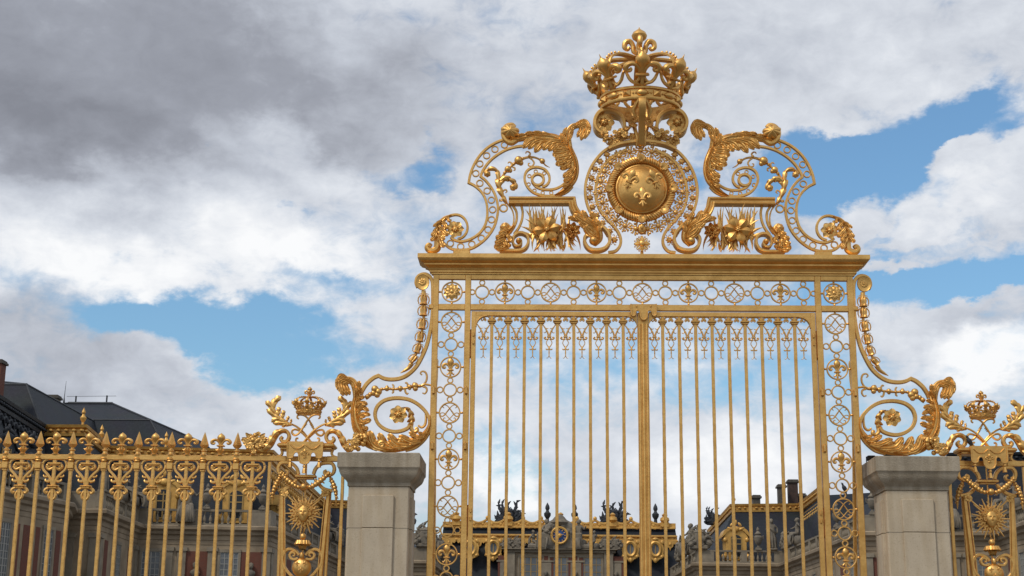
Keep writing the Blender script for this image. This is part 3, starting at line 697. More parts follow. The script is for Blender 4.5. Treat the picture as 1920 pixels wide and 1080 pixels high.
# hanging ornament of each bay, traced from one bay
q = lambda x, y: ((x-1070)*K('P', 1000, 620)/9, (627-y)*K('P', 1000, 620)/9*1.0)
PK = K('P', 1000, 620)/9/math.cos(.26)
def q(x, y): return ((x-1070)*PK*.97, (627-y)*PK)
m = MB()
for s in (-1, 1):
    S = lambda pts: [((x if s < 0 else -x), z) for x, z in [q(*p) for p in pts]]
    m.tube(cr(S([(958, 435), (985, 470), (1015, 515), (1040, 560), (1060, 620)]), 5), [0.0072, 0.0096, 0.0104, 0.0136, 0.0136], n=6)
    m.tube(cr(S([(985, 470), (1025, 505), (1055, 500), (1058, 490)]), 4), [0.0064, 0.0072, 0.0048, 0.0024], n=5)
    m.tube(cr(S([(1022, 530), (1012, 570), (985, 575), (980, 560)]), 4), [0.0064, 0.0072, 0.0056, 0.0032], n=5)
    m.tube(cr(S([(1060, 655), (1035, 680), (1005, 680), (990, 660), (1005, 648), (1016, 660)]), 4), [0.0104, 0.0112, 0.0120, 0.0128, 0.0104, 0.0080], n=7)
    m.tube(cr(S([(1066, 680), (1036, 705), (1022, 745), (1040, 785), (1064, 815)]), 5), [0.0064, 0.0064, 0.0064, 0.0072, 0.0088], n=6)
    m.tube(cr(S([(1066, 840), (1045, 855), (1025, 850), (1020, 838)]), 4), [0.0080, 0.0096, 0.0104, 0.0064], n=6)
    m.tube(cr(S([(1068, 955), (1058, 980), (1040, 997), (1025, 988)]), 4), [0.0064, 0.0056, 0.0048, 0.0032], n=5)
    m.tube(cr(S([(1070, 335), (1060, 365), (1042, 378), (1030, 362), (1040, 350)]), 4), [0.0064, 0.0088, 0.0096, 0.0080, 0.0064], n=6)
a, b = q(1070, 640); m.box(-.032, .032, -.018, .018, b-.012, b+.012, .004)
m.tube([q(1070, 800), q(1070, 830), q(1070, 870), q(1070, 900), q(1070, 965)], [.005, .014, .008, .01, .006], n=7)
pme = m.mesh('bay_pendant', GOLD)
cen = [XB[0]-pit/2]+[(XB[i]+XB[i+1])/2 for i in range(8)]+[XB[8]+pit/2]
z627 = zt(560+627/9, 1000)
for x in cen:
    o = bpy.data.objects.new('bay_pendant', pme); col.objects.link(o); o.parent = lf; o.location = (x, 0, z627)
# hinges
for y in (620, 950):
    z = zt(y+15, 883); h = MB(); h.box(XLO-.03, XLO+.012, -.03, .025, z-.28, z+.12, .006); h.lathe([(.02, -.3), (.02, .14)], (XLO-.012, .0, z), n=10); hb = h.build('hinge', REDM, lf)
    for dz in (.06, -.06):
        k = MB(); k.box(XLO+.02, XLO+.05, -.06, -.03, z-.035+dz, z+.035+dz, .008); k.build('hinge_stud', GOLD, lf)
lf2 = mirror_tree(lf, gate)
# meeting stile with fluted face, and the scalloped lock plate
m = MB(); m.box(-.083, .083, -.04, .04, .12, z_lt-.01, .008)
for x, r in ((-.055, .02), (0, .026), (.055, .02)): m.tube([(x, -.045, .2), (x, -.045, z_ob-.12)], r, n=10, ref=(1, 0, 0))
for x in (-.03, .03): m.tube([(x, -.05, .2), (x, -.05, z_ob-.12)], .009, n=8, ref=(1, 0, 0))
ms = m.build('meeting_stile', GOLD, lf2)
V8 = lambda x, y: (at(1160+x/18, 560+y/18, -.06).x, at(1160+x/18, 560+y/18, -.06).z)
pl = cr([(410, 190), (425, 500), (450, 560), (495, 590), (545, 560), (570, 450), (600, 405), (660, 405), (710, 450), (735, 600), (780, 690), (850, 720), (915, 690), (960, 600), (970, 450), (1010, 405), (1070, 405), (1120, 450), (1150, 555), (1200, 590), (1250, 560), (1262, 500), (1265, 190)], 3)
m = MB(); P8 = [V8(x, y) for x, y in pl]; m.prism(P8[::-1], -.075, -.035); m.strip(P8, .022, .03, y=-.078)
for x in (600, 1080): m.ell((V8(x, 270)[0], -.077, V8(x, 270)[1]), .014)
m.build('lock_plate', GOLD, lf2)

# ------------------------------------------------------------------ cresting, left half (mirrored for the right)
def C(pts, n=6): return WP('C', pts, n)
def C2(pts, n=6): return WP('C2', pts, n)
TH = .06
def c2c(l): return [(x, y+600) + tuple(r) for x, y, *r in l]
outer = [(960, 243), (865, 275), (772, 325), (690, 395), (625, 478), (577, 570), (548, 655), (533, 738, 'c'), (600, 772), (668, 832), (712, 900), (736, 980), (743, 1060), (738, 1140), (712, 1225), (655, 1305), (575, 1362), (495, 1392), (430, 1397), (370, 1380), (330, 1350)]
inner = [(1160, 322), (1060, 335), (960, 365), (868, 415), (790, 475), (728, 545), (683, 620), (668, 668, 'c'), (722, 712), (782, 785), (828, 870), (855, 960), (862, 1040), (853, 1120), (828, 1210), (780, 1300), (700, 1390), (600, 1460), (520, 1488), (440, 1494), (355, 1485), (290, 1450), (225, 1385)]
ros = [(410, 1372), (470, 1345), (510, 1290), (520, 1225), (498, 1160), (450, 1112), (385, 1096), (310, 1114), (245, 1158), (195, 1218), (163, 1290)]
m = MB()
m.strip(C(outer), 27*KC, TH, bev=.12); m.strip(C(inner), 27*KC, TH, bev=.12); m.strip(C(ros), [24*KC]*2+[26*KC]*6+[34*KC, 40*KC], TH, y=.004, bev=.12)
chain = [(935, 310), (828, 360), (735, 432), (658, 524), (613, 632), (658, 742), (740, 828), (788, 932), (802, 1040), (790, 1152), (750, 1265), (675, 1360), (568, 1428), (443, 1455), (327, 1420)]
for p in chain: m.ring(W('C', *p), 42*KC, 13*KC, .035, n=24)
p0 = W('C', 360, 1500); p1 = W('C', 550, 1500); m.box(p0[0], p1[0], -.05, .05, 7.70, p0[1], .008)
sc = m.build('openwork_scroll', GOLD, gate); HALF = [sc]
m = MB(); hood(m, 'C', [(340, 1105), (270, 1135), (215, 1190), (182, 1250), (168, 1320), (178, 1390), (215, 1450)], [12, 30, 34, 34, 34, 30, 10], [10, 22, 26, 26, 26, 26, 10], 1, KC, .05, y=-.02, cut=0, lean=.2, flutes=5, per=36, M=13)
fronds(m, 'C', KC, [((225, 1180), (265, 1215), (290, 1275), 22), ((200, 1230), (250, 1290), (302, 1350), 26), ((190, 1300), (235, 1350), (262, 1400), 20), ((190, 1330), (220, 1400), (258, 1480), 24), ((270, 1140), (300, 1150), (312, 1195), 14), ((235, 1170), (185, 1205), (138, 1250), 14), ((185, 1240), (150, 1310), (118, 1352), 20), ((175, 1300), (150, 1360), (112, 1408), 20)], relief=.035, y=-.05)
m.tube(C([(170, 1310), (182, 1400), (178, 1470), (135, 1500), (90, 1495), (68, 1465), (85, 1440), (108, 1455)]), [.04, .055, .06, .055, .05, .045, .045, .04], n=10)
m.build('acanthus_leaf', GOLD, sc)
m = MB(); m.place(FLOW5, W('C', 382, 1268), 98*KC, -.02, .3); m.tube(C([(330, 1150), (325, 1180), (350, 1220), (380, 1268)]), .02); m.build('flower', GOLD, sc)
# ringed volute
m = MB()
m.strip(C([(1700, 780), (1650, 832), (1580, 868), (1480, 885), (1380, 885), (1270, 852), (1195, 785), (1162, 700), (1178, 620), (1235, 573), (1310, 563), (1390, 590), (1435, 650), (1440, 715), (1408, 765), (1360, 785)]), 27*KC, TH, bev=.12)
m.strip(C([(1650, 690), (1605, 750), (1540, 793), (1460, 815), (1370, 812), (1295, 785), (1248, 735)]), 27*KC, TH-.01, bev=.12)
m.ring(W('C', 1311, 703), 80*KC, 29*KC, TH+.012, n=36)
for p in [(1287, 610), (1382, 630), (1215, 662), (1207, 755), (1273, 825), (1365, 850), (1462, 850)]: m.ring(W('C', *p), 24*KC, 10*KC, .03, n=18)
vo = m.build('ringed_volute', GOLD, gate); HALF.append(vo)
m = MB(); hood(m, 'C', [(1640, 290), (1672, 360), (1705, 440), (1732, 520), (1742, 610), (1722, 700), (1665, 780), (1590, 848), (1500, 882)], [30, 34, 36, 34, 32, 32, 30, 24, 8], [30, 60, 80, 84, 74, 62, 48, 34, 8], 1, KC, .09, y=-.02, cut=0, lean=.2, flutes=7, per=40, M=17)
fronds(m, 'C', KC, [((1720, 520), (1620, 575), (1560, 600), 26), ((1735, 590), (1650, 650), (1596, 700), 26), ((1735, 650), (1660, 710), (1598, 742), 22), ((1715, 720), (1650, 775), (1585, 800), 20), ((1700, 480), (1600, 520), (1512, 556), 30), ((1690, 450), (1590, 470), (1508, 500), 30), ((1670, 400), (1560, 430), (1476, 440), 32), ((1660, 370), (1560, 385), (1480, 402), 28),
    ((1740, 560), (1690, 640), (1640, 700), 22), ((1720, 460), (1670, 540), (1620, 590), 26), ((1700, 420), (1650, 480), (1580, 530), 26)], relief=.045, y=-.06)
m.build('acanthus_leaf', GOLD, vo)
m = MB(); hood(m, 'C', [(1690, 350), (1620, 285), (1520, 232), (1410, 210), (1290, 210), (1180, 225), (1085, 250), (1000, 262)], [12, 60, 66, 66, 60, 52, 40, 24], [12, 26, 26, 22, 22, 26, 30, 20], 1, KC, .08, y=-.03, cut=0, lean=.2, flutes=6, per=40, M=15)
fronds(m, 'C', KC, [((1640, 320), (1560, 330), (1500, 385), 24), ((1600, 300), (1500, 320), (1432, 402), 28), ((1560, 280), (1440, 310), (1368, 392), 30), ((1500, 270), (1360, 310), (1275, 415), 32), ((1440, 260), (1290, 295), (1205, 380), 28), ((1380, 255), (1240, 285), (1142, 372), 28), ((1360, 240), (1240, 265), (1150, 320), 24),
    ((1480, 225), (1360, 200), (1250, 190), 18), ((1360, 215), (1260, 200), (1170, 205), 18), ((1260, 225), (1170, 215), (1085, 225), 16)], relief=.045, y=-.06)
m.build('acanthus_leaf', GOLD, vo)
m = MB(); curl_tip(m, W('C', 1000, 172), 88*KC, 112*KC, y=-.03, ang=-1.9, n=8, depth=.95); m.ell((W('C', 1010, 170)[0], .0, W('C', 1010, 170)[1]), (70*KC, .10, 92*KC), nu=14, nv=10)
m.tube(C([(1075, 255), (1010, 290), (945, 250), (925, 170), (960, 105), (1020, 85), (1060, 110)]), [.05, .05, .045, .045, .04, .03, .02], y=-.02, n=9); m.build('leaf_curl', GOLD, vo)
m = MB(); hood(m, 'C', [(1690, 440), (1662, 340), (1645, 240), (1660, 165), (1705, 112), (1765, 95), (1820, 112), (1850, 160)], [30, 34, 34, 34, 34, 30, 30, 10], [26, 36, 40, 42, 38, 36, 36, 10], 1, KC, .09, y=-.02, cut=0, lean=.2, flutes=5, per=40, M=15)
fronds(m, 'C', KC, [((1720, 105), (1800, 135), (1752, 245), 22), ((1735, 98), (1828, 140), (1795, 282), 26), ((1745, 92), (1858, 130), (1838, 265), 26), ((1750, 85), (1872, 105), (1872, 225), 24), ((1740, 80), (1850, 68), (1888, 165), 20), ((1640, 330), (1600, 240), (1632, 140), 20), ((1660, 380), (1580, 290), (1570, 200), 20), ((1650, 300), (1690, 200), (1700, 130), 16)], relief=.045, y=-.06)
m.build('leaf_horn', GOLD, vo)
# leafy branch with berries
m = MB(); hood(m, 'C', [(978, 988), (925, 905), (885, 820), (868, 740), (868, 670), (850, 605), (800, 582), (745, 595), (722, 632), (745, 655)], [6, 26, 34, 38, 40, 30, 26, 24, 22, 8], [6, 24, 30, 34, 36, 26, 26, 26, 24, 8], 6, KC, .05, cut=.3, y=-.01)
curl_tip(m, W('C', 742, 640), 40*KC, 38*KC, y=-.02, ang=2.6, n=6, depth=.9)
hood(m, 'C', [(890, 790), (905, 735), (950, 700), (1005, 710), (1050, 740), (1065, 785), (1030, 815), (1000, 790)], [6, 26, 32, 30, 26, 24, 20, 6], [6, 24, 30, 28, 26, 24, 18, 6], 5, KC, .05, cut=.35, y=-.02)
curl_tip(m, W('C', 1035, 790), 42*KC, 40*KC, y=-.02, ang=-.4, n=6, depth=.9)
m.tube(C([(890, 720), (935, 690), (985, 690), (1012, 700)]), [.03, .04, .035, .01], y=-.03)
m.tube(C([(905, 860), (925, 825), (950, 815), (962, 835), (945, 850)]), [.012, .014, .014, .012, .008], n=6)
m.tube(C([(905, 945), (885, 925), (878, 950)]), [.02, .014, .006], n=6); m.tube(C([(905, 930), (930, 940), (960, 970)]), [.01, .02, .02], n=6)
m.ring(W('C', 925, 1022), 50*KC, 17*KC, .035, n=26); m.strip(C([(970, 975), (1015, 1030), (1038, 1100), (1040, 1170), (1025, 1230), (1008, 1280)]), 16*KC, .04)
br = m.build('leafy_branch', GOLD, gate); HALF.append(br)
m = MB(); m.tube(C([(900, 690), (940, 625), (975, 590), (1035, 530), (1095, 492), (1160, 460), (1230, 448), (1300, 460), (1360, 500), (1398, 540), (1445, 565)]), [.022, .02, .016, .02, .02, .022, .02, .016, .014, .012, .004], n=7)
for x, y, r in ((940, 628, 20), (975, 590, 40), (1000, 605, 26), (1040, 530, 20), (1095, 490, 50), (1120, 520, 30), (1140, 470, 20), (1362, 498, 32), (1340, 482, 18), (1215, 440, 17)):
    c = W('C', x, y); m.ell((c[0], -.02, c[1]), r*KC)
for pts in ([(1215, 455), (1250, 480), (1268, 515), (1245, 548), (1210, 545), (1205, 520), (1225, 518)], [(1210, 440), (1225, 410), (1205, 388), (1180, 390), (1175, 408)], [(1015, 545), (1012, 515), (990, 503), (973, 518)], [(1025, 560), (1050, 570), (1052, 592), (1035, 598)]):
    m.tube(C(pts), [.014, .014, .012, .008], n=6)
m.build('berry_stem', GOLD, br)
# moulded bracket frame, its legs and foot scrolls
m = MB()
def mould(path, y0=-.02):
    k = KC*1.0; sec = [(-45, 45), (-45, -50), (-36, -62), (-24, -62), (-14, -52), (-4, -44), (10, -44), (20, -62), (34, -70), (45, -60), (45, 45)]
    m.sweep([(a[0], y0, a[1]) for a in path], lambda u: [(x*k, y_*k) for x, y_ in sec])
pth = [W('C2', 985, 352), W('C2', 1200, 352), W('C2', 1450, 352), W('C2', 1694, 352)] + C2([(1694, 352), (1712, 430), (1755, 500), (1830, 570)])[1:]
mould(pth)
m.strip(C2([(1030, 395), (1068, 460), (1072, 550), (1045, 630), (1000, 700)]), 27*KC, .05); m.strip(C2([(1125, 395), (1140, 470), (1130, 560), (1095, 645), (1045, 712)]), 27*KC, .05)
fs_ = m.build('moulded_frame', GOLD, gate); HALF.append(fs_)
m = MB(); m.strip(C2([(880, 905), (1000, 912), (1110, 910), (1175, 880), (1205, 820), (1195, 755), (1145, 718), (1085, 720), (1040, 760), (1030, 820), (1062, 862), (1108, 855), (1125, 820), (1110, 790), (1088, 800)]), [30*KC]*6+[26*KC]*4+[16*KC], .17, y=-.03)
c = W('C2', 1098, 808); m.ell((c[0], -.08, c[1]), (34*KC, .09, 34*KC))
hood(m, 'C2', [(1045, 620), (995, 690), (940, 740), (900, 790), (895, 845), (925, 885), (1000, 905), (1060, 905)], [10, 26, 34, 36, 34, 26, 16, 8], [10, 36, 50, 56, 50, 36, 20, 8], 1, KC, .08, y=-.04, cut=0, lean=.2, flutes=6, per=44, M=15)
fronds(m, 'C2', KC, [((1000, 680), (930, 705), (878, 745), 24), ((970, 730), (895, 760), (845, 795), 26), ((940, 790), (880, 825), (835, 850), 26), ((940, 840), (880, 872), (822, 885), 26), ((990, 880), (910, 902), (848, 914), 22), ((960, 750), (1000, 790), (992, 835), 24), ((935, 810), (975, 855), (1005, 880), 22), ((950, 780), (940, 830), (960, 880), 24)], relief=.045, y=-.09)
m.build('foot_scroll', GOLD, fs_)
m = MB(); curl_tip(m, W('C2', 940, 645), 52*KC, 50*KC, y=-.04, ang=2.2, n=7, depth=1.0); m.tube(C2([(1000, 690), (985, 640), (945, 610), (905, 640), (915, 685), (950, 680)]), [.03, .035, .035, .03, .025, .02], y=-.02); m.build('leaf_curl', GOLD, fs_)
# inner foot scroll, next to the disc
m = MB(); B = lambda pts, n=6: WP('B', pts, n)
m.strip(B([(215, 815), (262, 850), (300, 895), (310, 945), (285, 990), (235, 1010), (175, 1005), (140, 970), (135, 925), (165, 895), (205, 905), (222, 935), (205, 960), (190, 945)]), [22*KB]*8+[14*KB]*2, .18, y=-.03)
c = W('B', 195, 948); m.ell((c[0], -.09, c[1]), (30*KB, .10, 30*KB))
hood(m, 'B', [(70, 745), (115, 785), (170, 825), (215, 870), (232, 930), (205, 980)], [10, 30, 36, 36, 28, 8], [10, 26, 34, 36, 30, 8], 1, KB, .07, y=-.07, cut=0, lean=.2, flutes=6, per=40, M=15)
fronds(m, 'B', KB, [((205, 870), (150, 815), (116, 742), 20), ((218, 850), (200, 795), (172, 755), 16), ((185, 850), (110, 805), (58, 772), 20), ((150, 830), (80, 802), (18, 792), 15), ((225, 930), (170, 900), (130, 845), 20), ((230, 900), (235, 850), (215, 810), 14), ((210, 900), (140, 850), (95, 815), 20)], relief=.045, y=-.10)
m.build('foot_scroll', GOLD, fs_)
# lilies and rushes inside the frame
def blade(m, p0, p1, w, y0, y1, bend, ridge=.4):
    a, b = Vector((p0[0], y0, p0[1])), Vector((p1[0], y1, p1[1])); d = b-a; nn = Vector((-d.z, 0, d.x))*bend; vs = []; N = 9
    for i in range(N+1):
        t = i/N; c = a.lerp(b, t)+nn*(4*t*(1-t))*.5; T = (d+nn*(2-4*t)).normalized(); S = Vector((T.z, 0, -T.x)); h = w*max(.03, math.sin(PI*(.12+.88*(t**.8))))
        vs += [c-S*h, c+Vector((0, -h*ridge, 0)), c+S*h, c+Vector((0, h*.3, 0))]
    fs = [(i*4+j, i*4+(j+1) % 4, i*4+4+(j+1) % 4, i*4+4+j) for i in range(N) for j in range(4)]+[(0, 1, 2, 3), (N*4+3, N*4+2, N*4+1, N*4)]
    m.add(vs, fs)
m = MB(); rn = random.Random(11)
tips = [(1165, 440), (1215, 392), (1250, 405), (1320, 372), (1390, 418), (1455, 405), (1540, 378), (1545, 470), (1620, 430), (1110, 638), (1125, 700), (1160, 560), (1180, 640), (1240, 640), (1185, 730), (1250, 500), (1350, 500), (1480, 480), (1600, 560), (1290, 440), (1425, 460), (1580, 440), (1655, 500),
        (1240, 780), (1255, 915), (1330, 890), (1390, 915), (1460, 915), (1535, 915), (1600, 908), (1650, 895), (1790, 892), (1745, 850), (1700, 880), (1300, 830), (1630, 780), (1680, 760), (1560, 860), (1220, 690), (1420, 915), (1500, 905), (1640, 650), (1720, 800), (1770, 820)]
for i, (x, y) in enumerate(tips):
    bx_, by_ = x*.55+1440*.45+rn.uniform(-30, 60), rn.uniform(690, 850)
    if y > 750: bx_, by_ = min(max(x+rn.uniform(-60, 60), 1330), 1680), rn.uniform(640, 720)
    blade(m, W('C2', bx_, by_), W('C2', x, y), rn.uniform(13, 20)*KC, -.03, rn.uniform(-.12, .06), rn.choice((-1, 1))*rn.uniform(.12, .34))
for _ in range(64):
    bx_, by_ = rn.uniform(1300, 1700), rn.uniform(700, 830); x = bx_+rn.uniform(-110, 110); y = by_+rn.choice((1, 1, -1))*rn.uniform(60, 190)
    blade(m, W('C2', bx_, by_), W('C2', min(max(x, 1180), 1790), min(y, 912)), rn.uniform(9, 15)*KC, -.02, rn.uniform(-.08, .06), rn.uniform(-.35, .35))
for i in range(15):
    x = 1175+i*31+rn.uniform(-8, 8); blade(m, W('C2', x+rn.uniform(-10, 70), rn.uniform(640, 760)), W('C2', x, rn.uniform(385, 450)), rn.uniform(10, 15)*KC, -.0, -.06, rn.choice((-1, 1))*rn.uniform(.08, .2))
ru = m.build('rush_leaves', GOLD, gate); HALF.append(ru)
m = MB(); c = W('C2', 1412, 682)
for i in range(6):
    a = .35+i*PI/3; m.petal((c[0], -.10, c[1]), (math.sin(a), -.1, math.cos(a)), (0, -1, 0), 168*KC, 50*KC, cup=.10, th=.01, pw=1.15, ridge=-.30, ni=9)
m.ell((c[0], -.13, c[1]), (26*KC, .04, 26*KC))
for i in range(6): a = i*PI/3; m.ell((c[0]+22*KC*math.sin(a), -.16, c[1]+22*KC*math.cos(a)), 9*KC, nu=7, nv=5)
m.build('lily_flower', GOLD, ru)
m = MB(); c = W('C2', 1700, 695)
for i in range(7):
    a = .2+i*2*PI/7; m.petal((c[0], -.06, c[1]), (math.sin(a), -.5, math.cos(a)), (0, -1, 0), 105*KC, 40*KC, cup=.05, th=.01, pw=.8, ridge=.3, ni=7)
for i in range(9): a = i*2*PI/9; m.tube([(c[0], -.05, c[1]), (c[0]+30*KC*math.sin(a), -.16, c[1]+30*KC*math.cos(a))], [.006, .004], n=5, ref=(0, 0, 1)); m.ell((c[0]+32*KC*math.sin(a), -.165, c[1]+32*KC*math.cos(a)), 8*KC, nu=6, nv=4)
m.build('lily_flower', GOLD, ru)
for o in HALF: mirror_tree(o, gate)

# ------------------------------------------------------------------ the disc with three lilies
cx, cz = 0.0, W('B', 537, 582)[1]; RD = 171*KB
cc = lambda x, y: (W('B', x, y)[0], W('B', x, y)[1])
m = MB(); strips = []
s1 = B([(330, 272), (250, 330), (182, 420), (146, 520), (139, 610), (158, 700), (203, 785), (262, 850), (298, 905)])
s2 = B([(430, 300), (330, 352), (257, 432), (218, 530), (212, 630), (240, 720), (295, 790), (350, 850), (383, 910), (384, 965), (352, 1008), (300, 1020)])
for s in (-1, 1):
    for p in (s1, s2): m.strip([(s*abs(a), b) if s > 0 else (-abs(a), b) for a, b in p], 19*KB, .07, bev=.12)
ob = m.build('disc_surround', GOLD, gate)
lk = MB(); lp = [(290, 335), (243, 383), (208, 437), (184, 500), (172, 570), (172, 637), (189, 702), (218, 762), (259, 815), (309, 872), (342, 930)]
for i, (x, y) in enumerate(lp):
    nx, ny = lp[min(i+1, 10)]; px_, py_ = lp[max(i-1, 0)]; a = math.atan2(nx-px_, ny-py_)
    q_ = MB(); q_.place(ROSELINK, (0, 0), 25*KB, 0, 0)
    X, Z = W('B', x, y); lk = MB(); lk.place(ROSELINK, (X, Z), 31*KB, 0, -a); r_ = lk.build('rose_link', GOLD, ob); mirror_tree(r_, ob)
m = MB(); m.tube([(RD*1.0*math.cos(t), -.05, cz+RD*math.sin(t)) for t in [2*PI*i/72 for i in range(72)]], .02, closed=True, n=8)
pr = [(1.0, 0), (.99, .03), (.95, .055), (.9, .065), (.84, .09), (.7, .135), (.5, .175), (.3, .195), (.12, .202), (.0, .203)]
m.lathe([(r*RD, h+.03) for r, h in pr], (0, 0, cz), (0, -1, 0), n=72)
m.lathe([(1.17*RD, .0), (1.17*RD, .02), (1.08*RD, .045), (1.02*RD, .03), (.99*RD, .02), (.99*RD, 0)], (0, 0, cz), (0, -1, 0), n=72)
di = m.build('domed_disc', GOLD, ob)
for (x, y, a, yy) in ((452, 510, .42, -.225), (622, 512, -.42, -.225), (538, 635, 0, -.25)):
    q_ = MB(); p = W('B', x, y, -.19)
    M = Matrix.Translation((p[0], yy, p[1])) @ Matrix.Rotation(a, 4, 'Y') @ Matrix.Rotation(R_(-8 if y > 600 else 8), 4, 'X') @ Matrix.Diagonal((.31, .31, .335, 1))
    q_.merge(p_fleur(.75), M); q_.build('fleur_de_lis', GOLD, di)
# rope ring with shells
m = MB(); RR = 214*KB
for k in range(3):
    m.tube([((RR+20*KB*math.cos(26*t+k*2.1))*math.cos(t), -.04+20*KB*math.sin(26*t+k*2.1), cz+(RR+20*KB*math.cos(26*t+k*2.1))*math.sin(t)) for t in [2*PI*i/300 for i in range(300)]], 9*KB, closed=True, n=6)
m.tube([(RR*math.cos(t), -.0, cz+RR*math.sin(t)) for t in [2*PI*i/72 for i in range(72)]], .022, closed=True, n=6)
rp = m.build('rope_ring', GOLD, ob)
for i in range(8):
    a = i*PI/4; q_ = MB(); q_.place(SHELL, (0, 0), 42*KB); q2 = MB()
    q2.place(SHELL, (RR*math.sin(a), cz+RR*math.cos(a)), 50*KB, -.08, -a if i not in (4,) else PI, ky=50*KB); q2.build('scallop_shell', GOLD, rp)
# collar of openwork links
for i in range(23):
    a = PI+2*PI*(i+.5)/23*1.0
    if i in (0, 22): pass
    q2 = MB(); Rk = 288*KB; q2.place(KNOT, (Rk*math.sin(a), cz+Rk*math.cos(a)), 60*KB, -.02, -a)
    a2 = a+PI/23; q2.tube([(Rk*math.sin(t), -.02, cz+Rk*math.cos(t)) for t in (a+.09, a2+.05)], .012, n=6)
    q2.build('collar_link', GOLD, ob)
m = MB(); c = (0, W('B', 540, 860)[1])
m.lathe([(34*KB, -.02), (36*KB, .02), (30*KB, .05), (26*KB, .045), (18*KB, .055), (0, .06)], (0, -.03, c[1]), (0, -1, 0), n=24)
m.v = [(x*.86, y, c[1]+(z-c[1])*1.1) for x, y, z in m.v]
m.ell((0, -.10, c[1]+.02), (.03, .02, .045)); m.tube([(0, c[1]-.1), (0, c[1]-.17)], .02)
c = (0, W('B', 541, 965)[1]); R0 = 56*KB
for i in range(8):
    a = i*PI/4+PI/8; pts = []
    for da, rr in ((-.2, .25), (-.34, 1), (0, .72), (.34, 1), (.2, .25)): pts.append((R0*rr*math.sin(a+da), c[1]+R0*rr*math.cos(a+da)))
    m.prism(pts[::-1], -.07, -.03); m.ell((R0*.95*math.sin(a), -.05, c[1]+R0*.95*math.cos(a)), .014, nu=6, nv=4)
for i in range(4): a = i*PI/2; m.tube([(0, c[1]), (R0*.6*math.sin(a), c[1]+R0*.6*math.cos(a)), (R0*.95*math.sin(a), c[1]+R0*.95*math.cos(a))], [.02, .03, .006], y=-.06, n=6)
m.ell((0, -.08, c[1]), (.05, .03, .05)); m.tube([(0, c[1]-R0*.8), (0, 7.72)], .025)
m.build('cross_pendant', GOLD, ob)
# arched bandeau above the disc
m = MB(); ar = [W('B', *p) for p in cr([(300, 302), (370, 272), (450, 256), (537, 250), (624, 256), (704, 274), (772, 305)], 6)]
ar = [(x, z) for x, z in ar]; m.strip(ar, 26*KB, .16, y=-.02); m.strip([(x*1.02, z+.10) for x, z in ar], 12*KB, .10, y=0)
rn = random.Random(5)
for i in range(34):
    k = rn.uniform(0, len(ar)-1.01); j = int(k); f = k-j; X = ar[j][0]*(1-f)+ar[j+1][0]*f; Z = ar[j][1]*(1-f)+ar[j+1][1]*f
    if abs(X) < .1: continue
    m.place(rn.choice((FLOW, BUD, KNOT)), (X, Z+rn.uniform(.02, .12)), rn.uniform(.05, .085), -.07, rn.uniform(-2, 2))
bd = m.build('floral_bandeau', GOLD, ob)

# ------------------------------------------------------------------ crown and its carrying scrolls
pc = at(1201.5, 208, 0); print('crown z', pc)
crown = None
cb = make_crown(gate, (0, 0, pc.z), 1.0, None)
m = MB(); zc_ = pc.z; zb = W('B', 540, 285)[1]
path = [(0, y, z) for y, z in cr([(-.47, zc_+.06), (-.53, zc_-.02), (-.52, zc_-.13), (-.42, zc_-.27), (-.27, zc_-.42), (-.16, zc_-.60), (-.12, zb)], 5)]
m.sweep(path, lambda u: [(-.012, -.055+.015*u), (.0, -.063+.015*u), (.02, -.035), (.02, .035), (0, .063-.015*u), (-.012, .055-.015*u), (-.02, 0)], ref=(1, 0, 0))
for s in (-1, 1):
    m.tube([(s*.10, .1, zc_+.05), (s*.12, -.05, zc_-.2), (s*.05, -.1, zc_-.5), (s*.06, -.05, zb)], [.03, .035, .03, .03], n=8, ref=(1, 0, 0))
    m.tube([(s*.05, -.5, zc_), (s*.13, -.42, zc_-.15), (s*.10, -.40, zc_-.26)], [.03, .04, .02], n=8, ref=(1, 0, 0))
m.tube([(0, .05, zc_+.2), (0, .05, zb)], .03, n=8, ref=(1, 0, 0)); m.tube([(0, .05, zc_+.2), (0, 0, zc_+.85)], .02, n=6, ref=(1, 0, 0))
for s in (-1, 1): m.tube([(s*.58, 0, zc_+.02), (s*.3, .0, zc_-.1), (s*.05, 0, zc_-.25)], .025, n=6)
m.build('crown_support', GOLD, cb)
m = MB(); m.strip(B([(412, 170), (408, 120), (385, 75), (340, 45), (285, 35), (235, 55), (206, 105), (210, 155), (240, 190), (290, 198)]), [20*KB, 24*KB, 28*KB, 28*KB, 26*KB, 24*KB, 22*KB, 20*KB], .26, y=0)
rs = m.build('ring_scroll', GOLD, cb)
m = MB(); m.place(FLOW5, W('B', 268, 118), 76*KB, -.03, .2); m.build('flower', GOLD, rs)
m = MB(); garland_bits(m, B([(262, 190), (285, 225), (340, 215), (385, 205), (430, 180), (460, 135), (488, 95)]), 32*KB, 44, y=-.06, seed=4, depth=.12)
garland_bits(m, B([(262, 220), (300, 270), (350, 255)]), 24*KB, 10, y=-.04, seed=6); m.build('flower_garland', GOLD, rs)
mirror_tree(rs, cb)

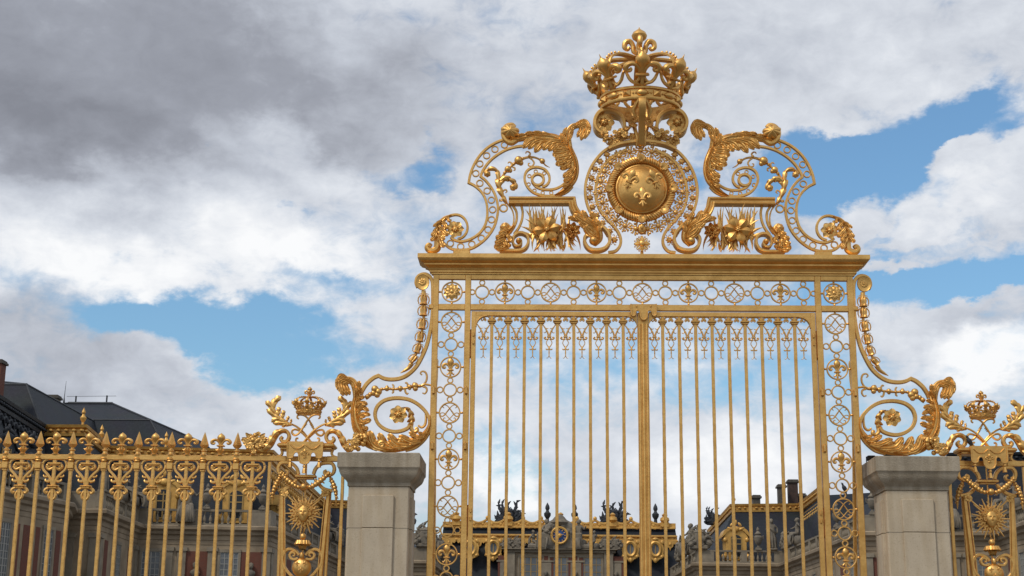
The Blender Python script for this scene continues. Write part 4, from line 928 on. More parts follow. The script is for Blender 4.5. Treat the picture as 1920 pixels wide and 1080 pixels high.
# ------------------------------------------------------------------ side brackets that rest on the stone piers
E1 = lambda pts, n=6: WP('E1', pts, n)
E2 = lambda pts, n=6: WP('E2', pts, n)
m = MB(); s_ = [(915, 235), (898, 185), (912, 125), (955, 92), (1010, 88), (1058, 118), (1084, 175), (1090, 280), (1090, 430), (1082, 580), (1058, 740), (1020, 890), (965, 1020), (900, 1130), (810, 1215), (720, 1258), (620, 1270), (540, 1258), (478, 1228, 'c'), (420, 1255), (350, 1315), (300, 1390), (280, 1440)]
m.strip(E1(s_), [30*KE]*2+[40*KE]*9, .075, bev=.12)
m.box(W('E1', 1045, 450)[0], W('E1', 1105, 450)[0], -.05, .05, W('E1', 1075, 480)[1], W('E1', 1075, 430)[1], .01)
ri = [(830, 705), (800, 742), (720, 772), (630, 775), (540, 742), (470, 680), (440, 590), (462, 500), (530, 435), (620, 405), (720, 400), (830, 420), (930, 475), (1010, 555), (1052, 640), (1052, 730), (1020, 820), (960, 895), (880, 955), (780, 990)]
m.strip(E2(ri), [30*KE]+[38*KE]*12+[44*KE]*3+[30*KE], .08, bev=.12)
bk = m.build('side_bracket', GOLD, gate)
m = MB(); c = W('E1', 975, 180); m.lathe([(74*KE, 0), (78*KE, .02), (74*KE, .04), (60*KE, .03), (0, .03)], (c[0], -.01, c[1]), (0, -1, 0), n=28); m.v = [(x, y, c[1]+(z-c[1])*1.22) for x, y, z in m.v]
m.place(ROSE, c, 62*KE, -.02); m.build('rosette', GOLD, bk)
m = MB(); gl = [(987, 380, 118, 0), (984, 505, 118, .02), (972, 655, 118, .08), (950, 798, 112, .14), (920, 930, 104, .3), (868, 1045, 96, .75)]
m.tube(E1([(985, 270), (988, 330)]), .035)
for x, y, h, a in gl: m.place(BUD, W('E1', x, y), h*KE*1.02, -.02, -a)
m.tube(E1([(985, 330), (985, 600), (950, 800), (920, 930), (870, 1040), (820, 1120)]), .022, n=6)
m.tube(E1([(850, 1090), (820, 1135), (770, 1170), (722, 1198)]), [.04, .03, .022, .004], n=8)
for t in range(6): x, y = cr([(850, 1090), (820, 1135), (770, 1170), (722, 1198)], 4)[t+1]; c = W('E1', x, y); m.ell((c[0], -.01, c[1]), .034-.004*t, nu=8, nv=5)
m.build('bellflower_garland', GOLD, bk)
m = MB(); m.tube(E2([(330, 400), (400, 350), (455, 320), (520, 300), (575, 293), (640, 298), (725, 295), (830, 280), (890, 270), (950, 265), (1000, 245), (1085, 258)]), [.035, .03, .02, .02, .018, .018, .018, .018, .02, .022, .018, .014], n=8)
for x, y, r in ((355, 385, 28), (385, 360, 26), (440, 300, 42), (480, 330, 40), (465, 365, 34), (425, 345, 34), (515, 300, 18), (575, 295, 30), (575, 275, 18), (610, 296, 15), (650, 297, 14), (690, 297, 15), (725, 292, 30), (725, 310, 20), (830, 275, 27), (830, 295, 18), (890, 262, 38), (895, 295, 30), (880, 240, 18), (940, 265, 18)):
    c = W('E2', x, y); m.ell((c[0], -.02, c[1]), r*KE, nu=10, nv=7)
for pts in ([(985, 250), (1015, 205), (1022, 150), (1005, 108), (970, 98), (950, 118), (968, 140)], [(975, 268), (1012, 280), (1022, 315), (1000, 348), (972, 340)], [(645, 295), (648, 262), (632, 243)], [(640, 302), (645, 330), (628, 345)], [(800, 285), (808, 250), (792, 226), (775, 232)], [(775, 290), (782, 330), (800, 352), (815, 340)]):
    m.tube(E2(pts), [.016, .016, .015, .013, .01], n=6)
m.build('berry_stem', GOLD, bk)
m = MB(); hood(m, 'E2', [(1056, 600), (1050, 700), (1005, 800), (925, 885), (820, 945), (700, 978), (570, 990), (430, 975)], [14, 26, 34, 36, 34, 30, 24, 10], [6, 16, 34, 46, 56, 60, 56, 20], 1, KE, .085, y=-.03, cut=0, lean=.2, flutes=6, per=44, M=17)
fronds(m, 'E2', KE, [((1040, 800), (985, 810), (930, 800), 16), ((1000, 850), (920, 850), (828, 795), 24), ((960, 900), (860, 900), (715, 835), 30), ((930, 910), (800, 890), (690, 870), 24), ((860, 940), (690, 920), (598, 815), 38), ((800, 960), (660, 950), (600, 890), 26), ((700, 975), (560, 930), (490, 805), 36), ((640, 985), (500, 960), (440, 880), 28), ((580, 990), (440, 930), (384, 780), 38)], relief=.05, y=-.06)
c = W('E2', 520, 935); m.tube(spiral(c, 34*KE, 8*KE, 1.2, 1.3, 18), [.03, .02], y=-.10)
m.build('acanthus_leaf', GOLD, bk)
m = MB(); hood(m, 'E2', [(470, 985), (370, 925), (285, 830), (225, 720), (202, 600), (208, 490), (235, 380), (240, 290)], [20, 40, 44, 40, 34, 34, 36, 30], [20, 70, 90, 100, 90, 70, 50, 30], 1, KE, .10, y=-.03, cut=0, lean=.2, flutes=7, per=44, M=19)
fronds(m, 'E2', KE, [((300, 800), (330, 830), (362, 900), 18), ((260, 760), (320, 760), (372, 745), 21), ((240, 700), (320, 680), (405, 655), 24), ((230, 640), (310, 590), (395, 600), 21), ((220, 580), (300, 520), (380, 555), 21), ((215, 520), (280, 470), (365, 482), 23), ((220, 450), (280, 410), (330, 400), 18), ((225, 380), (270, 330), (300, 300), 15), ((215, 620), (250, 560), (320, 490), 18), ((205, 680), (260, 620), (340, 620), 18), ((180, 620), (230, 720), (330, 850), 18), ((185, 680), (240, 800), (350, 920), 18)], relief=.05, y=-.07)
m.build('acanthus_leaf', GOLD, bk)
m = MB(); hood(m, 'E2', [(225, 400), (225, 320), (212, 255), (178, 212), (125, 196), (75, 215), (50, 260)], [30, 36, 40, 40, 36, 34, 10], [40, 46, 44, 40, 34, 30, 10], 1, KE, .09, y=-.04, cut=0, lean=.2, flutes=5, per=40, M=15)
fronds(m, 'E2', KE, [((190, 225), (110, 250), (168, 375), 24), ((175, 205), (80, 250), (135, 385), 26), ((160, 195), (55, 230), (95, 388), 28), ((150, 185), (35, 210), (48, 335), 26), ((140, 180), (60, 165), (20, 260), 22), ((235, 360), (260, 290), (275, 225), 22)], relief=.05, y=-.08)
m.build('leaf_horn', GOLD, bk)
m = MB(); hood(m, 'E2', [(760, 500), (815, 525), (850, 580), (860, 650), (845, 715)], [10, 26, 30, 28, 14], [10, 34, 54, 60, 16], 4, KE, .05, cut=.45)
m.tube(E2([(845, 700), (850, 750), (880, 780), (912, 765), (910, 740), (888, 745)]), [.03, .03, .03, .03, .025, .02]); m.tube(E2([(740, 520), (800, 520), (845, 580), (858, 660), (848, 730)]), .022, y=.02)
m.tube(E2([(1005, 560), (1012, 640), (1000, 700), (965, 728), (932, 712), (935, 698)]), [.012, .02, .022, .02, .016, .006], n=7)
m.place(FLOW5, W('E2', 705, 590), 102*KE, -.04, .1); m.build('flower', GOLD, bk)
m = MB(); rn = random.Random(9)
for _ in range(40):
    x, y = rn.uniform(110, 350), rn.uniform(835, 985)
    if y < 985-(x-90)*1.3 and x < 190: continue
    if rn.random() < .35: m.place(FLOW, W('E2', x, y), rn.uniform(26, 42)*KE, -.08-rn.random()*.1, rn.uniform(0, 3))
    else: c = W('E2', x, y); m.ell((c[0], -.06-rn.random()*.12, c[1]), rn.uniform(18, 36)*KE, nu=9, nv=6)
m.build('fruit_cluster', GOLD, bk)
mirror_tree(bk, gate)
# ------------------------------------------------------------------ stone piers
def stone_pier():
    a = at(633, 848, -.57); b = at(787.6, 848.5, -.57); zt_ = (a.z+b.z)/2
    x0, x1 = a.x, b.x; cx_ = (x0+x1)/2; hx = (x1-x0)/2
    t = thing('stone_pier', 'pale limestone pier with a plain moulded cap, left of the gate', 'pier', (cx_, 0, 0), 'stone piers flanking the gate')
    zs = [at(700, y, -.57).z for y in (848, 877, 884, 896, 903, 909)]
    def loft(m, P):
        vs = []
        for d, z in P: vs += [(cx_-hx+d, -.57+d, z), (cx_+hx-d, -.57+d, z), (cx_+hx-d, .57-d, z), (cx_-hx+d, .57-d, z)]
        n = len(P); fs = [(i*4+j, i*4+(j+1) % 4, i*4+4+(j+1) % 4, i*4+4+j) for i in range(n-1) for j in range(4)]+[(0, 1, 2, 3), tuple((n-1)*4+3-j for j in range(4))]
        m.add(vs, fs)
    m = MB(); D = .155
    loft(m, [(.012, zs[0]), (0, zs[0]-.012), (0, zs[1]+.012), (.010, zs[1]), (.022, zs[1]-.02), (.03, zs[2]), (.05, zs[2]-.045), (.085, zs[3]+.01), (.125, zs[3]-.03), (.14, zs[4]), (.14, zs[5]), (.16, zs[5]-.0)])
    m.build('pier_cap', CAPSTONE, t, ang=30)
    zc0 = zs[5]+.003; zj = at(700, 990, -.42).z; xa_ = cx_-hx+D; xb2 = cx_+hx-D; y0 = -.57+D
    m = MB(); m.box(xa_, xb2, y0, -y0, .5, zc0, .015); m.box(xa_-.06, xb2+.06, y0-.06, -y0+.06, .35, .5, .02); m.box(xa_-.12, xb2+.12, y0-.12, -y0+.12, 0, .349, .02)
    sh = m.build('pier_shaft', STONE, t, ang=30)
    pz1 = at(708, 929, y0).z; pxa, pxb = at(680, 929, y0).x, at(738, 929, y0).x; w_ = (pxb-pxa)/2
    def rp(nx):
        m = MB()
        zz = [.62, zj-.004-.95*3, zj-.004-.95*2, zj-.004-.95, zj-.004, pz1]
        if nx == 0: f = lambda a, b: m.box(cx_-w_, cx_+w_, y0-.034, y0+.01, a, b, .006)
        elif nx == 1: f = lambda a, b: m.box(xb2-.01, xb2+.034, -w_, w_, a, b, .005)
        else: f = lambda a, b: m.box(xa_-.034, xa_+.01, -w_, w_, a, b, .005)
        f(zj+.004, pz1)
        z = zj-.004
        while z-.95 > .6: f(z-.942, z); z -= .95
        f(.6, z)
        m.build('raised_panel', STONE, t, ang=30)
    rp(0); rp(1); rp(-1)
    m = MB(); z = zj
    while z > .7:
        m.box(xa_-.0015, xb2+.0015, y0-.0015, -y0+.0015, z-.003, z+.003); z -= .95
    m.build('mortar_joint', IRON, t, smooth=False)
    return t, cx_, hx, zs[0]
spier, PX, PHX, PZ = stone_pier()
t = mirror_tree(spier); t['label'] = 'pale limestone pier with moulded cap and small black floodlights, right of the gate'

# ------------------------------------------------------------------ gilded fence, with spears and lilies in turn
zr0 = W('G', 900, 812)[1]; zr1 = W('G', 900, 772)[1]
spx = [W('G', x, 790)[0] for x in (45, 290, 535, 785, 1035, 1275, 1525, 1775)]
pitch = (spx[-1]-spx[0])/7; X0 = spx[-1]; print('fence', spx, pitch, zr0, zr1)
fence = thing('gilded_fence', 'gilded railing of tall square bars topped by spears and lilies, left of the sunburst panel', 'fence', (X0-2, 0, 0))
PEND = -5.48
def bar_mesh(z0, z1, w, seed):
    m = MB(); rn = random.Random(seed); N = 60; wl = [w/2*(1+rn.uniform(-.05, .05)) for _ in range(N+1)]
    m.sweep([(rn.uniform(-.0012, .0012), 0, z0+(z1-z0)*i/N) for i in range(N+1)], lambda u: [(a*lerp_list(wl, u), b*lerp_list(wl, u)) for a, b in ((-1, -.82), (-.82, -1), (.82, -1), (1, -.82), (1, .82), (.82, 1), (-.82, 1), (-1, .82))])
    return m
mz = lambda x, y: (W('H', x, y)[0]-W('H', 385, y)[0]*0, W('H', x, y)[1])
def HL(pts, xc=None):
    out = []
    for x, y in pts:
        a = W('H', x, y); out.append((a[0]-W('G', 408, 790)[0], a[1]))
    return out
KH = K('H', 400, 150)
sb = bar_mesh(.45, zr0-.02, .048, 1); z88 = W('G', 900, 880)[1]
sb.box(-.047, .047, -.047, .047, z88, zr0-.03, .008); sb.box(-.037, .037, -.037, .037, z88-.03, z88, .008)
sb.lathe([(.045, 0), (.058, .02), (.05, .035), (.062, .05), (.05, .065), (.04, .075)], (0, 0, zr0-.03), n=14)
SB = sb.mesh('spear_bar', GOLD)
h = MB(); zt2 = W('G', 45, 590)[1]; zb2 = zr1
h.lathe([(.055, 0), (.058, .015), (.035, .03), (.03, .06), (.045, .075), (.045, .085), (.022, .1), (.022, .12)], (0, 0, zb2-.01), n=14)
zz = zb2+.10; L = zt2-zz
h.lathe([(.02, 0), (.046, .07*L), (.070, .21*L), (.062, .28*L), (.042, .52*L), (.020, .80*L), (.001, L)], (0, 0, zz), n=4, sq=1)
SH = h.mesh('spear_head', GOLD, ang=25)
lb = bar_mesh(.45, W('H', 390, 112)[1], .046, 2); zc1 = W('H', 390, 118)[1]
lb.box(-.10, .10, -.04, .04, zc1-.010, zc1+.020, .006); lb.box(-.075, .075, -.034, .034, zc1-.030, zc1-.010, .008); lb.box(-.024, .024, -.024, .024, zc1+.01, zr0-.001, .0)
zc3 = W('H', 385, 288)[1]; lb.box(-.08, .08, -.045, .045, zc3-.006, zc3+.018, .006); lb.box(-.062, .062, -.038, .038, zc3-.034, zc3-.006, .008)
LB = lb.mesh('lily_bar', GOLD)
s = MB(); cxx = W('G', 408, 790)[0]
O = lambda x, y: ((x-392-(y-130)*-.09)*KH*.99, W('H', 390, y)[1])
for sg in (-1, 1):
    T = lambda pts: [(sg*abs(a) if True else a, b) for a, b in (O(x, y) for x, y in pts)]
    s.strip(cr(T([(302, 118), (300, 140), (308, 165), (335, 195), (360, 232), (372, 275)]), 5), [.032, .034, .036, .038, .040], .04)
    s.strip(cr(T([(302, 122), (315, 98), (345, 84), (378, 82)]), 5), .030, .04)
    s.tube(cr(T([(392, 140), (372, 152), (350, 160), (334, 148), (338, 130), (352, 134), (350, 146)]), 4), [0.0196, 0.0210, 0.0224, 0.0238, 0.0224, 0.0196, 0.0168], n=7)
    s.tube(cr(T([(345, 208), (330, 215), (312, 212), (308, 200)]), 4), [0.0168, 0.0182, 0.0154, 0.0070], n=6); s.tube(cr(T([(362, 240), (345, 250), (325, 245), (322, 232)]), 4), [0.0196, 0.0235, 0.0196, 0.0078], n=6)
    s.tube(cr(T([(378, 300), (352, 298), (325, 308), (315, 325), (328, 338), (340, 325)]), 4), [0.0196, 0.0196, 0.0224, 0.0238, 0.0210, 0.0168], n=7)
    s.tube(cr(T([(378, 305), (360, 325), (346, 352), (352, 378), (370, 382), (372, 366)]), 4), [0.0168, 0.0182, 0.0210, 0.0224, 0.0196, 0.0154], n=7)
    s.ell((T([(332, 150)])[0][0], -.01, T([(332, 145)])[0][1]), .016, nu=8, nv=5)
SC = s.mesh('scroll_brace', GOLD)
fl = MB(); zf1 = W('G', 1155, 610)[1]; zf0 = zr1+.03; kf = (zf1-zf0)/1.0
fl.merge(p_fleur(1.45), Matrix.Translation((0, 0, (zf0+zf1)/2+.01)) @ Matrix.Diagonal((kf*1.24, kf*1.15, kf, 1)))
fl.lathe([(.05, 0), (.055, .012), (.03, .03), (.045, .06), (.06, .075), (.035, .09)], (0, 0, zr1-.005), n=14)
FL = fl.mesh('lily_finial', GOLD)
def add(me, name, parent, x):
    o = bpy.data.objects.new(name, me); col.objects.link(o); o.parent = parent; o.location = (x, 0, 0); return o
def fence_run(root, xs, ends):
    ox = root.location.x
    for kind, x in xs:
        if kind == 's': b = add(SB, 'spear_bar', root, x-ox); add(SH, 'spear_head', b, 0)
        else:
            b = add(LB, 'lily_bar', root, x-ox); add(FL, 'lily_finial', b, 0); add(SC, 'scroll_brace', b, 0)
    m = MB(); m.box(ends[0], ends[1], -.035, .035, zr0, zr1, .008); m.build('top_rail', GOLD, root)
    m = MB(); m.box(ends[0], ends[1], -.03, .03, .42, .48, .008); m.build('bottom_rail', GOLD, root)
xs = []
for i in range(-5, 8): xs += [('s', X0-pitch*i if i >= 0 else None), ('l', X0-pitch*(i+.5))] if i >= 0 else []
xs += [('s', X0-pitch*8), ('l', X0-pitch*8.5), ('s', X0-pitch*9), ('l', X0+pitch*.5)]
fence_run(fence, xs, (X0-pitch*9.3, PEND))
kerb = MB(); kerb.box(-14, -PHX*0-5.9+1.05, -.28, .28, 0, .42, .02)
fr2 = thing('gilded_fence', 'short stretch of gilded railing at the very right edge, beyond the right sunburst panel', 'fence', (-(X0-2), 0, 0))
fence_run(fr2, [('l', -(X0+pitch*.5)), ('s', -X0), ('l', -X0+pitch*.5), ('s', -X0+pitch), ('l', -X0+pitch*1.5)], (-PEND, -X0+pitch*2.0))
for s_, lab in ((-1, 'low stone base wall carrying the left gilded railing'), (1, 'low stone base wall carrying the right gilded railing')):
    m = MB(); a, b = sorted((s_*4.55, s_*12)); m.box(a, b, -.26, .26, 0, .42, .03); o = m.build('base_wall', STONE); tag(o, lab, 'wall')

# ------------------------------------------------------------------ ornamental panel with the sun mask
XP = -4.99
def face(m, c, w, h, y):
    N, M_ = 34, 26; vs = []; fs = []
    g = lambda x, z, a, b, sx, sz: math.exp(-((x-a)/sx)**2-((z-b)/sz)**2)
    for i in range(N+1):
        for j in range(M_+1):
            r = j/M_; a = 2*PI*i/N; u, v = r*math.cos(a), r*math.sin(a)
            uu = u*(1-.16*max(0, -v))
            d = .62*math.sqrt(max(0, 1-r*r*.985))
            d += .20*g(u, v, 0, -.05, .11, .26)+.10*g(u, v, 0, -.17, .15, .09)           # nose
            d += .07*(g(u, v, .34, .26, .24, .08)+g(u, v, -.34, .26, .24, .08))          # brows
            d -= .13*(g(u, v, .32, .10, .17, .09)+g(u, v, -.32, .10, .17, .09))          # sockets
            d += .07*(g(u, v, .32, .10, .09, .05)+g(u, v, -.32, .10, .09, .05))          # eyelids
            d += .05*(g(u, v, .45, -.2, .2, .2)+g(u, v, -.45, -.2, .2, .2))              # cheeks
            d += .08*g(u, v, 0, -.42, .22, .05)+.08*g(u, v, 0, -.53, .16, .05)-.07*g(u, v, 0, -.475, .2, .025)  # lips
            d += .08*g(u, v, 0, -.78, .2, .12)
            vs.append((c[0]+uu*w, y-d*w*.95, c[1]+v*h))
    fs = [(i*(M_+1)+j, (i+1)*(M_+1)+j, (i+1)*(M_+1)+j+1, i*(M_+1)+j+1) for i in range(N) for j in range(M_)]
    m.add(vs, fs)
def sun_panel():
    t = thing('sunburst_panel', 'gilded openwork fence panel with a sun mask, garlands, monogram and crown, left of the gate', 'fence panel', (XP, 0, 0), 'crowned sunburst panels beside the gate')
    def H_(v, pts, side=-1, n=5):
        """trace of one half, given on either side, brought to the other by the panel's own axis"""
        return [[(XP+sg*abs(W(v, x, y)[0]-XP), W(v, x, y)[1]) for x, y in cr(pts, n)] for sg in (-1, 1)]
    k = KF
    # posts of the panel and cross rail
    m = MB()
    m.box(PEND-.02, XP-.30-.0, -.034, .034, zr0, zr1, .006)
    m.box(XP+.30, PX-PHX+.1, -.034, .034, zr0, zr1, .006); m.box(XP-.30, XP+.30, -.03, .03, zr0+.004, zr1-.004, .004)
    bars_x = (XP-.56, XP+.56)
    for s in (-1, 1):
        for p in H_('F1', [(225, 790), (232, 840), (205, 875), (150, 888)]): pass
    for p in H_('F1', [(225, 792), (236, 835), (212, 870), (150, 888)]): m.strip(p, .035, .06)
    fr = m.build('panel_frame', GOLD, t)
    for s in (-1, 1):
        b = bar_mesh(.45, zr0-.01, .046, 5+s); b.v = [(x+XP+s*.545, y, z) for x, y, z in b.v]; b.build('panel_bar', GOLD, t)
    # tapering inner frame
    m = MB(); zt_ = W('F2', 205, 178)[1]
    for sg in (-1, 1):
        m.strip([(XP+sg*.345, zt_), (XP+sg*.245, 2.4), (XP+sg*.21, .45)], .062, .07)
        m.strip([(XP+sg*.36, zt_-.01), (XP+sg*.335, 2.4), (XP+sg*.33, .45)], .045, .05, y=.03)
        m.strip([(XP+sg*.30, zt_-.02), (XP+sg*.205, 2.4), (XP+sg*.17, .45)], .014, .03, y=-.03)
    for p in H_('F2', [(190, 176), (240, 172), (300, 150), (350, 105), (380, 85)]): m.strip(p, .052, .07)
    m.box(XP-.35, XP+.35, -.05, .05, .42, .5, .01); m.tube([(XP, .5), (XP, 4.6)], .012)
    m.build('tapered_frame', GOLD, t)
    # slab and cloth
    z0, z1 = W('F1', 490, 795)[1], W('F1', 490, 738)[1]; hw_ = 322*k
    m = MB(); m.box(XP-hw_, XP+hw_, -.17, .17, z0+.012, z1, .022); m.box(XP-hw_+.05, XP+hw_-.05, -.13, .13, z0-.02, z0+.012, .008)
    sl_ = m.build('top_slab', GOLD, t)
    f = [(-197, 738), (-197, 880), (-190, 905), (-160, 918), (-130, 905), (-122, 870), (-105, 850), (-82, 850), (-68, 870), (-64, 930), (-45, 968), (0, 985), (45, 968), (64, 930), (68, 870), (82, 850), (105, 850), (122, 870), (130, 905), (160, 918), (190, 905), (197, 880), (197, 738)]
    pts = [(XP+a*k, W('F1', 490, y)[1]) for a, y in f]
    m = MB(); m.prism(pts[::-1], -.205, -.175); m.box(XP-197*k, XP+197*k, -.20, .18, z1-.004, z1+.014, .004)
    m.strip(pts, .016, .02, y=-.21)
    for sg in (-1, 1):
        m.tube(cr([(XP+sg*165*k, pts[0][1]-.03), (XP+sg*120*k, pts[0][1]-.085), (XP+sg*60*k, pts[0][1]-.09), (XP+sg*10*k, pts[0][1]-.04)], 5), .012, y=-.21, n=6)
    m.place(FLEUR, (XP, W('F1', 490, 868)[1]), .15, -.215)
    m.build('lambrequin', GOLD, sl_)
    for a, y in ((-160, 922), (0, 988), (160, 922)):
        m = MB(); z = W('F1', 490, y)[1]; m.lathe([(.012, 0), (.022, -.01), (.026, -.03), (.014, -.045), (.022, -.06), (.03, -.11), (.034, -.125), (.0, -.12)], (XP+a*k, -.19, z), n=12, flute=.08, nf=6); m.build('tassel', GOLD, sl_)
    # scrolls under the slab, small abacus
    m = MB()
    for p in H_('F1', [(420, 1075), (400, 1010), (350, 960), (290, 945), (225, 950), (192, 1000), (200, 1060), (245, 1090), (290, 1080), (300, 1045), (275, 1030)]): m.strip(p, [.05]*6+[.035]*4, .07)
    z = W('F2', 480, 28)[1]; m.box(XP-.155, XP+.155, -.07, .07, z-.012, z+.03, .01); m.box(XP-.12, XP+.12, -.05, .05, z-.035, z-.012, .008)
    for p in H_('F2', [(395, 50), (385, 75), (375, 100)]): m.strip(p, .045, .06)
    m.build('scroll_neck', GOLD, t)
    # garlands
    m = MB(); rn = random.Random(2)
    def beads(path, r, y=-.12):
        L = [0]
        for i in range(1, len(path)): L.append(L[-1]+math.dist(path[i], path[i-1]))
        n = int(L[-1]/(r*1.35)); m.tube(path, r*.4, y=y, n=6)
        for i in range(n+1):
            d = L[-1]*i/n; j = 1
            while j < len(path)-1 and L[j] < d: j += 1
            f_ = (d-L[j-1])/max(1e-6, L[j]-L[j-1]); c = (path[j-1][0]*(1-f_)+path[j][0]*f_, path[j-1][1]*(1-f_)+path[j][1]*f_)
            q = r*(.72+.5*math.sin(PI*i/n)); m.ell((c[0], y-q*.3, c[1]), q, nu=10, nv=7)
            for s in (-1, 1):
                a = rn.uniform(0, 2*PI); m.ell((c[0]+1.15*q*math.cos(a), y, c[1]+1.15*q*math.sin(a)), (q*.5, q*.3, q*.3), ang=a, nu=7, nv=5)
    for p in H_('F2', [(238, 0), (290, 55), (350, 105), (410, 145), (468, 158)]): beads(p, .034)
    for p in H_('F2', [(228, 20), (195, 80), (165, 140), (145, 200), (132, 255)]): beads(p, .031, -.06)
    for p in H_('F2', [(135, 265), (130, 335)]): m.tube(p, [.02, .004], y=-.06)
    for p in H_('F2', [(240, 0), (240, 1)]): m.ell((p[0][0], -.1, p[0][1]), .035); m.place(FLOW, p[0], .045, -.12)
    m.ell((XP, -.16, W('F2', 458, 150)[1]), .05); m.build('garland', GOLD, t)
    # sun mask
    c = (XP+.0, W('F2', 457, 440)[1]); m = MB()
    for i in range(26):
        a = 2*PI*(i+.5)/26; L_ = .31 if i % 2 else .26; r0 = .10
        if abs(math.sin(a)) > .86: L_ *= .9
        if i % 2: pts = [(c[0]+r*math.sin(a)*(1.0), c[1]+r*math.cos(a)) for r in (r0, L_)]; m.tube(pts, [.022, .006], y=-.05, n=6)
        else: pts = [(c[0]+r*math.sin(a)+.011*math.sin(5*PI*s_)*math.cos(a), c[1]+r*math.cos(a)-.011*math.sin(5*PI*s_)*math.sin(a)) for s_, r in [(q/14, r0+(L_-r0)*q/14) for q in range(15)]]; m.tube(pts, [.024, .019, .004], y=-.06, n=6)
    ra = m.build('sun_rays', GOLD, t)
    m = MB(); face(m, c, 66*k, 98*k, -.10); m.ell((c[0], -.03, c[1]), (.10, .06, .125)); mk = m.build('sun_mask', GOLD, t, ang=60)
    m = MB(); rn = random.Random(8)
    for i in range(34):
        a = PI*(-.62+1.24*i/33); R1 = .088+.02*rn.random(); x = c[0]+R1*.95*math.sin(a); z = c[1]+.022+R1*1.12*math.cos(a)
        m.tube(spiral((x, z), .022+.012*rn.random(), .004, rn.uniform(0, 6), 1.3, 10), .009, y=-.10-rn.random()*.03, n=6)
    m.build('curled_hair', GOLD, mk)
    # flower sprays crossing above the mask
    for p in H_('F2', [(400, 330), (340, 280), (290, 230), (262, 205)]): m = MB(); m.tube(p, .012, y=-.03, n=6); m.place(FLOW, p[-1], .055, -.04); m.place(FLOW, p[-4], .045, -.04); m.build('flower_spray', GOLD, ra)
    # ball, leaf cup, heart scroll, little disc
    m = MB(); z = W('F2', 440, 700)[1]; m.ell((XP, -.03, z), (.047, .045, .052)); m.tube([(XP, z+.05), (XP, z+.18)], .012); m.tube([(XP, z-.05), (XP, z-.09)], .02)
    z = W('F2', 440, 790)[1]
    for i in range(9):
        a = PI*(-.5+i/8); m.tube([(XP+.02*math.sin(a), -.02, z+.035), (XP+.085*math.sin(a), -.02-.07*math.cos(a), z+.045), (XP+.105*math.sin(a), -.02-.09*math.cos(a), z+.005), (XP+.095*math.sin(a), -.02-.085*math.cos(a), z-.02)], [.012, .024, .026, .012], n=7, ref=(0, 0, 1))
        m.tube([(XP, -.03, z+.02), (XP+.05*math.sin(a), -.03-.04*math.cos(a), z-.02), (XP+.035*math.sin(a), -.03-.03*math.cos(a), z-.075)], [.02, .022, .018], n=7, ref=(0, 0, 1))
    m.build('leaf_cup', GOLD, t)
    m = MB()
    for p in H_('F2', [(425, 905), (385, 858), (310, 840), (258, 880), (240, 950), (252, 1020), (290, 1085), (350, 1150), (430, 1210)]): m.strip(p, .042, .08)
    for p in H_('F2', [(415, 945), (380, 955), (340, 945), (325, 910), (345, 880), (378, 885), (380, 912), (360, 918)]): m.strip(p, [.035]*5+[.022]*2, .08, y=-.03)
    m.ell((XP, -.05, W('F2', 430, 915)[1]), (.035, .05, .06)); hs = m.build('heart_scroll', GOLD, t)
    z = W('F2', 425, 1045)[1]; m = MB(); m.lathe([(.135, 0), (.14, .015), (.13, .03), (.11, .055), (.07, .08), (.03, .09), (0, .092)], (XP, -.02, z), (0, -1, 0), n=36)
    for a, b in ((-.055, .045), (.055, .045), (0, -.045)): m.place(p_fleur(1.2), (XP+a, z+b), .085, -.115+abs(a)*.2)
    m.build('little_disc', GOLD, hs)
    m = MB(); z = 2.35; m.tube([(XP, z), (XP, .6)], .03); m.lathe([(.03, -.1), (.07, 0), (.05, .1), (.03, .2)], (XP, 0, 1.6)); m.build('lower_stem', GOLD, t)
    # monogram, leaf sprays, crown
    m = MB()
    L1 = [(400, 452), (383, 440), (385, 415), (415, 405), (465, 415), (510, 455), (550, 520), (585, 580), (625, 628), (665, 637), (692, 605), (672, 575), (625, 580), (575, 612), (525, 660), (480, 705), (440, 722), (400, 718), (378, 695), (385, 672), (405, 672)]
    cxm = 512
    L1 = [(XP+(x-cxm)*k, W('F1', 512, y)[1]) for x, y in cr(L1, 4)]
    for sg in (-1, 1): m.tube([(XP+sg*(a-XP), b) for a, b in L1], [.012, .015, .015, .017, .017, .016, .015, .015, .014], y=.015*sg, n=7)
    for sg in (-1, 1):
        St = [(720, 505), (650, 535), (575, 590), (520, 650), (470, 715)]; m.tube([(XP+sg*(x-cxm)*k, W('F1', 512, y)[1]) for x, y in cr(St, 5)], [.014, .016, .014, .013], y=-.02*sg, n=7)
        for j in range(3): x_, y_ = (540-j*16*0+j*10, 505+j*16); m.ell((XP+sg*(x_-cxm)*k, .015, W('F1', 512, y_)[1]), (.024, .02, .012), ang=sg*.6, nu=9, nv=5)
    mo = m.build('monogram', GOLD, t)
    lobes = [((700, 520), (800, 500), (905, 505), 34), ((740, 500), (850, 455), (925, 490), 36), ((690, 525), (760, 520), (800, 545), 24), ((800, 470), (900, 410), (985, 345), 34), ((880, 400), (930, 320), (1000, 255), 36),
             ((900, 360), (905, 270), (830, 200), 40), ((850, 430), (850, 370), (842, 322), 30), ((800, 465), (800, 410), (785, 358), 28), ((750, 490), (740, 450), (728, 425), 20), ((710, 510), (700, 480), (702, 455), 14)]
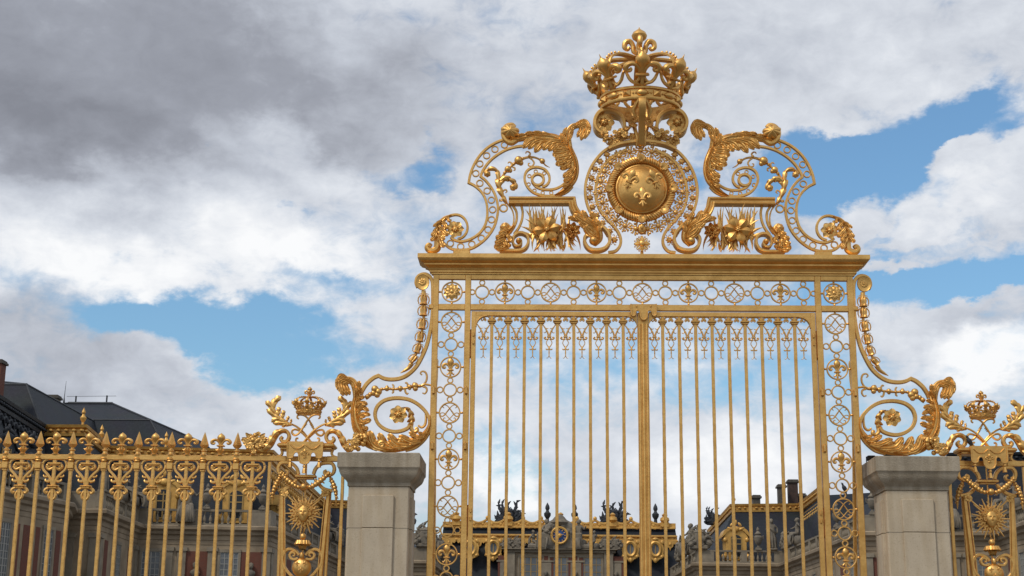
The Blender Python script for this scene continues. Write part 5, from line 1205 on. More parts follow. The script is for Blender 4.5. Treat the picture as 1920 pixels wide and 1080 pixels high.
    for sg in (-1, 1):
        m = MB(); Q = lambda x, y: (XP+sg*(x-505)*k, W('F1', 512, y)[1])
        m.tube(cr([Q(690, 520), Q(760, 490), Q(840, 435), Q(890, 380), Q(915, 320)], 5), [.016, .022, .024, .022, .012], n=8)
        for a, b, c_, w_ in lobes:
            pth_ = cr([Q(*a), Q(*b), Q(*c_)], 6); w_ *= 1.3; m.leaf(pth_, [w_*k*.35, w_*k*.7, w_*k*.8, w_*k*.6, .004], [w_*k*.35, w_*k*.7, w_*k*.8, w_*k*.6, .004], 2, .028, cut=.25, M=7, per=7)
        m.build('leaf_spray', GOLD, t)
    # horns on either side of the slab, flower cluster on the outer side
    for sg in (-1, 1):
        m = MB(); Q = lambda x, y: (XP+sg*(x-490)*k, W('F1', 490, y)[1])
        hp = cr([Q(965, 810), Q(905, 745), Q(868, 670), Q(830, 615), Q(775, 588), Q(720, 605), Q(698, 655), Q(720, 705), Q(765, 712), Q(790, 680), Q(770, 655)], 5)
        m.strip(hp, [.085, .085, .08, .07, .06, .05, .05, .05, .045, .03], .10, bev=.25)
        hq = cr([Q(980, 820), Q(915, 740), Q(872, 660), Q(830, 610), Q(775, 590), Q(730, 608)], 5)
        m.leaf(hq, [.05, .055, .05, .045, .035, .01], [.05, .055, .05, .045, .035, .01], 4, .06, y=-.05, cut=.2, lean=.5)
        if sg < 0:
            rn = random.Random(12)
            m2 = MB()
            for _ in range(46):
                a = rn.uniform(0, 2*PI); r = .15*math.sqrt(rn.random()); x, z = Q(1075, 735)
                x += r*math.cos(a)*.9; z += r*math.sin(a)*1.0+.02
                if rn.random() < .4: m2.place(FLOW, (x, z), rn.uniform(.035, .055), -.04-rn.random()*.08, rn.uniform(0, 3))
                else: m2.ell((x, -.02-rn.random()*.1, z), rn.uniform(.02, .038), nu=9, nv=6)
            for _ in range(12):
                x, z = Q(1075, 735); a = rn.uniform(-.4, 3.4); m2.petal((x+.10*math.cos(a), -.05, z+.10*math.sin(a)), (math.cos(a), -.2, math.sin(a)), (0, -1, 0), .11, .032, cup=.1)
            ho = m.build('scroll_horn', GOLD, t); m2.build('flower_cluster', GOLD, ho)
        else: m.build('scroll_horn', GOLD, t)
    make_crown(t, (XP, 0, W('F1', 520, 398)[1]), .297, None, detail=False)
    return t
sp_ = sun_panel()
t = mirror_tree(sp_); t['label'] = 'gilded crowned sun mask panel right of the gate, cut by the right picture edge'
sp_['label'] = 'gilded openwork panel with sun mask, garlands and crown, beside the left stone pier'
# black floodlights and a bird on the right
def floodlight(x, y, z, r, lab, kk=1):
    t = thing('floodlight', lab, 'floodlight', (x, y, z), 'floodlights on the right stone pier')
    m = MB(); m.box(x-.09*kk, x+.09*kk, y-.06, y+.06, z+.06, z+.19*kk, .012); m.build('housing', DARKM, t)
    m = MB(); m.box(x-.075*kk, x+.075*kk, y-.064, y-.0605, z+.075, z+.175*kk, 0); m.build('lens', GLASS, t)
    m = MB(); m.strip([(x-.10*kk, z+.12), (x-.10*kk, z+.02), (x+.10*kk, z+.02), (x+.10*kk, z+.12)], .01, .03, y=y); m.box(x-.02, x+.02, y-.02, y+.02, z, z+.02); m.build('yoke', DARKM, t)
floodlight(-PX-.16, .42, PZ, 0, 'black floodlight on the right stone pier, behind the middle of the acanthus leaf')
floodlight(-PX-PHX+.14, .38, PZ-.06+.06, 0, 'small black floodlight at the gate-side edge of the right stone pier', .7)
def bird(c, s, lab, yaw=0):
    x, y, z = c; t = thing('bird', lab, 'bird', c)
    m = MB(); M = Matrix.Rotation(.9, 4, 'Y')
    m.lathe([(.004, -.17), (.02, -.13), (.03, -.06), (.055, .0), (.06, .05), (.045, .10), (.028, .13), (.03, .16), (.03, .18), (.018, .20), (.002, .205)], (0, 0, .10), (-.35, 0, .93), n=14)
    m.lathe([(.01, 0), (.006, .02), (.001, .045)], (-.075, 0, .29), (-1, 0, -.1), n=8)
    for k in (-.02, .02): m.tube([(0, k, .06), (.0, k, .0), (-.02, k, .0)], [.006, .005, .004], n=6)
    m.v = [(x+a*s, y+b*s, z+c_*s) for a, b, c_ in m.v]; m.build('body', DARKM, t)
    m = MB()
    for k in (-1, 1): m.ell((.02, k*.05, .11), (.04, .012, .10), ang=.35)
    m.v = [(x+a*s, y+b*s, z+c_*s) for a, b, c_ in m.v]; m.build('wing', DARKM, t)
p = at(1819, 843, -.1); bird((p.x, -.1, W('F1', 490, 738)[1]+.02), .55, 'small black bird perched on the slab of the right sunburst panel')
# ------------------------------------------------------------------ ground
m = MB(); m.add([(-1500, -600, 0), (1500, -600, 0), (1500, 1500, 0), (-1500, 1500, 0)], [(0, 1, 2, 3)]); g = m.build('ground', COBBLE, smooth=False); tag(g, kind='structure')

# ------------------------------------------------------------------ palace
def off(poly, d):
    out = []; n = len(poly)
    for i in range(n):
        ns = []
        for a, b in ((i-1, i), (i, i+1)):
            if a < 0 or b >= n: continue
            t = Vector((poly[b][0]-poly[a][0], poly[b][1]-poly[a][1])).normalized(); ns.append(Vector((-t.y, t.x)))
        if len(ns) == 1: v = ns[0]
        else: v = ns[0]+ns[1]; v = v/max(.35, v.dot(ns[0]))
        out.append((poly[i][0]+v.x*d, poly[i][1]+v.y*d))
    return out
def run(m, poly, prof):
    """closed section (inward offset, z) carried along a plan line"""
    n = len(prof); vs = []; lines = [off(poly, o) for o, z in prof]
    for i in range(len(poly)):
        for k in range(n): vs.append((lines[k][i][0], lines[k][i][1], prof[k][1]))
    fs = [(i*n+k, i*n+(k+1) % n, (i+1)*n+(k+1) % n, (i+1)*n+k) for i in range(len(poly)-1) for k in range(n)]
    fs += [tuple(range(n)), tuple((len(poly)-1)*n+k for k in range(n-1, -1, -1))]; m.add(vs, fs)
ZP = at(300, 985, 91).z; ZG = at(350, 845, 94).z; ZT = ZP+1.25
KP = [(-150, 884), (0, 915), (124, 942), (130, 955), (188, 955), (260, 984), (507, 988), (640, 1050), (800, 1051)]
KW = [atz(x, y, ZP) for x, y in KP]; KW = [(p.x, p.y) for p in KW]; print('ZP', ZP, ZG, [(round(a), round(b)) for a, b in KW])
YC = 150.0
KW.append((KW[-1][0]+.5, YC+2))
def seg(i):
    a, b = Vector((*KW[i], 0)), Vector((*KW[i+1], 0)); U = (b-a); L = U.length; U.normalize(); N = Vector((U.y, -U.x, 0)); return a, U, N, L
class Face:
    def __init__(s, a, U, N): s.O, s.U, s.N = a, U, N
    def box(s, m, u0, u1, n0, n1, z0, z1, e=0): m.obox(s.O, s.U, s.N, u0, u1, n0, n1, z0, z1, e)
def window(fc, parent, u, w, z0, z1, cols=3, rows=7, fmat=FRAMEW, gmat=GLASSP, depth=.0, arch=False):
    m = MB(); t = .05; fc.box(m, u-w/2-.18, u+w/2+.18, .0, .10, z1, z1+.22); fc.box(m, u-w/2-.18, u-w/2, .0, .08, z0, z1); fc.box(m, u+w/2, u+w/2+.18, 0, .08, z0, z1); fc.box(m, u-w/2-.22, u+w/2+.22, .0, .16, z0-.16, z0)
    s = m.build('window', PALE, parent, smooth=False)
    m = MB(); fc.box(m, u-w/2, u+w/2, .004, .012, z0, z1); m.build('pane', gmat, s, smooth=False)
    m = MB(); e = .06
    for i in range(cols+1):
        x = u-w/2+w*i/cols; q = e*(.9 if i in (0, cols) or (i*2 == cols) else .45); fc.box(m, max(u-w/2, x-q), min(u+w/2, x+q), .014, .045, z0, z1)
    for j in range(rows+1):
        z = z0+(z1-z0)*j/rows; q = e*(.9 if j in (0, rows) else .42); fc.box(m, u-w/2, u+w/2, .0145, .042, max(z0, z-q), min(z1, z+q))
    m.build('sash', fmat, s, smooth=False)
def panel(fc, m, u, w, z0, z1, d=.03): fc.box(m, u-w/2, u+w/2, -.02, d, z0, z1)
def balusters(fc, m, u0, u1, z0, z1, step=.36):
    n = max(1, int((u1-u0)/step)); h = z1-z0
    for i in range(n):
        u = u0+(i+.5)*(u1-u0)/n; c = fc.O+fc.U*u-fc.N*.18
        m.lathe([(.10, 0), (.10, .08*h), (.06, .12*h), (.13, .30*h), (.12, .40*h), (.055, .66*h), (.05, .78*h), (.10, .84*h), (.10, h)], (c.x, c.y, z0), n=8)
def baluster(m, c, h):
    m.lathe([(.10, 0), (.10, .08*h), (.06, .12*h), (.13, .30*h), (.12, .40*h), (.055, .66*h), (.05, .78*h), (.10, .84*h), (.10, h)], c, n=8)
def dormer(fc, parent, u, z, k=1.0, gild=GOLDFAR):
    """gilded arched dormer standing on the roof slope"""
    O, U, N = fc.O, fc.U, fc.N; m = MB()
    def q(a, n_, zz): v = O+U*(u+a*k)-N*n_; return (v.x, v.y, z+zz*k)
    def ext(pts, n0, n1):
        n = len(pts); m.add([q(a, n0, b) for a, b in pts]+[q(a, n1, b) for a, b in pts], [tuple(range(n)), tuple(range(2*n-1, n-1, -1))]+[(i, (i+1) % n, n+(i+1) % n, n+i) for i in range(n)])
    arc = [(1.0*math.cos(t), 2.35+.62*math.sin(t)) for t in [PI*i/10 for i in range(11)]]
    ext([(-1.25, 0), (1.25, 0), (1.15, .5), (.98, .9), (1.0, 1.9)]+[(1.15, 2.2)]+arc[1:-1]+[(-1.15, 2.2), (-1.0, 1.9), (-.98, .9), (-1.15, .5)], 1.05, 3.2)
    ext([(1.32, 2.2), (1.32, 2.38)]+[(a*1.22, b*1.0+.24) for a, b in arc[1:-1]]+[(-1.32, 2.38), (-1.32, 2.2)]+[(a*1.02, b) for a, b in arc[1:-1][::-1]], .92, 3.3)
    for s in (-1, 1):
        v = q(s*1.18, 1.0, .35); m.ell(v, (.28*k, .15, .28*k)); v = q(s*1.05, 1.0, 1.95); m.ell(v, (.2*k, .12, .22*k))
    m.ell(q(0, .95, 2.95), (.34*k, .2, .3*k)); 
    for s in (-1, 1): m.ell(q(s*.5, .98, 2.98), (.36*k, .12, .14*k), ang=s*.4)
    for s in (-1, 0, 1): m.ell(q(s*.38, .98, 3.4+.2*(s == 0)), (.13*k, .1, .26*k), ang=s*.7)
    d = m.build('dormer', gild, parent, ang=40)
    m = MB(); wa = [(.52*math.cos(t), 2.0+.42*math.sin(t)) for t in [PI*i/8 for i in range(9)]]; ext_ = [(-.52, .3), (.52, .3)]+wa
    n = len(ext_); m.add([q(a, 1.04, b) for a, b in ext_], [tuple(range(n))]); m.build('pane', GLASS, d, smooth=False)
    m = MB()
    for a in (-.5, 0, .5): m.add(*tube_box(q, a-.045, a+.045, .3, 2.25, .99, 1.035))
    for b in (.3, .95, 1.55, 2.05): m.add(*tube_box(q, -.5, .5, b-.04, b+.04, .995, 1.033))
    m.build('sash', FRAMEG, d, smooth=False)
def tube_box(q, a0, a1, b0, b1, n0, n1):
    return [q(a, n, b) for b in (b0, b1) for n in (n0, n1) for a in (a0, a1)], [(0, 2, 3, 1), (4, 5, 7, 6), (0, 1, 5, 4), (2, 6, 7, 3), (0, 4, 6, 2), (1, 3, 7, 5)]
def fringe(poly, i0, i1, off_, z, parent, matl, step=1.15, h=.95):
    """ornamental lead lambrequin hanging under a cornice"""
    m = MB(); L = off(poly, off_)
    for i in range(i0, i1):
        a, b = Vector((*L[i], 0)), Vector((*L[i+1], 0)); U = b-a; D = U.length; U.normalize(); N = Vector((U.y, -U.x, 0)); n = max(1, round(D/step))
        for k in range(n):
            c = a+U*(D*(k+.5)/n); w_ = D/n/2
            pts = [(-w_, 0), (-w_, -.18*h), (-.72*w_, -.42*h), (-.5*w_, -.30*h), (-.38*w_, -.62*h), (-.15*w_, -.72*h), (0, -h), (.15*w_, -.72*h), (.38*w_, -.62*h), (.5*w_, -.30*h), (.72*w_, -.42*h), (w_, -.18*h), (w_, 0)]
            nn = len(pts); vs = [c+U*x+N*q+Vector((0, 0, z+y)) for q in (.0, .08) for x, y in pts]
            m.add(vs, [tuple(range(nn)), tuple(range(2*nn-1, nn-1, -1))]+[(j, (j+1) % nn, nn+(j+1) % nn, nn+j) for j in range(nn)])
            m.ell(c+N*.12+Vector((0, 0, z-.35*h)), (.16, .1, .2), nu=8, nv=5)
            m.ell(c+U*w_+N*.12+Vector((0, 0, z-.05*h)), (.12, .1, .12), nu=8, nv=5)
    return m.build('lambrequin_fringe', matl, parent)
def gilt_cornice(poly, z, parent, matl, name='gilded_cornice', o=2.7):
    m = MB()
    run(m, poly, [(o+.4, z-.75), (o+.05, z-.7), (o+.02, z-.45), (o-.12, z-.38), (o-.14, z-.2), (o-.02, z-.12), (o-.02, z+.12), (o-.25, z+.2), (o-.30, z+.42), (o-.12, z+.5), (o-.08, z+.75), (o-.34, z+.82), (o-.42, z+1.02), (o+.3, z+1.04)])
    o_ = m.build(name, matl, parent, ang=25); L = off(poly, o-.30); m = MB()
    for i in range(len(L)-1):
        a, b = Vector((*L[i], z+.6)), Vector((*L[i+1], z+.6)); n = max(1, int((b-a).length/.55))
        for k in range(n):
            c = a.lerp(b, (k+.5)/n); m.ell(c, (.17, .17, .12), nu=8, nv=5)
    m.build('egg_moulding', matl, o_); return o_

def build_wing(right):
    wing = thing('palace_wing', 'stepped brick and stone palace wing behind the left fence, slate mansard edged with gilding', 'palace', (KW[4][0], KW[4][1], 0), 'wings of the palace behind the gate')
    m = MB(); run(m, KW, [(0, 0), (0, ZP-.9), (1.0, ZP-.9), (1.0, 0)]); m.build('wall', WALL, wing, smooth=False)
    m = MB(); run(m, KW, [(1.1, ZP-1.4), (-.04, ZP-1.4), (-.04, ZP-1.1), (-.10, ZP-1.05), (-.10, ZP-.75), (-.3, ZP-.65), (-.32, ZP-.45), (-.6, ZP-.3), (-.62, ZP-.08), (-.5, ZP), (1.1, ZP)]); m.build('stone_cornice', WALL, wing, ang=20)
    m = MB(); run(m, KW, [(.3, 4.9), (-.12, 4.9), (-.2, 5.05), (-.2, 5.2), (.3, 5.25)]); run(m, KW, [(.3, .0), (-.10, 0), (-.10, 1.0), (.3, 1.0)]); m.build('string_course', PALE, wing, smooth=False)
    m = MB(); run(m, KW, [(.36, ZT-.16), (.0, ZT-.16), (-.02, ZT), (.38, ZT)]); run(m, KW, [(.36, ZP), (.0, ZP), (.0, ZP+.18), (.36, ZP+.18)])
    bal_spec = {1: [(.0, .45), (.55, .95)], 2: [], 4: [(.12, .88)], 5: [(.1, .34), (.46, .82)], 6: [(.06, .9)], 7: [(.1, .8)], 8: [(.05, .9)], 0: [(.1, .5), (.55, .95)]}
    bspans = []
    for i in range(9):
        a, U, N, L = seg(i); fc = Face(a, U, N); spans = bal_spec.get(i, []); edge = [0]
        for s, e in spans: edge += [s, e]
        edge.append(1)
        for k in range(0, len(edge), 2): fc.box(m, edge[k]*L, edge[k+1]*L, -.33, -.01, ZP+.18, ZT-.16)
        for s, e in spans:
            n = max(1, round((e-s)*L/3.2))
            for k in range(n):
                u0 = L*(s+(e-s)*k/n); u1 = L*(s+(e-s)*(k+1)/n); 
                if k < n-1: fc.box(m, u1-.28, u1+.28, -.34, .0, ZP+.18, ZT-.16)
                bspans.append((i, fc, u0+.1, u1-.3))
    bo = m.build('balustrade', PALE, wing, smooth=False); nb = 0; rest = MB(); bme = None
    bspans.sort(key=lambda q: {5: 0, 6: 2, 7: 1}.get(q[0], 3))
    for i, fc, u0, u1 in bspans:
        n = max(1, int((u1-u0)/.42))
        for j in range(n):
            c = fc.O+fc.U*(u0+(j+.5)*(u1-u0)/n)-fc.N*.18
            if nb < 96:
                if bme is None: q_ = MB(); baluster(q_, (0, 0, 0), ZT-.16-ZP-.18); bme = q_.mesh('baluster', PALE, ang=50)
                o = bpy.data.objects.new('baluster', bme); col.objects.link(o); o.parent = bo; o.location = Vector((c.x, c.y, ZP+.18))-worg(bo); nb += 1
            else: baluster(rest, (c.x, c.y, ZP+.18), ZT-.16-ZP-.18)
    rb = rest.build('balusters', PALE, bo, ang=50); rb['kind'] = 'stuff'
    # brick panels, pilasters and windows
    def bust_on(fc, u, z):
        c = fc.O+fc.U*u+fc.N*.28; bust = MB(); fc.box(bust, u-.28, u+.28, .0, .5, z-.25, z)
        bust.lathe([(.12, 0), (.16, .1), (.10, .18), (.30, .35), (.38, .5), (.30, .66), (.12, .74), (.11, .82)], (c.x, c.y, z), n=12, sq=.6); bust.ell((c.x, c.y, z+1.02), (.17, .18, .24)); bust.ell((c.x+fc.N.x*.16, c.y+fc.N.y*.16, z+1.0), (.035, .05, .06)); bust.ell((c.x-fc.N.x*.04, c.y-fc.N.y*.04, z+1.1), (.2, .2, .21)); bust.build('bust', STATUE, wing)
    def bays(i, wins, w=1.35, niches=(), pil=()):
        a, U, N, L = seg(i); fc = Face(a, U, N)
        for u in wins:
            window(fc, wing, u*L, w, ZP-5.4, ZP-1.95, rows=8, cols=4); window(fc, wing, u*L, w, 1.3, 4.4, rows=7, cols=4)
        for u, pw in niches:
            for z_ in ((ZP-5.4, ZP-1.9), (1.3, 4.5)): q_ = MB(); panel(fc, q_, u*L, pw, *z_, .02); q_.build('brick_panel', BRICK, wing, smooth=False)
            if pw > 1.2: bust_on(fc, u*L, ZP-4.0)
        for u in pil:
            q_ = MB(); fc.box(q_, u*L-.32, u*L+.32, .0, .14, ZP-5.6, ZP-1.9); fc.box(q_, u*L-.42, u*L+.42, .0, .22, ZP-1.9, ZP-1.6); q_.build('pilaster', PALE, wing, smooth=False)
            q_ = MB(); fc.box(q_, u*L-.32, u*L+.32, 0, .14, .9, 4.6); q_.build('pilaster', PALE, wing, smooth=False)
    bays(0, (.35, .75), niches=((.15, 1.6), (.55, 1.6), (.95, .6)))
    bays(1, (.12, .76), 1.1, niches=((.44, .9), (.30, .5), (.6, .5), (.92, .6)), pil=())
    bays(3, (), niches=(), pil=(.1, .9))
    bays(4, (.5,), 1.1, niches=((.2, .9), (.8, .9)), pil=(.05, .95))
    bays(5, (.11, .70), 1.35, niches=((.45, 1.9), (.87, 1.6)), pil=(.24, .34, .57, .98))
    bays(6, (.12, .34, .56, .78), 1.2, niches=((.23, 1.9), (.45, 1.9), (.67, 1.9), (.89, 1.9)), pil=(.02,))
    bays(7, (.5,), 1.4, niches=((.22, 1.9), (.78, 1.9)), pil=(.04, .96))
    bays(8, (.2, .5, .8), 1.4, niches=((.35, 1.5), (.65, 1.5)))
    fc5 = [Face(*seg(1)[:3]), seg(1)[3]]
    for u in (.08, .44, .8): q_ = MB(); panel(fc5[0], q_, u*fc5[1], 1.1, ZP-6.6, ZP-6.0, .05); q_.build('stone_tablet', PALE, wing, smooth=False)
    # roofs: from the parapet line up to the cornice at the break of the mansard
    def low(i): return (*off(KW, 1.2)[i], ZP-.2)
    PT = [(20, 798), (155, 798), (200, 837), (505, 845), (604, 938), (729, 941), (765, 991)]
    PG = [atz(x, y, ZG+.7) for x, y in PT]; PG = [(p.x, p.y) for p in PG]
    QG = [atz(x, y, ZG+.7) for x, y in ((-110, 680), (0, 747), (84, 801))]; QG = [(p.x, p.y) for p in QG]
    LW = off(KW, 1.2); lw0 = atz(20, 955, ZP); LP = [(lw0.x, lw0.y+1.2)]+LW[4:9]+[LW[9]]; QL = LW[0:3]
    mix = lambda a, b, f: (a[0]+(b[0]-a[0])*f, a[1]+(b[1]-a[1])*f)
    def slope(lo, hi, z0, z1, back=5):
        m = MB(); n = len(lo); b = off(hi, back)
        m.add([(x, y, z0) for x, y in lo]+[(x, y, z1) for x, y in hi]+[(x, y, z1+.25*back*0+.3) for x, y in b]+[(x, y, z0) for x, y in b], [(k*n+i, k*n+i+1, k*n+n+i+1, k*n+n+i) for k in range(3) for i in range(n-1)]+[(0, n, 2*n, 3*n), (n-1, 4*n-1, 3*n-1, 2*n-1)])
        return m.build('slate_roof', SLATE, wing, smooth=False)
    slope(QL, QG, ZP-.2, ZG)
    if not right:
        slope(LP, PG, ZP-.2, ZG)
        gilt_cornice(PG, ZG-.3, wing, GOLDFAR, o=0); fringe(PG, 0, 6, -.12, ZG-.95, wing, GOLDFAR, 1.15, 1.15)
    else:
        f5 = .5; mG, mL = mix(PG[2], PG[3], f5), mix(LP[2], LP[3], f5); f6 = .62; nG, nL = mix(PG[3], PG[4], f6), mix(LP[3], LP[4], f6)
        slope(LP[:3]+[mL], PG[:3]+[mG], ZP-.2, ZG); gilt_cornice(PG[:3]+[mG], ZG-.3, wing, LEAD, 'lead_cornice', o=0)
        slope([mL, LP[3], nL], off([mL, LP[3], nL], 2.0), ZP-.2, at(1600, 923, 96).z, 4)
        slope([nL]+LP[4:], [nG]+PG[4:], ZP-.2, ZG); g_ = [nG]+PG[4:]
        gilt_cornice(g_, ZG-.3, wing, GOLDFAR, o=0); fringe(g_, 0, len(g_)-1, -.12, ZG-.95, wing, GOLDFAR, 1.15, 1.15)
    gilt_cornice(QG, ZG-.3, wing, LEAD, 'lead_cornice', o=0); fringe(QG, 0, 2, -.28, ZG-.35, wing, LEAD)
    def roof_finial(x, y, z, k, parent, matl):
        m = MB(); m.lathe([(.22*k, 0), (.26*k, .1*k), (.12*k, .22*k), (.10*k, .4*k), (.24*k, .62*k), (.28*k, .8*k), (.16*k, .95*k), (.10*k, 1.1*k), (.18*k, 1.25*k), (.14*k, 1.4*k), (.03*k, 1.62*k), (.01, 1.7*k)], (x, y, z), n=12); return m.build('roof_finial', matl, parent)
    if not right:
        for p_ in (PG[1], mix(PG[1], PG[2], .75), mix(PG[2], PG[3], .36), PG[3], PG[4], PG[5]): roof_finial(*p_, ZG+.6, .85, wing, GOLDFAR)
    else:
        for p_ in (mix(PG[3], PG[4], .65), PG[5]): roof_finial(*p_, ZG+.6, .85, wing, GOLDFAR)
    a, U, N, L = seg(5); fc = Face(a, U, N); 
    if not right:
        for u in (.155, .715): dormer(fc, wing, L*u, ZP+.35, 1.02)
    a, U, N, L = seg(7); dormer(Face(a, U, N), wing, L*.52, ZP+.35, 1.02)
    a, U, N, L = seg(6)
    if not right:
        for u in (.25, .6): dormer(Face(a, U, N), wing, L*u, ZP+.35, .95)
    a, U, N, L = seg(1)
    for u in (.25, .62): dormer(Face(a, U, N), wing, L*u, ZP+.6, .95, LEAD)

    if not right: return wing
    w2 = mirror_tree(wing); old = [wing]+list(wing.children_recursive)
    for o in old: bpy.data.objects.remove(o)
    return w2
wing = build_wing(False); rw = build_wing(True); rw['label'] = 'stepped palace wing right of the courtyard, partly dark roofed, behind the right stone pier'
# chimneys
def chimney(x, y, z0, z1, w_, d_, parent, ma=BRICK):
    m = MB(); m.box(x-w_/2, x+w_/2, y-d_/2, y+d_/2, z0, z1-.35); c = m.build('chimney', ma, parent, smooth=False)
    m = MB(); m.box(x-w_/2-.15, x+w_/2+.15, y-d_/2-.15, y+d_/2+.15, z1-.35, z1-.15); m.box(x-w_/2-.05, x+w_/2+.05, y-d_/2-.05, y+d_/2+.05, z1-.15, z1); m.build('chimney_cap', SOOTS, c, smooth=False)
# chimneys of the right wing
def chim_at(pxa, pxb, ytop, ybot, Y, parent, ma=BRICK):
    a = at(pxa, ytop, Y); b = at(pxb, ytop, Y); c = at(pxa, ybot, Y); o = worg(parent)
    chimney((a.x+b.x)/2, Y, c.z-2, a.z, abs(b.x-a.x), 1.2, parent, ma)
chim_at(1477, 1494, 900, 945, 146, rw, SOOT); chim_at(1458, 1471, 909, 945, 145, rw, SOOTS); chim_at(1497, 1508, 926, 945, 146, rw, SOOT); chim_at(1411, 1424, 929, 942, 146, rw, SOOTS)

# the high slate roofs behind the left wing
def hip_block(name, lab, cs, z0, zb, zr, ins, ridge, chim=(), cat='building'):
    """cs: four plan corners at the foot of the roof; zb break level; zr ridge level"""
    cx_ = sum(c[0] for c in cs)/4; cy_ = sum(c[1] for c in cs)/4
    t = thing(name, lab, cat, (cx_, cy_, 0)); m = MB()
    sh = lambda k: [(cx_+(x-cx_)*k, cy_+(y-cy_)*k) for x, y in cs]
    def inset_(d):
        return off_closed(cs, d)
    w = cs; m.add([(x, y, 0) for x, y in w]+[(x, y, z0) for x, y in w], [(0, 1, 5, 4), (1, 2, 6, 5), (2, 3, 7, 6), (3, 0, 4, 7), (4, 5, 6, 7)]); m.build('wall', WALL, t, smooth=False)
    b = inset_(ins); e = inset_(-.3); m = MB()
    m.add([(x, y, z0+.004) for x, y in e]+[(x, y, zb) for x, y in b], [(0, 1, 5, 4), (1, 2, 6, 5), (2, 3, 7, 6), (3, 0, 4, 7)])
    m.add([(x, y, zb) for x, y in b]+[(*ridge[0], zr), (*ridge[1], zr)], [(0, 1, 5, 4), (1, 2, 5), (2, 3, 4, 5), (3, 0, 4)]); r = m.build('slate_roof', SLATE, t, smooth=False)
    m = MB(); m.tube([(*ridge[0], zr+.05), (*ridge[1], zr+.05)], .16, n=8, ref=(0, 0, 1))
    for i in range(4): j = i; k_ = (0, 1, 1, 0)[i]; m.tube([(*b[i], zb+.03), (*ridge[k_], zr+.05)], .10, n=6, ref=(0, 0, 1)); m.tube([(*e[i], z0), (*b[i], zb+.02)], .10, n=6, ref=(0, 0, 1)); m.tube([(*b[i], zb), (*b[(i+1) % 4], zb)], .10, n=6, ref=(0, 0, 1))
    m.build('lead_ridge', LEAD, r); return t
def off_closed(cs, d):
    out = []; n = len(cs)
    for i in range(n):
        p, q, r = Vector(cs[i-1]), Vector(cs[i]), Vector(cs[(i+1) % n]); t1 = (q-p).normalized(); t2 = (r-q).normalized()
        n1 = Vector((-t1.y, t1.x)); n2 = Vector((-t2.y, t2.x)); v = n1+n2; v = v/max(.3, v.dot(n1)); out.append(tuple(q+v*d))
    return out
def plan(x, y, Y): p = at(x, y, Y); return (p.x, p.y)
# block A: near, cut by the left edge of the picture
zbA = at(50, 721, 108).z; FRb = at(50, 721, 108); BRb = atz(116, 757, zbA)
d_ = (Vector((BRb.x-FRb.x, BRb.y-FRb.y))).normalized(); pr_ = Vector((-d_.y, d_.x))
FR = Vector((FRb.x, FRb.y)); BR = Vector((BRb.x, BRb.y)); BR2 = FR+d_*22
FLb = FR+pr_*30; BLb = BR2+pr_*30
csb = [tuple(FLb), tuple(FR), tuple(BR2), tuple(BLb)]; csA = off_closed(csb, -2.2)
zrA = at(18, 698, 112).z; rr0 = FR+d_*7+pr_*5.5; rr1 = BR2-d_*6+pr_*6
hA = hip_block('slate_roofed_block', 'block with a steep slate roof and brick chimney at the far left edge', csA, at(60, 800, 106).z, zbA, zrA, 2.2, (tuple(FR+pr_*17+d_*9), tuple(FR+pr_*5.5+d_*9)), cat='building')
chim_at(-6, 8, 676, 730, 104, hA)
chim_at(93, 111, 742, 760, 122, hA, PALE)
# block B
YB = 128; zbB = at(160, 787, YB).z
bl, br = at(60, 787, YB), at(282, 789, YB); b2 = atz(318, 812, zbB)
csb = [(bl.x-14, bl.y), (br.x, br.y), (br.x+2.0, br.y+16), (bl.x-14, bl.y+16)]
hB = hip_block('slate_roofed_block', 'broad slate mansard with short flat ridge, right of the leftmost steep roof', off_closed(csb, -2.6), at(200, 850, YB).z, zbB, at(170, 754, YB+7).z, 2.6, (plan(128, 754, YB+8), plan(211, 754, YB+8)), cat='building')
m = MB(); a = at(120, 752, YB+8); m.tube([(a.x, a.y, a.z-.3), (a.x, a.y, a.z+.4), (a.x+.06, a.y, a.z+2.2)], [.14, .04, .015], n=6, ref=(0, 1, 0)); m.build('lightning_rod', LEAD, hB)
m = MB(); a = at(142, 752, YB+8); b = at(200, 751, YB+8)
for p_ in (a, b): m.tube([(p_.x, p_.y, p_.z-.3), (p_.x, p_.y, p_.z+.55)], .09, n=6, ref=(0, 1, 0))
m.tube([(a.x-1, a.y, a.z+.5), (b.x+1, b.y, b.z+.5)], .022, n=6, ref=(0, 0, 1)); m.build('ridge_rail', LEAD, hB)

# ------------------------------------------------------------------ central block
cb_ = thing('palace_central_block', 'central palace block with a blue clock and gilded roof railing, seen through the bars', 'palace', (0, YC, 0))
XW = abs(KW[-1][0])+1
fcC = Face(Vector((0, YC, 0)), Vector((1, 0, 0)), Vector((0, -1, 0)))
zI = lambda y, Y=YC: at(*px('I', 1215, y), Y).z
xI = lambda x, y=600, Y=YC: at(*px('I', x, y), Y).x
m = MB(); m.box(-XW, XW, YC+1.5, YC+14, 0, ZP-1, 0); m.build('wall', WALL, cb_, smooth=False)
zc0, zc1, zb0, zb1 = zI(640, YC+3), zI(595, YC+3), zI(545, YC+5), zI(478, YC+5)
m = MB(); m.add([(-XW, YC+1, ZP-1.2), (XW, YC+1, ZP-1.2), (XW, YC+3.3, zc0+.2), (-XW, YC+3.3, zc0+.2), (-XW, YC+5.2, zb0), (XW, YC+5.2, zb0), (-XW, YC+14, zb0), (XW, YC+14, zb0), (-XW, YC+14, ZP-1.2), (XW, YC+14, ZP-1.2)],
                [(0, 1, 2, 3), (3, 2, 5, 4), (4, 5, 7, 6), (6, 7, 9, 8), (0, 3, 4, 6, 8), (1, 9, 7, 5, 2)]); m.build('slate_roof', SLATE, cb_, smooth=False)
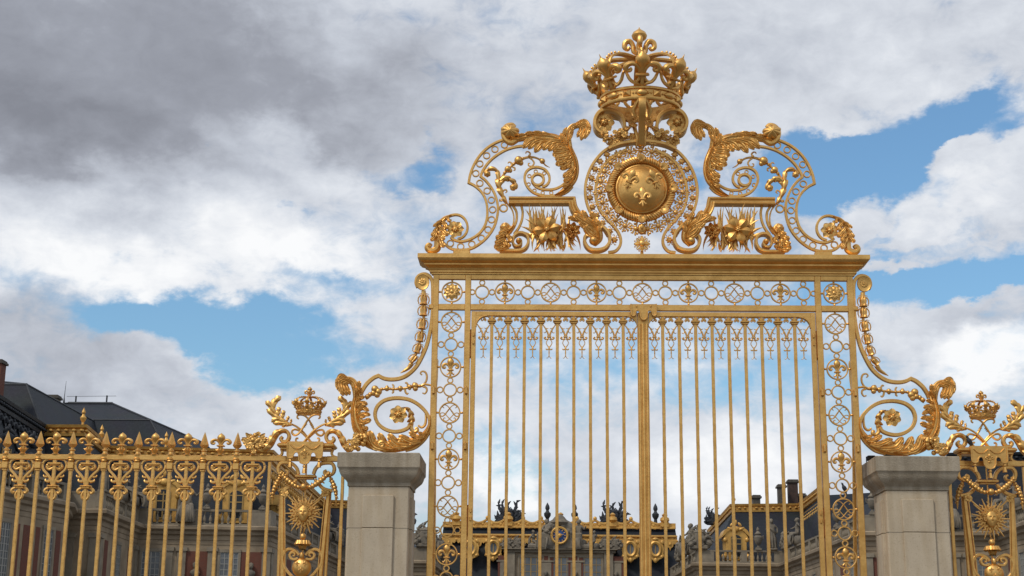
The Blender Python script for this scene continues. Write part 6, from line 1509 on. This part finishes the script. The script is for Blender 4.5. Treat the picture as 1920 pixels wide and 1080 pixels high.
m = MB(); m.box(-XW, XW, YC+2.75, YC+3.6, zc0, zc0+.25, .05); m.box(-XW, XW, YC+2.85, YC+3.6, zc0+.25, zc1-.25); m.box(-XW, XW, YC+2.6, YC+3.7, zc1-.25, zc1, .06)
for i in range(int(2*XW/.6)): m.ell((-XW+.3+.6*i, YC+2.83, (zc0+zc1)/2), (.2, .1, .16), nu=8, nv=5)
gc = m.build('gilded_cornice', GOLDFAR, cb_); fringe([(-XW, YC), (XW, YC)], 0, 1, 2.75, zc0+.05, cb_, GOLDFAR, 1.7, 1.15)
m = MB(); Yb = YC+4.6; m.box(-XW, XW, Yb-.1, Yb+.5, zb0-.05, zb0+.22, .05)
hR = zb1-zb0; N_ = int(2*XW/2.1)
for i in range(N_+1):
    x = -XW+1+i*2.1
    if x > XW-1.1: continue
    path = [(x+1.05*t, zb1-.12-.55*math.sin(PI*t)**1.0*.55) for t in [k/8 for k in range(17)]][:9]
    m.tube([(x+2.1*k/12, Yb, zb1-.05-.42*math.sin(PI*k/12)) for k in range(13)], .15, n=6, ref=(0, 1, 0))
    m.ell((x, Yb-.02, zb1+.12), (.24, .15, .26), nu=9, nv=6); m.box(x-1.05, x+1.05, Yb-.04, Yb+.04, zb0+.22, zb0+.42); m.box(x-1.05, x+1.05, Yb-.04, Yb+.04, zb0+hR*.52, zb0+hR*.60)
    for s in (-1, 1): m.tube([(x, Yb, zb0+.3), (x+s*1.05, Yb, zb0+hR*.58)], .06, n=5, ref=(0, 1, 0)); m.ell((x+s*.52, Yb-.05, zb0+hR*.42), (.2, .1, .2), nu=8, nv=5)
    for s in (-1, 1):
        m.tube([(x+1.05+s*q[0]*.9, Yb, zb0+.2+(hR-.9)*.5+q[1]*.9) for q in spiral((.42, 0), .38, .1, PI/2*0+2.2, 1.3, 14)], .10, n=5, ref=(0, 1, 0))
        m.tube([(x+s*q[0]*.6+s*.15, Yb, zb0+.25+(hR-.9)*.5+q[1]*.7) for q in spiral((.1, 0), .34, .1, 1.2, 1.1, 12)], .095, n=5, ref=(0, 1, 0))
for i in range(5):
    x = xI(400+ (1215-400)/2*i*1.0, 500, Yb)
    m.box(x-.55, x+.55, Yb-.25, Yb+.2, zb0+.1, zb1-.2, .12); m.lathe([(.3, 0), (.55, .3), (.5, .6), (.25, .75), (.35, .95), (.1, 1.15)], (x, Yb-.05, zb1-.35), n=12)
m.box(-XW, XW, Yb+.06, Yb+.12, zb0+.2, zb1-.35); m.build('gilded_railing', GOLDFAR, cb_)
# oeil-de-boeuf windows
for xx in (510, 690, 1760, 1955):
    x = xI(xx, 705, YC+1.6); z = zI(705, YC+1.6); m = MB(); Y0 = YC+1.2
    m.sweep([(x+.60*math.cos(t), Y0, z+.80*math.sin(t)) for t in [2*PI*k/28 for k in range(28)]], lambda u: [(-.20, -.2), (.0, -.3), (.16, -.2), (.2, 1.4), (-.2, 1.4)], closed=True)
    pts = [(.0, 1.35), (.35, 1.22), (.62, 1.0), (.95, .95), (.88, .55), (.98, .0), (.9, -.5), (1.0, -.85), (.72, -1.05), (.38, -1.15), (.2, -1.4), (0, -1.55)]
    pts = [(x+a_, z+b_) for a_, b_ in pts]+[(x-a_, z+b_) for a_, b_ in pts[1:-1][::-1] for a_, b_ in [(a_, b_)]]
    n_ = len(pts); hole = [(x+.62*math.cos(t), z+.82*math.sin(t)) for t in [PI/2-2*PI*k/n_ for k in range(n_)]]
    m.add([(a_, Y0-.12, b_) for a_, b_ in pts]+[(a_, Y0-.12, b_) for a_, b_ in hole]+[(a_, Y0+.5, b_) for a_, b_ in pts], [(k, (k+1) % n_, n_+(k+1) % n_, n_+k) for k in range(n_)]+[(k, 2*n_+k, 2*n_+(k+1) % n_, (k+1) % n_) for k in range(n_)])
    m.ell((x, Y0-.15, z-1.25), (.22, .15, .3)); m.ell((x, Y0-.15, z+1.12), (.34, .18, .2))
    for s in (-1, 1): m.ell((x+s*.72, Y0-.12, z-.85), (.24, .1, .18), ang=s*.7); m.ell((x+s*.78, Y0-.12, z+.75), (.18, .1, .26), ang=s*.6)
    d = m.build('round_dormer', GOLDFAR, cb_)
    m = MB(); m.add([(x+.5*math.cos(t), Y0+.02, z+.7*math.sin(t)) for t in [2*PI*k/20 for k in range(20)]], [tuple(range(20))]); m.build('pane', GLASSP, d, smooth=False)
    m = MB(); m.box(x-.05, x+.05, Y0-.05, Y0, z-.68, z+.68); m.build('sash', FRAMEG, d)
# projecting centre
xa_, xb2 = -abs(xI(760, 720)), abs(xI(760, 720)); zk = zI(735); zk1 = zI(705)
m = MB(); m.box(xa_+.3, xb2-.3, YC+.5, YC+4, 0, zk); m.build('centre_wall', WALL, cb_, smooth=False)
m = MB(); m.box(xa_+.1, xb2-.1, YC+.2, YC+4.2, zk, zk+.35, .04); m.box(xa_-.15, xb2+.15, YC-.15, YC+4.3, zk+.35, zk1, .08); m.build('centre_cornice', PALE, cb_)
fcc = Face(Vector((0, YC+.5, 0)), Vector((1, 0, 0)), Vector((0, -1, 0)))
wx = [xI(x, 850) for x in (982, 1220, 1450)]
for x in wx: window(fcc, cb_, x, 2.6, zk-6.2, zI(770), cols=4, rows=7, fmat=FRAMEG, gmat=GLASSP); window(fcc, cb_, x, 2.4, 1.2, 6.5, fmat=FRAMEG)
for x in ((wx[0]+wx[1])/2, (wx[1]+wx[2])/2, wx[0]-2.9, wx[2]+2.9):
    bm_ = MB(); pm = MB(); bu = MB(); fcc.box(bm_, x-.85, x+.85, 0, .05, zk-6.2, zk-.35); fcc.box(pm, x-.6, x+.6, .0, .10, zk-4.9, zk-1.1); fcc.box(pm, x-1.0, x+1.0, 0, .14, zk-1.05, zk-.85)
    c = Vector((x, YC+.2, zk-3.7)); bu.lathe([(.15, 0), (.2, .15), (.36, .5), (.42, .7), (.3, .9), (.12, 1.0)], c, n=12, sq=.6); bu.ell(c+Vector((0, 0, 1.3)), (.2, .2, .28)); bu.ell(c+Vector((0, .05, 1.4)), (.24, .22, .25)); q_ = bm_.build('brick_panel', BRICK, cb_, smooth=False); pm.build('stone_niche', PALE, q_, smooth=False); bu.build('bust', STATUE, q_)
for x in (xa_+.9, xb2-.9): pm = MB(); fcc.box(pm, x-.5, x+.5, 0, .3, 0, zk-.02); pm.build('pilaster', PALE, cb_, smooth=False)
# clock
xc_, zc_k, rc = 0, zI(603), 58/4.174*165/FOC
ck = MB(); ck.lathe([(1.0*rc, 0), (1.18*rc, .05), (1.25*rc, .2), (1.12*rc, .3), (.95*rc, .26), (.93*rc, .1)], (xc_, YC-.2, zc_k), (0, -1, 0), n=40)
clk = ck.build('clock', GOLDFAR, cb_)
ck = MB(); ck.lathe([(.95*rc, .05), (.95*rc, .12), (.93*rc, .13), (0, .14)], (xc_, YC-.2, zc_k), (0, -1, 0), n=40); ck.build('clock_dial', CLOCKB, clk)
ck = MB()
for i in range(12):
    a = i*PI/6; ck.tube([(xc_+.68*rc*math.sin(a), zc_k+.68*rc*math.cos(a)), (xc_+.85*rc*math.sin(a), zc_k+.85*rc*math.cos(a))], .055, y=YC-.37, n=5)
for i in range(16): a = i*PI/8; ck.tube([(xc_, zc_k), (xc_+.36*rc*math.sin(a), zc_k+.36*rc*math.cos(a))], [.08, .01], y=YC-.36, n=5)
ck.ell((xc_, YC-.4, zc_k), (.24*rc, .1, .24*rc)); ck.build('dial_ornament', GOLDFAR, clk)
ck = MB(); ck.tube([(0, zc_k), (.62*rc, zc_k+.12)], [.07, .02], y=YC-.45, n=5); ck.tube([(0, zc_k), (-.2*rc, zc_k-.7*rc)], [.06, .02], y=YC-.45, n=5); ck.build('clock_hands', GOLDFAR, clk)
m = MB(); m.box(-2.6, 2.6, YC-.12, YC+2, zk1-.02, zc_k+.35, .12); m.box(-3.6, 3.6, YC+.1, YC+1.8, zk1-.02, zk1+.55, .15)
m.lathe([(2.0, 0), (2.1, .4), (1.9, 1.2), (1.6, 1.6)], (0, YC+1.5, zc_k), (0, -1, 0), n=20); m.box(-1.2, 1.2, YC, YC+1.5, zc_k, zc_k+rc*1.7, .3); m.lathe([(.9, 0), (1.1, .3), (.6, .9), (.3, 1.2)], (0, YC+.5, zc_k+rc*1.5), n=12)
rn = random.Random(3)
for _ in range(60): a = rn.uniform(0, PI); r = rc*rn.uniform(1.2, 1.7); m.ell((r*math.cos(a)*1.15, YC+rn.uniform(-.1, .5), zc_k-.1+r*math.sin(a)), (rn.uniform(.15, .4), .25, rn.uniform(.15, .35)), ang=rn.uniform(0, 3), nu=8, nv=5)
m.build('clock_surround', STATUE, clk)

# ------------------------------------------------------------------ statues, urns, trophies
def skin_mesh(name, V, E, Rr, matl, extra=None):
    me = bpy.data.meshes.new(name); me.from_pydata(V, E, []); o = bpy.data.objects.new(name, me); col.objects.link(o)
    o.modifiers.new('skin', 'SKIN'); sd = me.skin_vertices[0].data
    for i, r in enumerate(Rr): sd[i].radius = (r, r); 
    sd[0].use_root = True; o.modifiers.new('sub', 'SUBSURF').levels = 2
    bpy.context.view_layer.update(); ev = o.evaluated_get(bpy.context.evaluated_depsgraph_get()); m2 = bpy.data.meshes.new_from_object(ev)
    mb = MB(); mb.add([tuple(v.co) for v in m2.vertices], [tuple(p.vertices) for p in m2.polygons])
    bpy.data.objects.remove(o); bpy.data.meshes.remove(me); bpy.data.meshes.remove(m2)
    if extra: extra(mb)
    r_ = mb.mesh(name, matl, ang=70); return r_
def seated_extra(mb):
    mb.box(-.55, .5, -.35, .45, 0, .75, .12); rn = random.Random(6)
    for i in range(9): x = -.34+.085*i; mb.tube([(x*.8, -.25, .95), (x, -.62-.1*rn.random(), .75), (x*1.25, -.72-.1*rn.random(), .30), (x*1.35, -.68, 0)], [.07, .10, .09, .08], n=7, ref=(1, 0, 0))
    mb.tube([(-.3, .1, 1.55), (-.45, .2, 1.2), (-.42, .25, .7)], [.08, .14, .2], n=8); mb.ell((0, -.03, 2.06), (.145, .165, .20)); mb.ell((0, .04, 2.12), (.17, .17, .17)); mb.ell((0, -.19, 2.04), (.022, .04, .04)); mb.ell((0, 0, 1.86), (.13, .12, .12))
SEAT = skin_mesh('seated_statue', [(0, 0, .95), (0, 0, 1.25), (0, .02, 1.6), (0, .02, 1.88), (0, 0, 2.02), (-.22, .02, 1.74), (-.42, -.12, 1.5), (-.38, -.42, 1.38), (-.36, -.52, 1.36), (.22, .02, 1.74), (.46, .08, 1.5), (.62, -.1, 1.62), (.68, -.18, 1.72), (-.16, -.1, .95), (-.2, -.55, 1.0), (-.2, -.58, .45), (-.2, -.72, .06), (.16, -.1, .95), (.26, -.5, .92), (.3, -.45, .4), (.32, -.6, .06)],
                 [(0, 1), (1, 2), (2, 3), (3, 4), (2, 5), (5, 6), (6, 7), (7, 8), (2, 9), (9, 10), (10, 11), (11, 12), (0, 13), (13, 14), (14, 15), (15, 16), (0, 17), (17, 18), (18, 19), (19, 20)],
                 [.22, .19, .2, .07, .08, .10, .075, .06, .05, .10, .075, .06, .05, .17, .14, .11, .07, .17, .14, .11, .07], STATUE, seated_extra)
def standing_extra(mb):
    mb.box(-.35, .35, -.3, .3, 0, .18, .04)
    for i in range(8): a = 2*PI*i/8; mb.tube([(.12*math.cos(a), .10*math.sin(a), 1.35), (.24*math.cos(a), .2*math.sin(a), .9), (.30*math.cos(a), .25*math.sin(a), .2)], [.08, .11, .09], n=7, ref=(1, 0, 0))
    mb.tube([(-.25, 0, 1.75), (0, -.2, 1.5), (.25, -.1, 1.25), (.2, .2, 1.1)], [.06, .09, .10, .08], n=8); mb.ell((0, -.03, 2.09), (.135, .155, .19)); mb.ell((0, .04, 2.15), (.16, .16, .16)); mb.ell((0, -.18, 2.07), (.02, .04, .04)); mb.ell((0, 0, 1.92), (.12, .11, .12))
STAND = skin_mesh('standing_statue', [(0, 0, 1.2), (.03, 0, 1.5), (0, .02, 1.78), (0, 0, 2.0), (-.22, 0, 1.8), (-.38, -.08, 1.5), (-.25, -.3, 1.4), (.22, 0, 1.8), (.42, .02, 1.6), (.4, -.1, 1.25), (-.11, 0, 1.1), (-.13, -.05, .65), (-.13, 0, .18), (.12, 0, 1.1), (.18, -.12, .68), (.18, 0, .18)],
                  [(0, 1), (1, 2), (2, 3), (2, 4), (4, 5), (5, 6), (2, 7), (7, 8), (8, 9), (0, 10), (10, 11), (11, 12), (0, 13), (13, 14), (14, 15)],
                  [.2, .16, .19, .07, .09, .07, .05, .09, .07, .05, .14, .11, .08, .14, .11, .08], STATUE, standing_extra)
u_ = MB(); u_.box(-.28, .28, -.28, .28, 0, .18, .03); u_.lathe([(.22, .18), (.24, .26), (.10, .34), (.09, .44), (.26, .62), (.36, .95), (.38, 1.15), (.30, 1.28), (.22, 1.34), (.30, 1.42), (.30, 1.5), (.18, 1.58), (.10, 1.72), (.14, 1.82), (.10, 1.95), (.02, 2.08)], (0, 0, 0), n=16)
for s in (-1, 1): u_.tube([(s*.33, 1.2), (s*.46, 1.28), (s*.46, 1.08), (s*.36, .95)], .04, n=6)
URN = u_.mesh('stone_urn', STATUE)
def trophy_mesh(name, matl, seed, w_=1.7, h_=2.6):
    m = MB(); rn = random.Random(seed); m.box(-w_*.55, w_*.55, -.4, .4, 0, .4, .1)
    m.lathe([(.45, 0), (.5, .3), (.38, .8), (.5, 1.1), (.3, 1.3)], (0, 0, .3), n=12)
    for i in range(9):
        a = -1.25+2.5*i/8+rn.uniform(-.1, .1); L_ = h_*rn.uniform(.75, 1.0)*(1 if abs(a) < .6 else .8); p = [(.25*math.sin(a), rn.uniform(-.2, .2), .5), (L_*.7*math.sin(a), 0, .5+L_*.55*math.cos(a)), (L_*math.sin(a)*.8, 0, L_*math.cos(a)*.92+.3)]
        m.tube(p, [.13, .20, .16, .26, .05][:5], n=6)
        for q_ in range(4): f_ = .45+.17*q_; b_ = Vector(p[0]).lerp(Vector(p[-1]), f_); s_ = 1 if q_ % 2 else -1; m.tube([b_, b_+Vector((.30*math.sin(a+s_*.9), -.05, .30*math.cos(a+s_*.9)))*1.3], [.15, .03], n=5)
    for _ in range(26): m.ell((rn.uniform(-w_*.6, w_*.6), rn.uniform(-.3, .3), rn.uniform(.3, 1.25)), (rn.uniform(.15, .38), .25, rn.uniform(.12, .35)), ang=rn.uniform(0, 3), nu=8, nv=5)
    m.ell((0, -.35, 1.0), (.4, .12, .5)); return m.mesh(name, matl)
TROL = trophy_mesh('roof_trophy', LEAD, 4); TROS = trophy_mesh('stone_trophy', STATUE, 8, 1.3, 1.9)
f_ = MB(); f_.lathe([(.35, 0), (.38, .25), (.2, .35), (.16, .7), (.34, 1.0), (.36, 1.25), (.2, 1.4), (.14, 1.55), (.24, 1.75), (.2, 2.0), (.02, 2.35)], (0, 0, 0), n=12); RFIN = f_.mesh('lead_finial', LEAD)
def stand(me, name, p, z, rz, sc, lab, cat, grp):
    o = bpy.data.objects.new(name, me); col.objects.link(o); o.location = (p[0], p[1], z); o.rotation_euler.z = rz; o.scale = (sc,)*3; tag(o, lab, cat, grp); return o
def onseg(i, f, d=.18):
    a, U, N, L = seg(i); p = a+U*(L*f)-N*d; return (p.x, p.y), math.atan2(U.y, U.x)
def pair(me, name, i, f, sc, lab, cat, grp, dz=0, right=True, yaw=0):
    p, r = onseg(i, f); stand(me, name, p, ZT+dz, r+yaw, sc, 'stone '+lab[0], cat, grp)
    if right: stand(me, name, (-p[0], p[1]), ZT+dz, -r-yaw, sc, 'stone '+lab[1], cat, grp)
GS = 'stone figures along the palace balustrades'; GU = 'stone urns on the palace balustrades'
pair(STAND, 'statue', 4, .10, 1.1, ('figure standing at the near corner of the left wing balustrade, behind the fence', 'figure standing at the near corner of the far right balustrade, behind the right panel'), 'statue', GS)
pair(SEAT, 'statue', 4, .62, 1.0, ('figure seated midway along the short sloping left balustrade', 'figure seated midway along the short sloping right balustrade'), 'statue', GS)
pair(SEAT, 'statue', 4, .93, 1.0, ('figure seated in the inner corner left of the first gilded dormer', 'figure seated in the inner corner of the far right balustrade'), 'statue', GS)
pair(SEAT, 'statue', 5, .36, 1.35, ('figure seated on the left balustrade between the two gilded dormers', 'figure seated on the far right balustrade between two dormers'), 'statue', GS, dz=-1.0)
pair(URN, 'urn', 5, .505, .95, ('urn on the left balustrade just left of the second gilded dormer', 'urn on the far right balustrade beside a dormer'), 'urn', GU)
pair(URN, 'urn', 5, .93, .95, ('urn near the right end of the left balustrade, behind the sunburst panel', 'urn at the near end of the right balustrade, behind the right pier'), 'urn', GU)
pair(URN, 'urn', 6, .30, .95, ('urn on the receding left balustrade, behind the sunburst panel', 'urn on the receding right balustrade, by the right post of the gate'), 'urn', GU)
pair(TROS, 'trophy', 6, .97, 1.1, ('trophy at the corner where the receding left balustrade ends, beside the left pier', 'trophy at the corner of the receding right balustrade, inside the gate'), 'trophy', 'stone trophies on the balustrade corners')
pair(SEAT, 'statue', 6, .80, 1.1, ('figure seated on the receding left balustrade near its far end', 'figure seated on the receding right balustrade near its far end'), 'statue', GS)
pair(STAND, 'statue', 7, .12, 1.35, ('figure standing against the slate just left of the left stone pier', 'figure standing left of the corner trophy on the right wing'), 'statue', GS)
pair(URN, 'urn', 7, .28, 1.1, ('urn on the hidden left balustrade behind the stone pier', 'urn against the slate, right of the gilded dormer inside the gate'), 'urn', GU)
pair(TROS, 'trophy', 7, .97, 1.2, ('trophy on the balustrade corner beside the left gate post', 'trophy on the balustrade corner at the foot of the sloping gilded cornice'), 'trophy', 'stone trophies on the balustrade corners')
pair(SEAT, 'statue', 8, .25, 1.4, ('figure seated high on the inner left balustrade by the gate lattice', 'figure seated high on the inner right balustrade, below the trophy'), 'statue', GS, yaw=-.4)
pair(TROS, 'trophy', 8, .6, 1.3, ('trophy farther back on the inner left balustrade', 'trophy farther back on the inner right balustrade'), 'trophy', 'stone trophies on the balustrade corners')
for xx, lab in ((810, 'dark lead trophy of arms on the central roof, left of the clock'), (1632, 'dark lead trophy of arms on the central roof, right of the clock')):
    stand(TROL, 'roof_trophy', (xI(xx, 430, YC+6), YC+6), zb0+.3, 0, 1.25, lab, 'trophy', 'lead trophies on the central roof')
stand(TROL, 'roof_trophy', (at(1336, 960, YC+6).x, YC+6), zb0+.6, .5, .85, 'dark lead trophy of arms at the right end of the central roof', 'trophy', 'lead trophies on the central roof')
stand(TROL, 'roof_trophy', (-at(1336, 960, YC+6).x, YC+6), zb0+.3, -.5, 1.0, 'dark lead trophy of arms at the left end of the central roof, behind the lattice', 'trophy', 'lead trophies on the central roof')
for xx, lab in ((1112, 'small dark finial on the central roof, just left of the clock'), (1325, 'small dark finial on the central roof, just right of the clock'), (1958, 'small dark finial on the central roof, right of the meeting stile')):
    stand(RFIN, 'lead_finial', (xI(xx, 450, YC+6), YC+6), zb0+.4, 0, 1.15, lab, 'finial', 'lead finials on the central roof')
# sculpture over the central cornice
for i, (xx, me, sc, rz, dz, lab) in enumerate(((1105, SEAT, 1.5, .5, 0, 'large stone figure seated left of the clock'), (1360, SEAT, 1.5, -.5, 0, 'large stone figure seated right of the clock'), (1000, SEAT, .95, .9, 0, 'stone figure reclining low on the central cornice, far left of the clock'), (1480, SEAT, .95, -.9, 0, 'stone figure reclining low on the central cornice, far right of the clock'))):
    stand(me, 'statue', (xI(xx, 660), YC+.9), zk1, rz, sc, lab, 'statue', 'figures around the clock')
for xx, lab in ((800, 'stone trophy at the left end of the central cornice'), (880, 'stone trophy on the central cornice, second from its left end'), (1570, 'stone trophy on the central cornice, second from its right end'), (1650, 'stone trophy at the right end of the central cornice')):
    stand(TROS, 'trophy', (xI(xx, 660), YC+1.0), zk1, 0, .75, lab, 'trophy', 'stone trophies on the central cornice')
for o in scn.objects:
    if 'label' in o and not 4 <= len(o['label'].split()) <= 16: print('LABEL', len(o['label'].split()), o['label'])
# dark bird on the far roof
p = at(1584, 924, 97); bird((p.x, 97, p.z), 2.7, 'black bird on the far roof edge, seen through the right ring lattice')
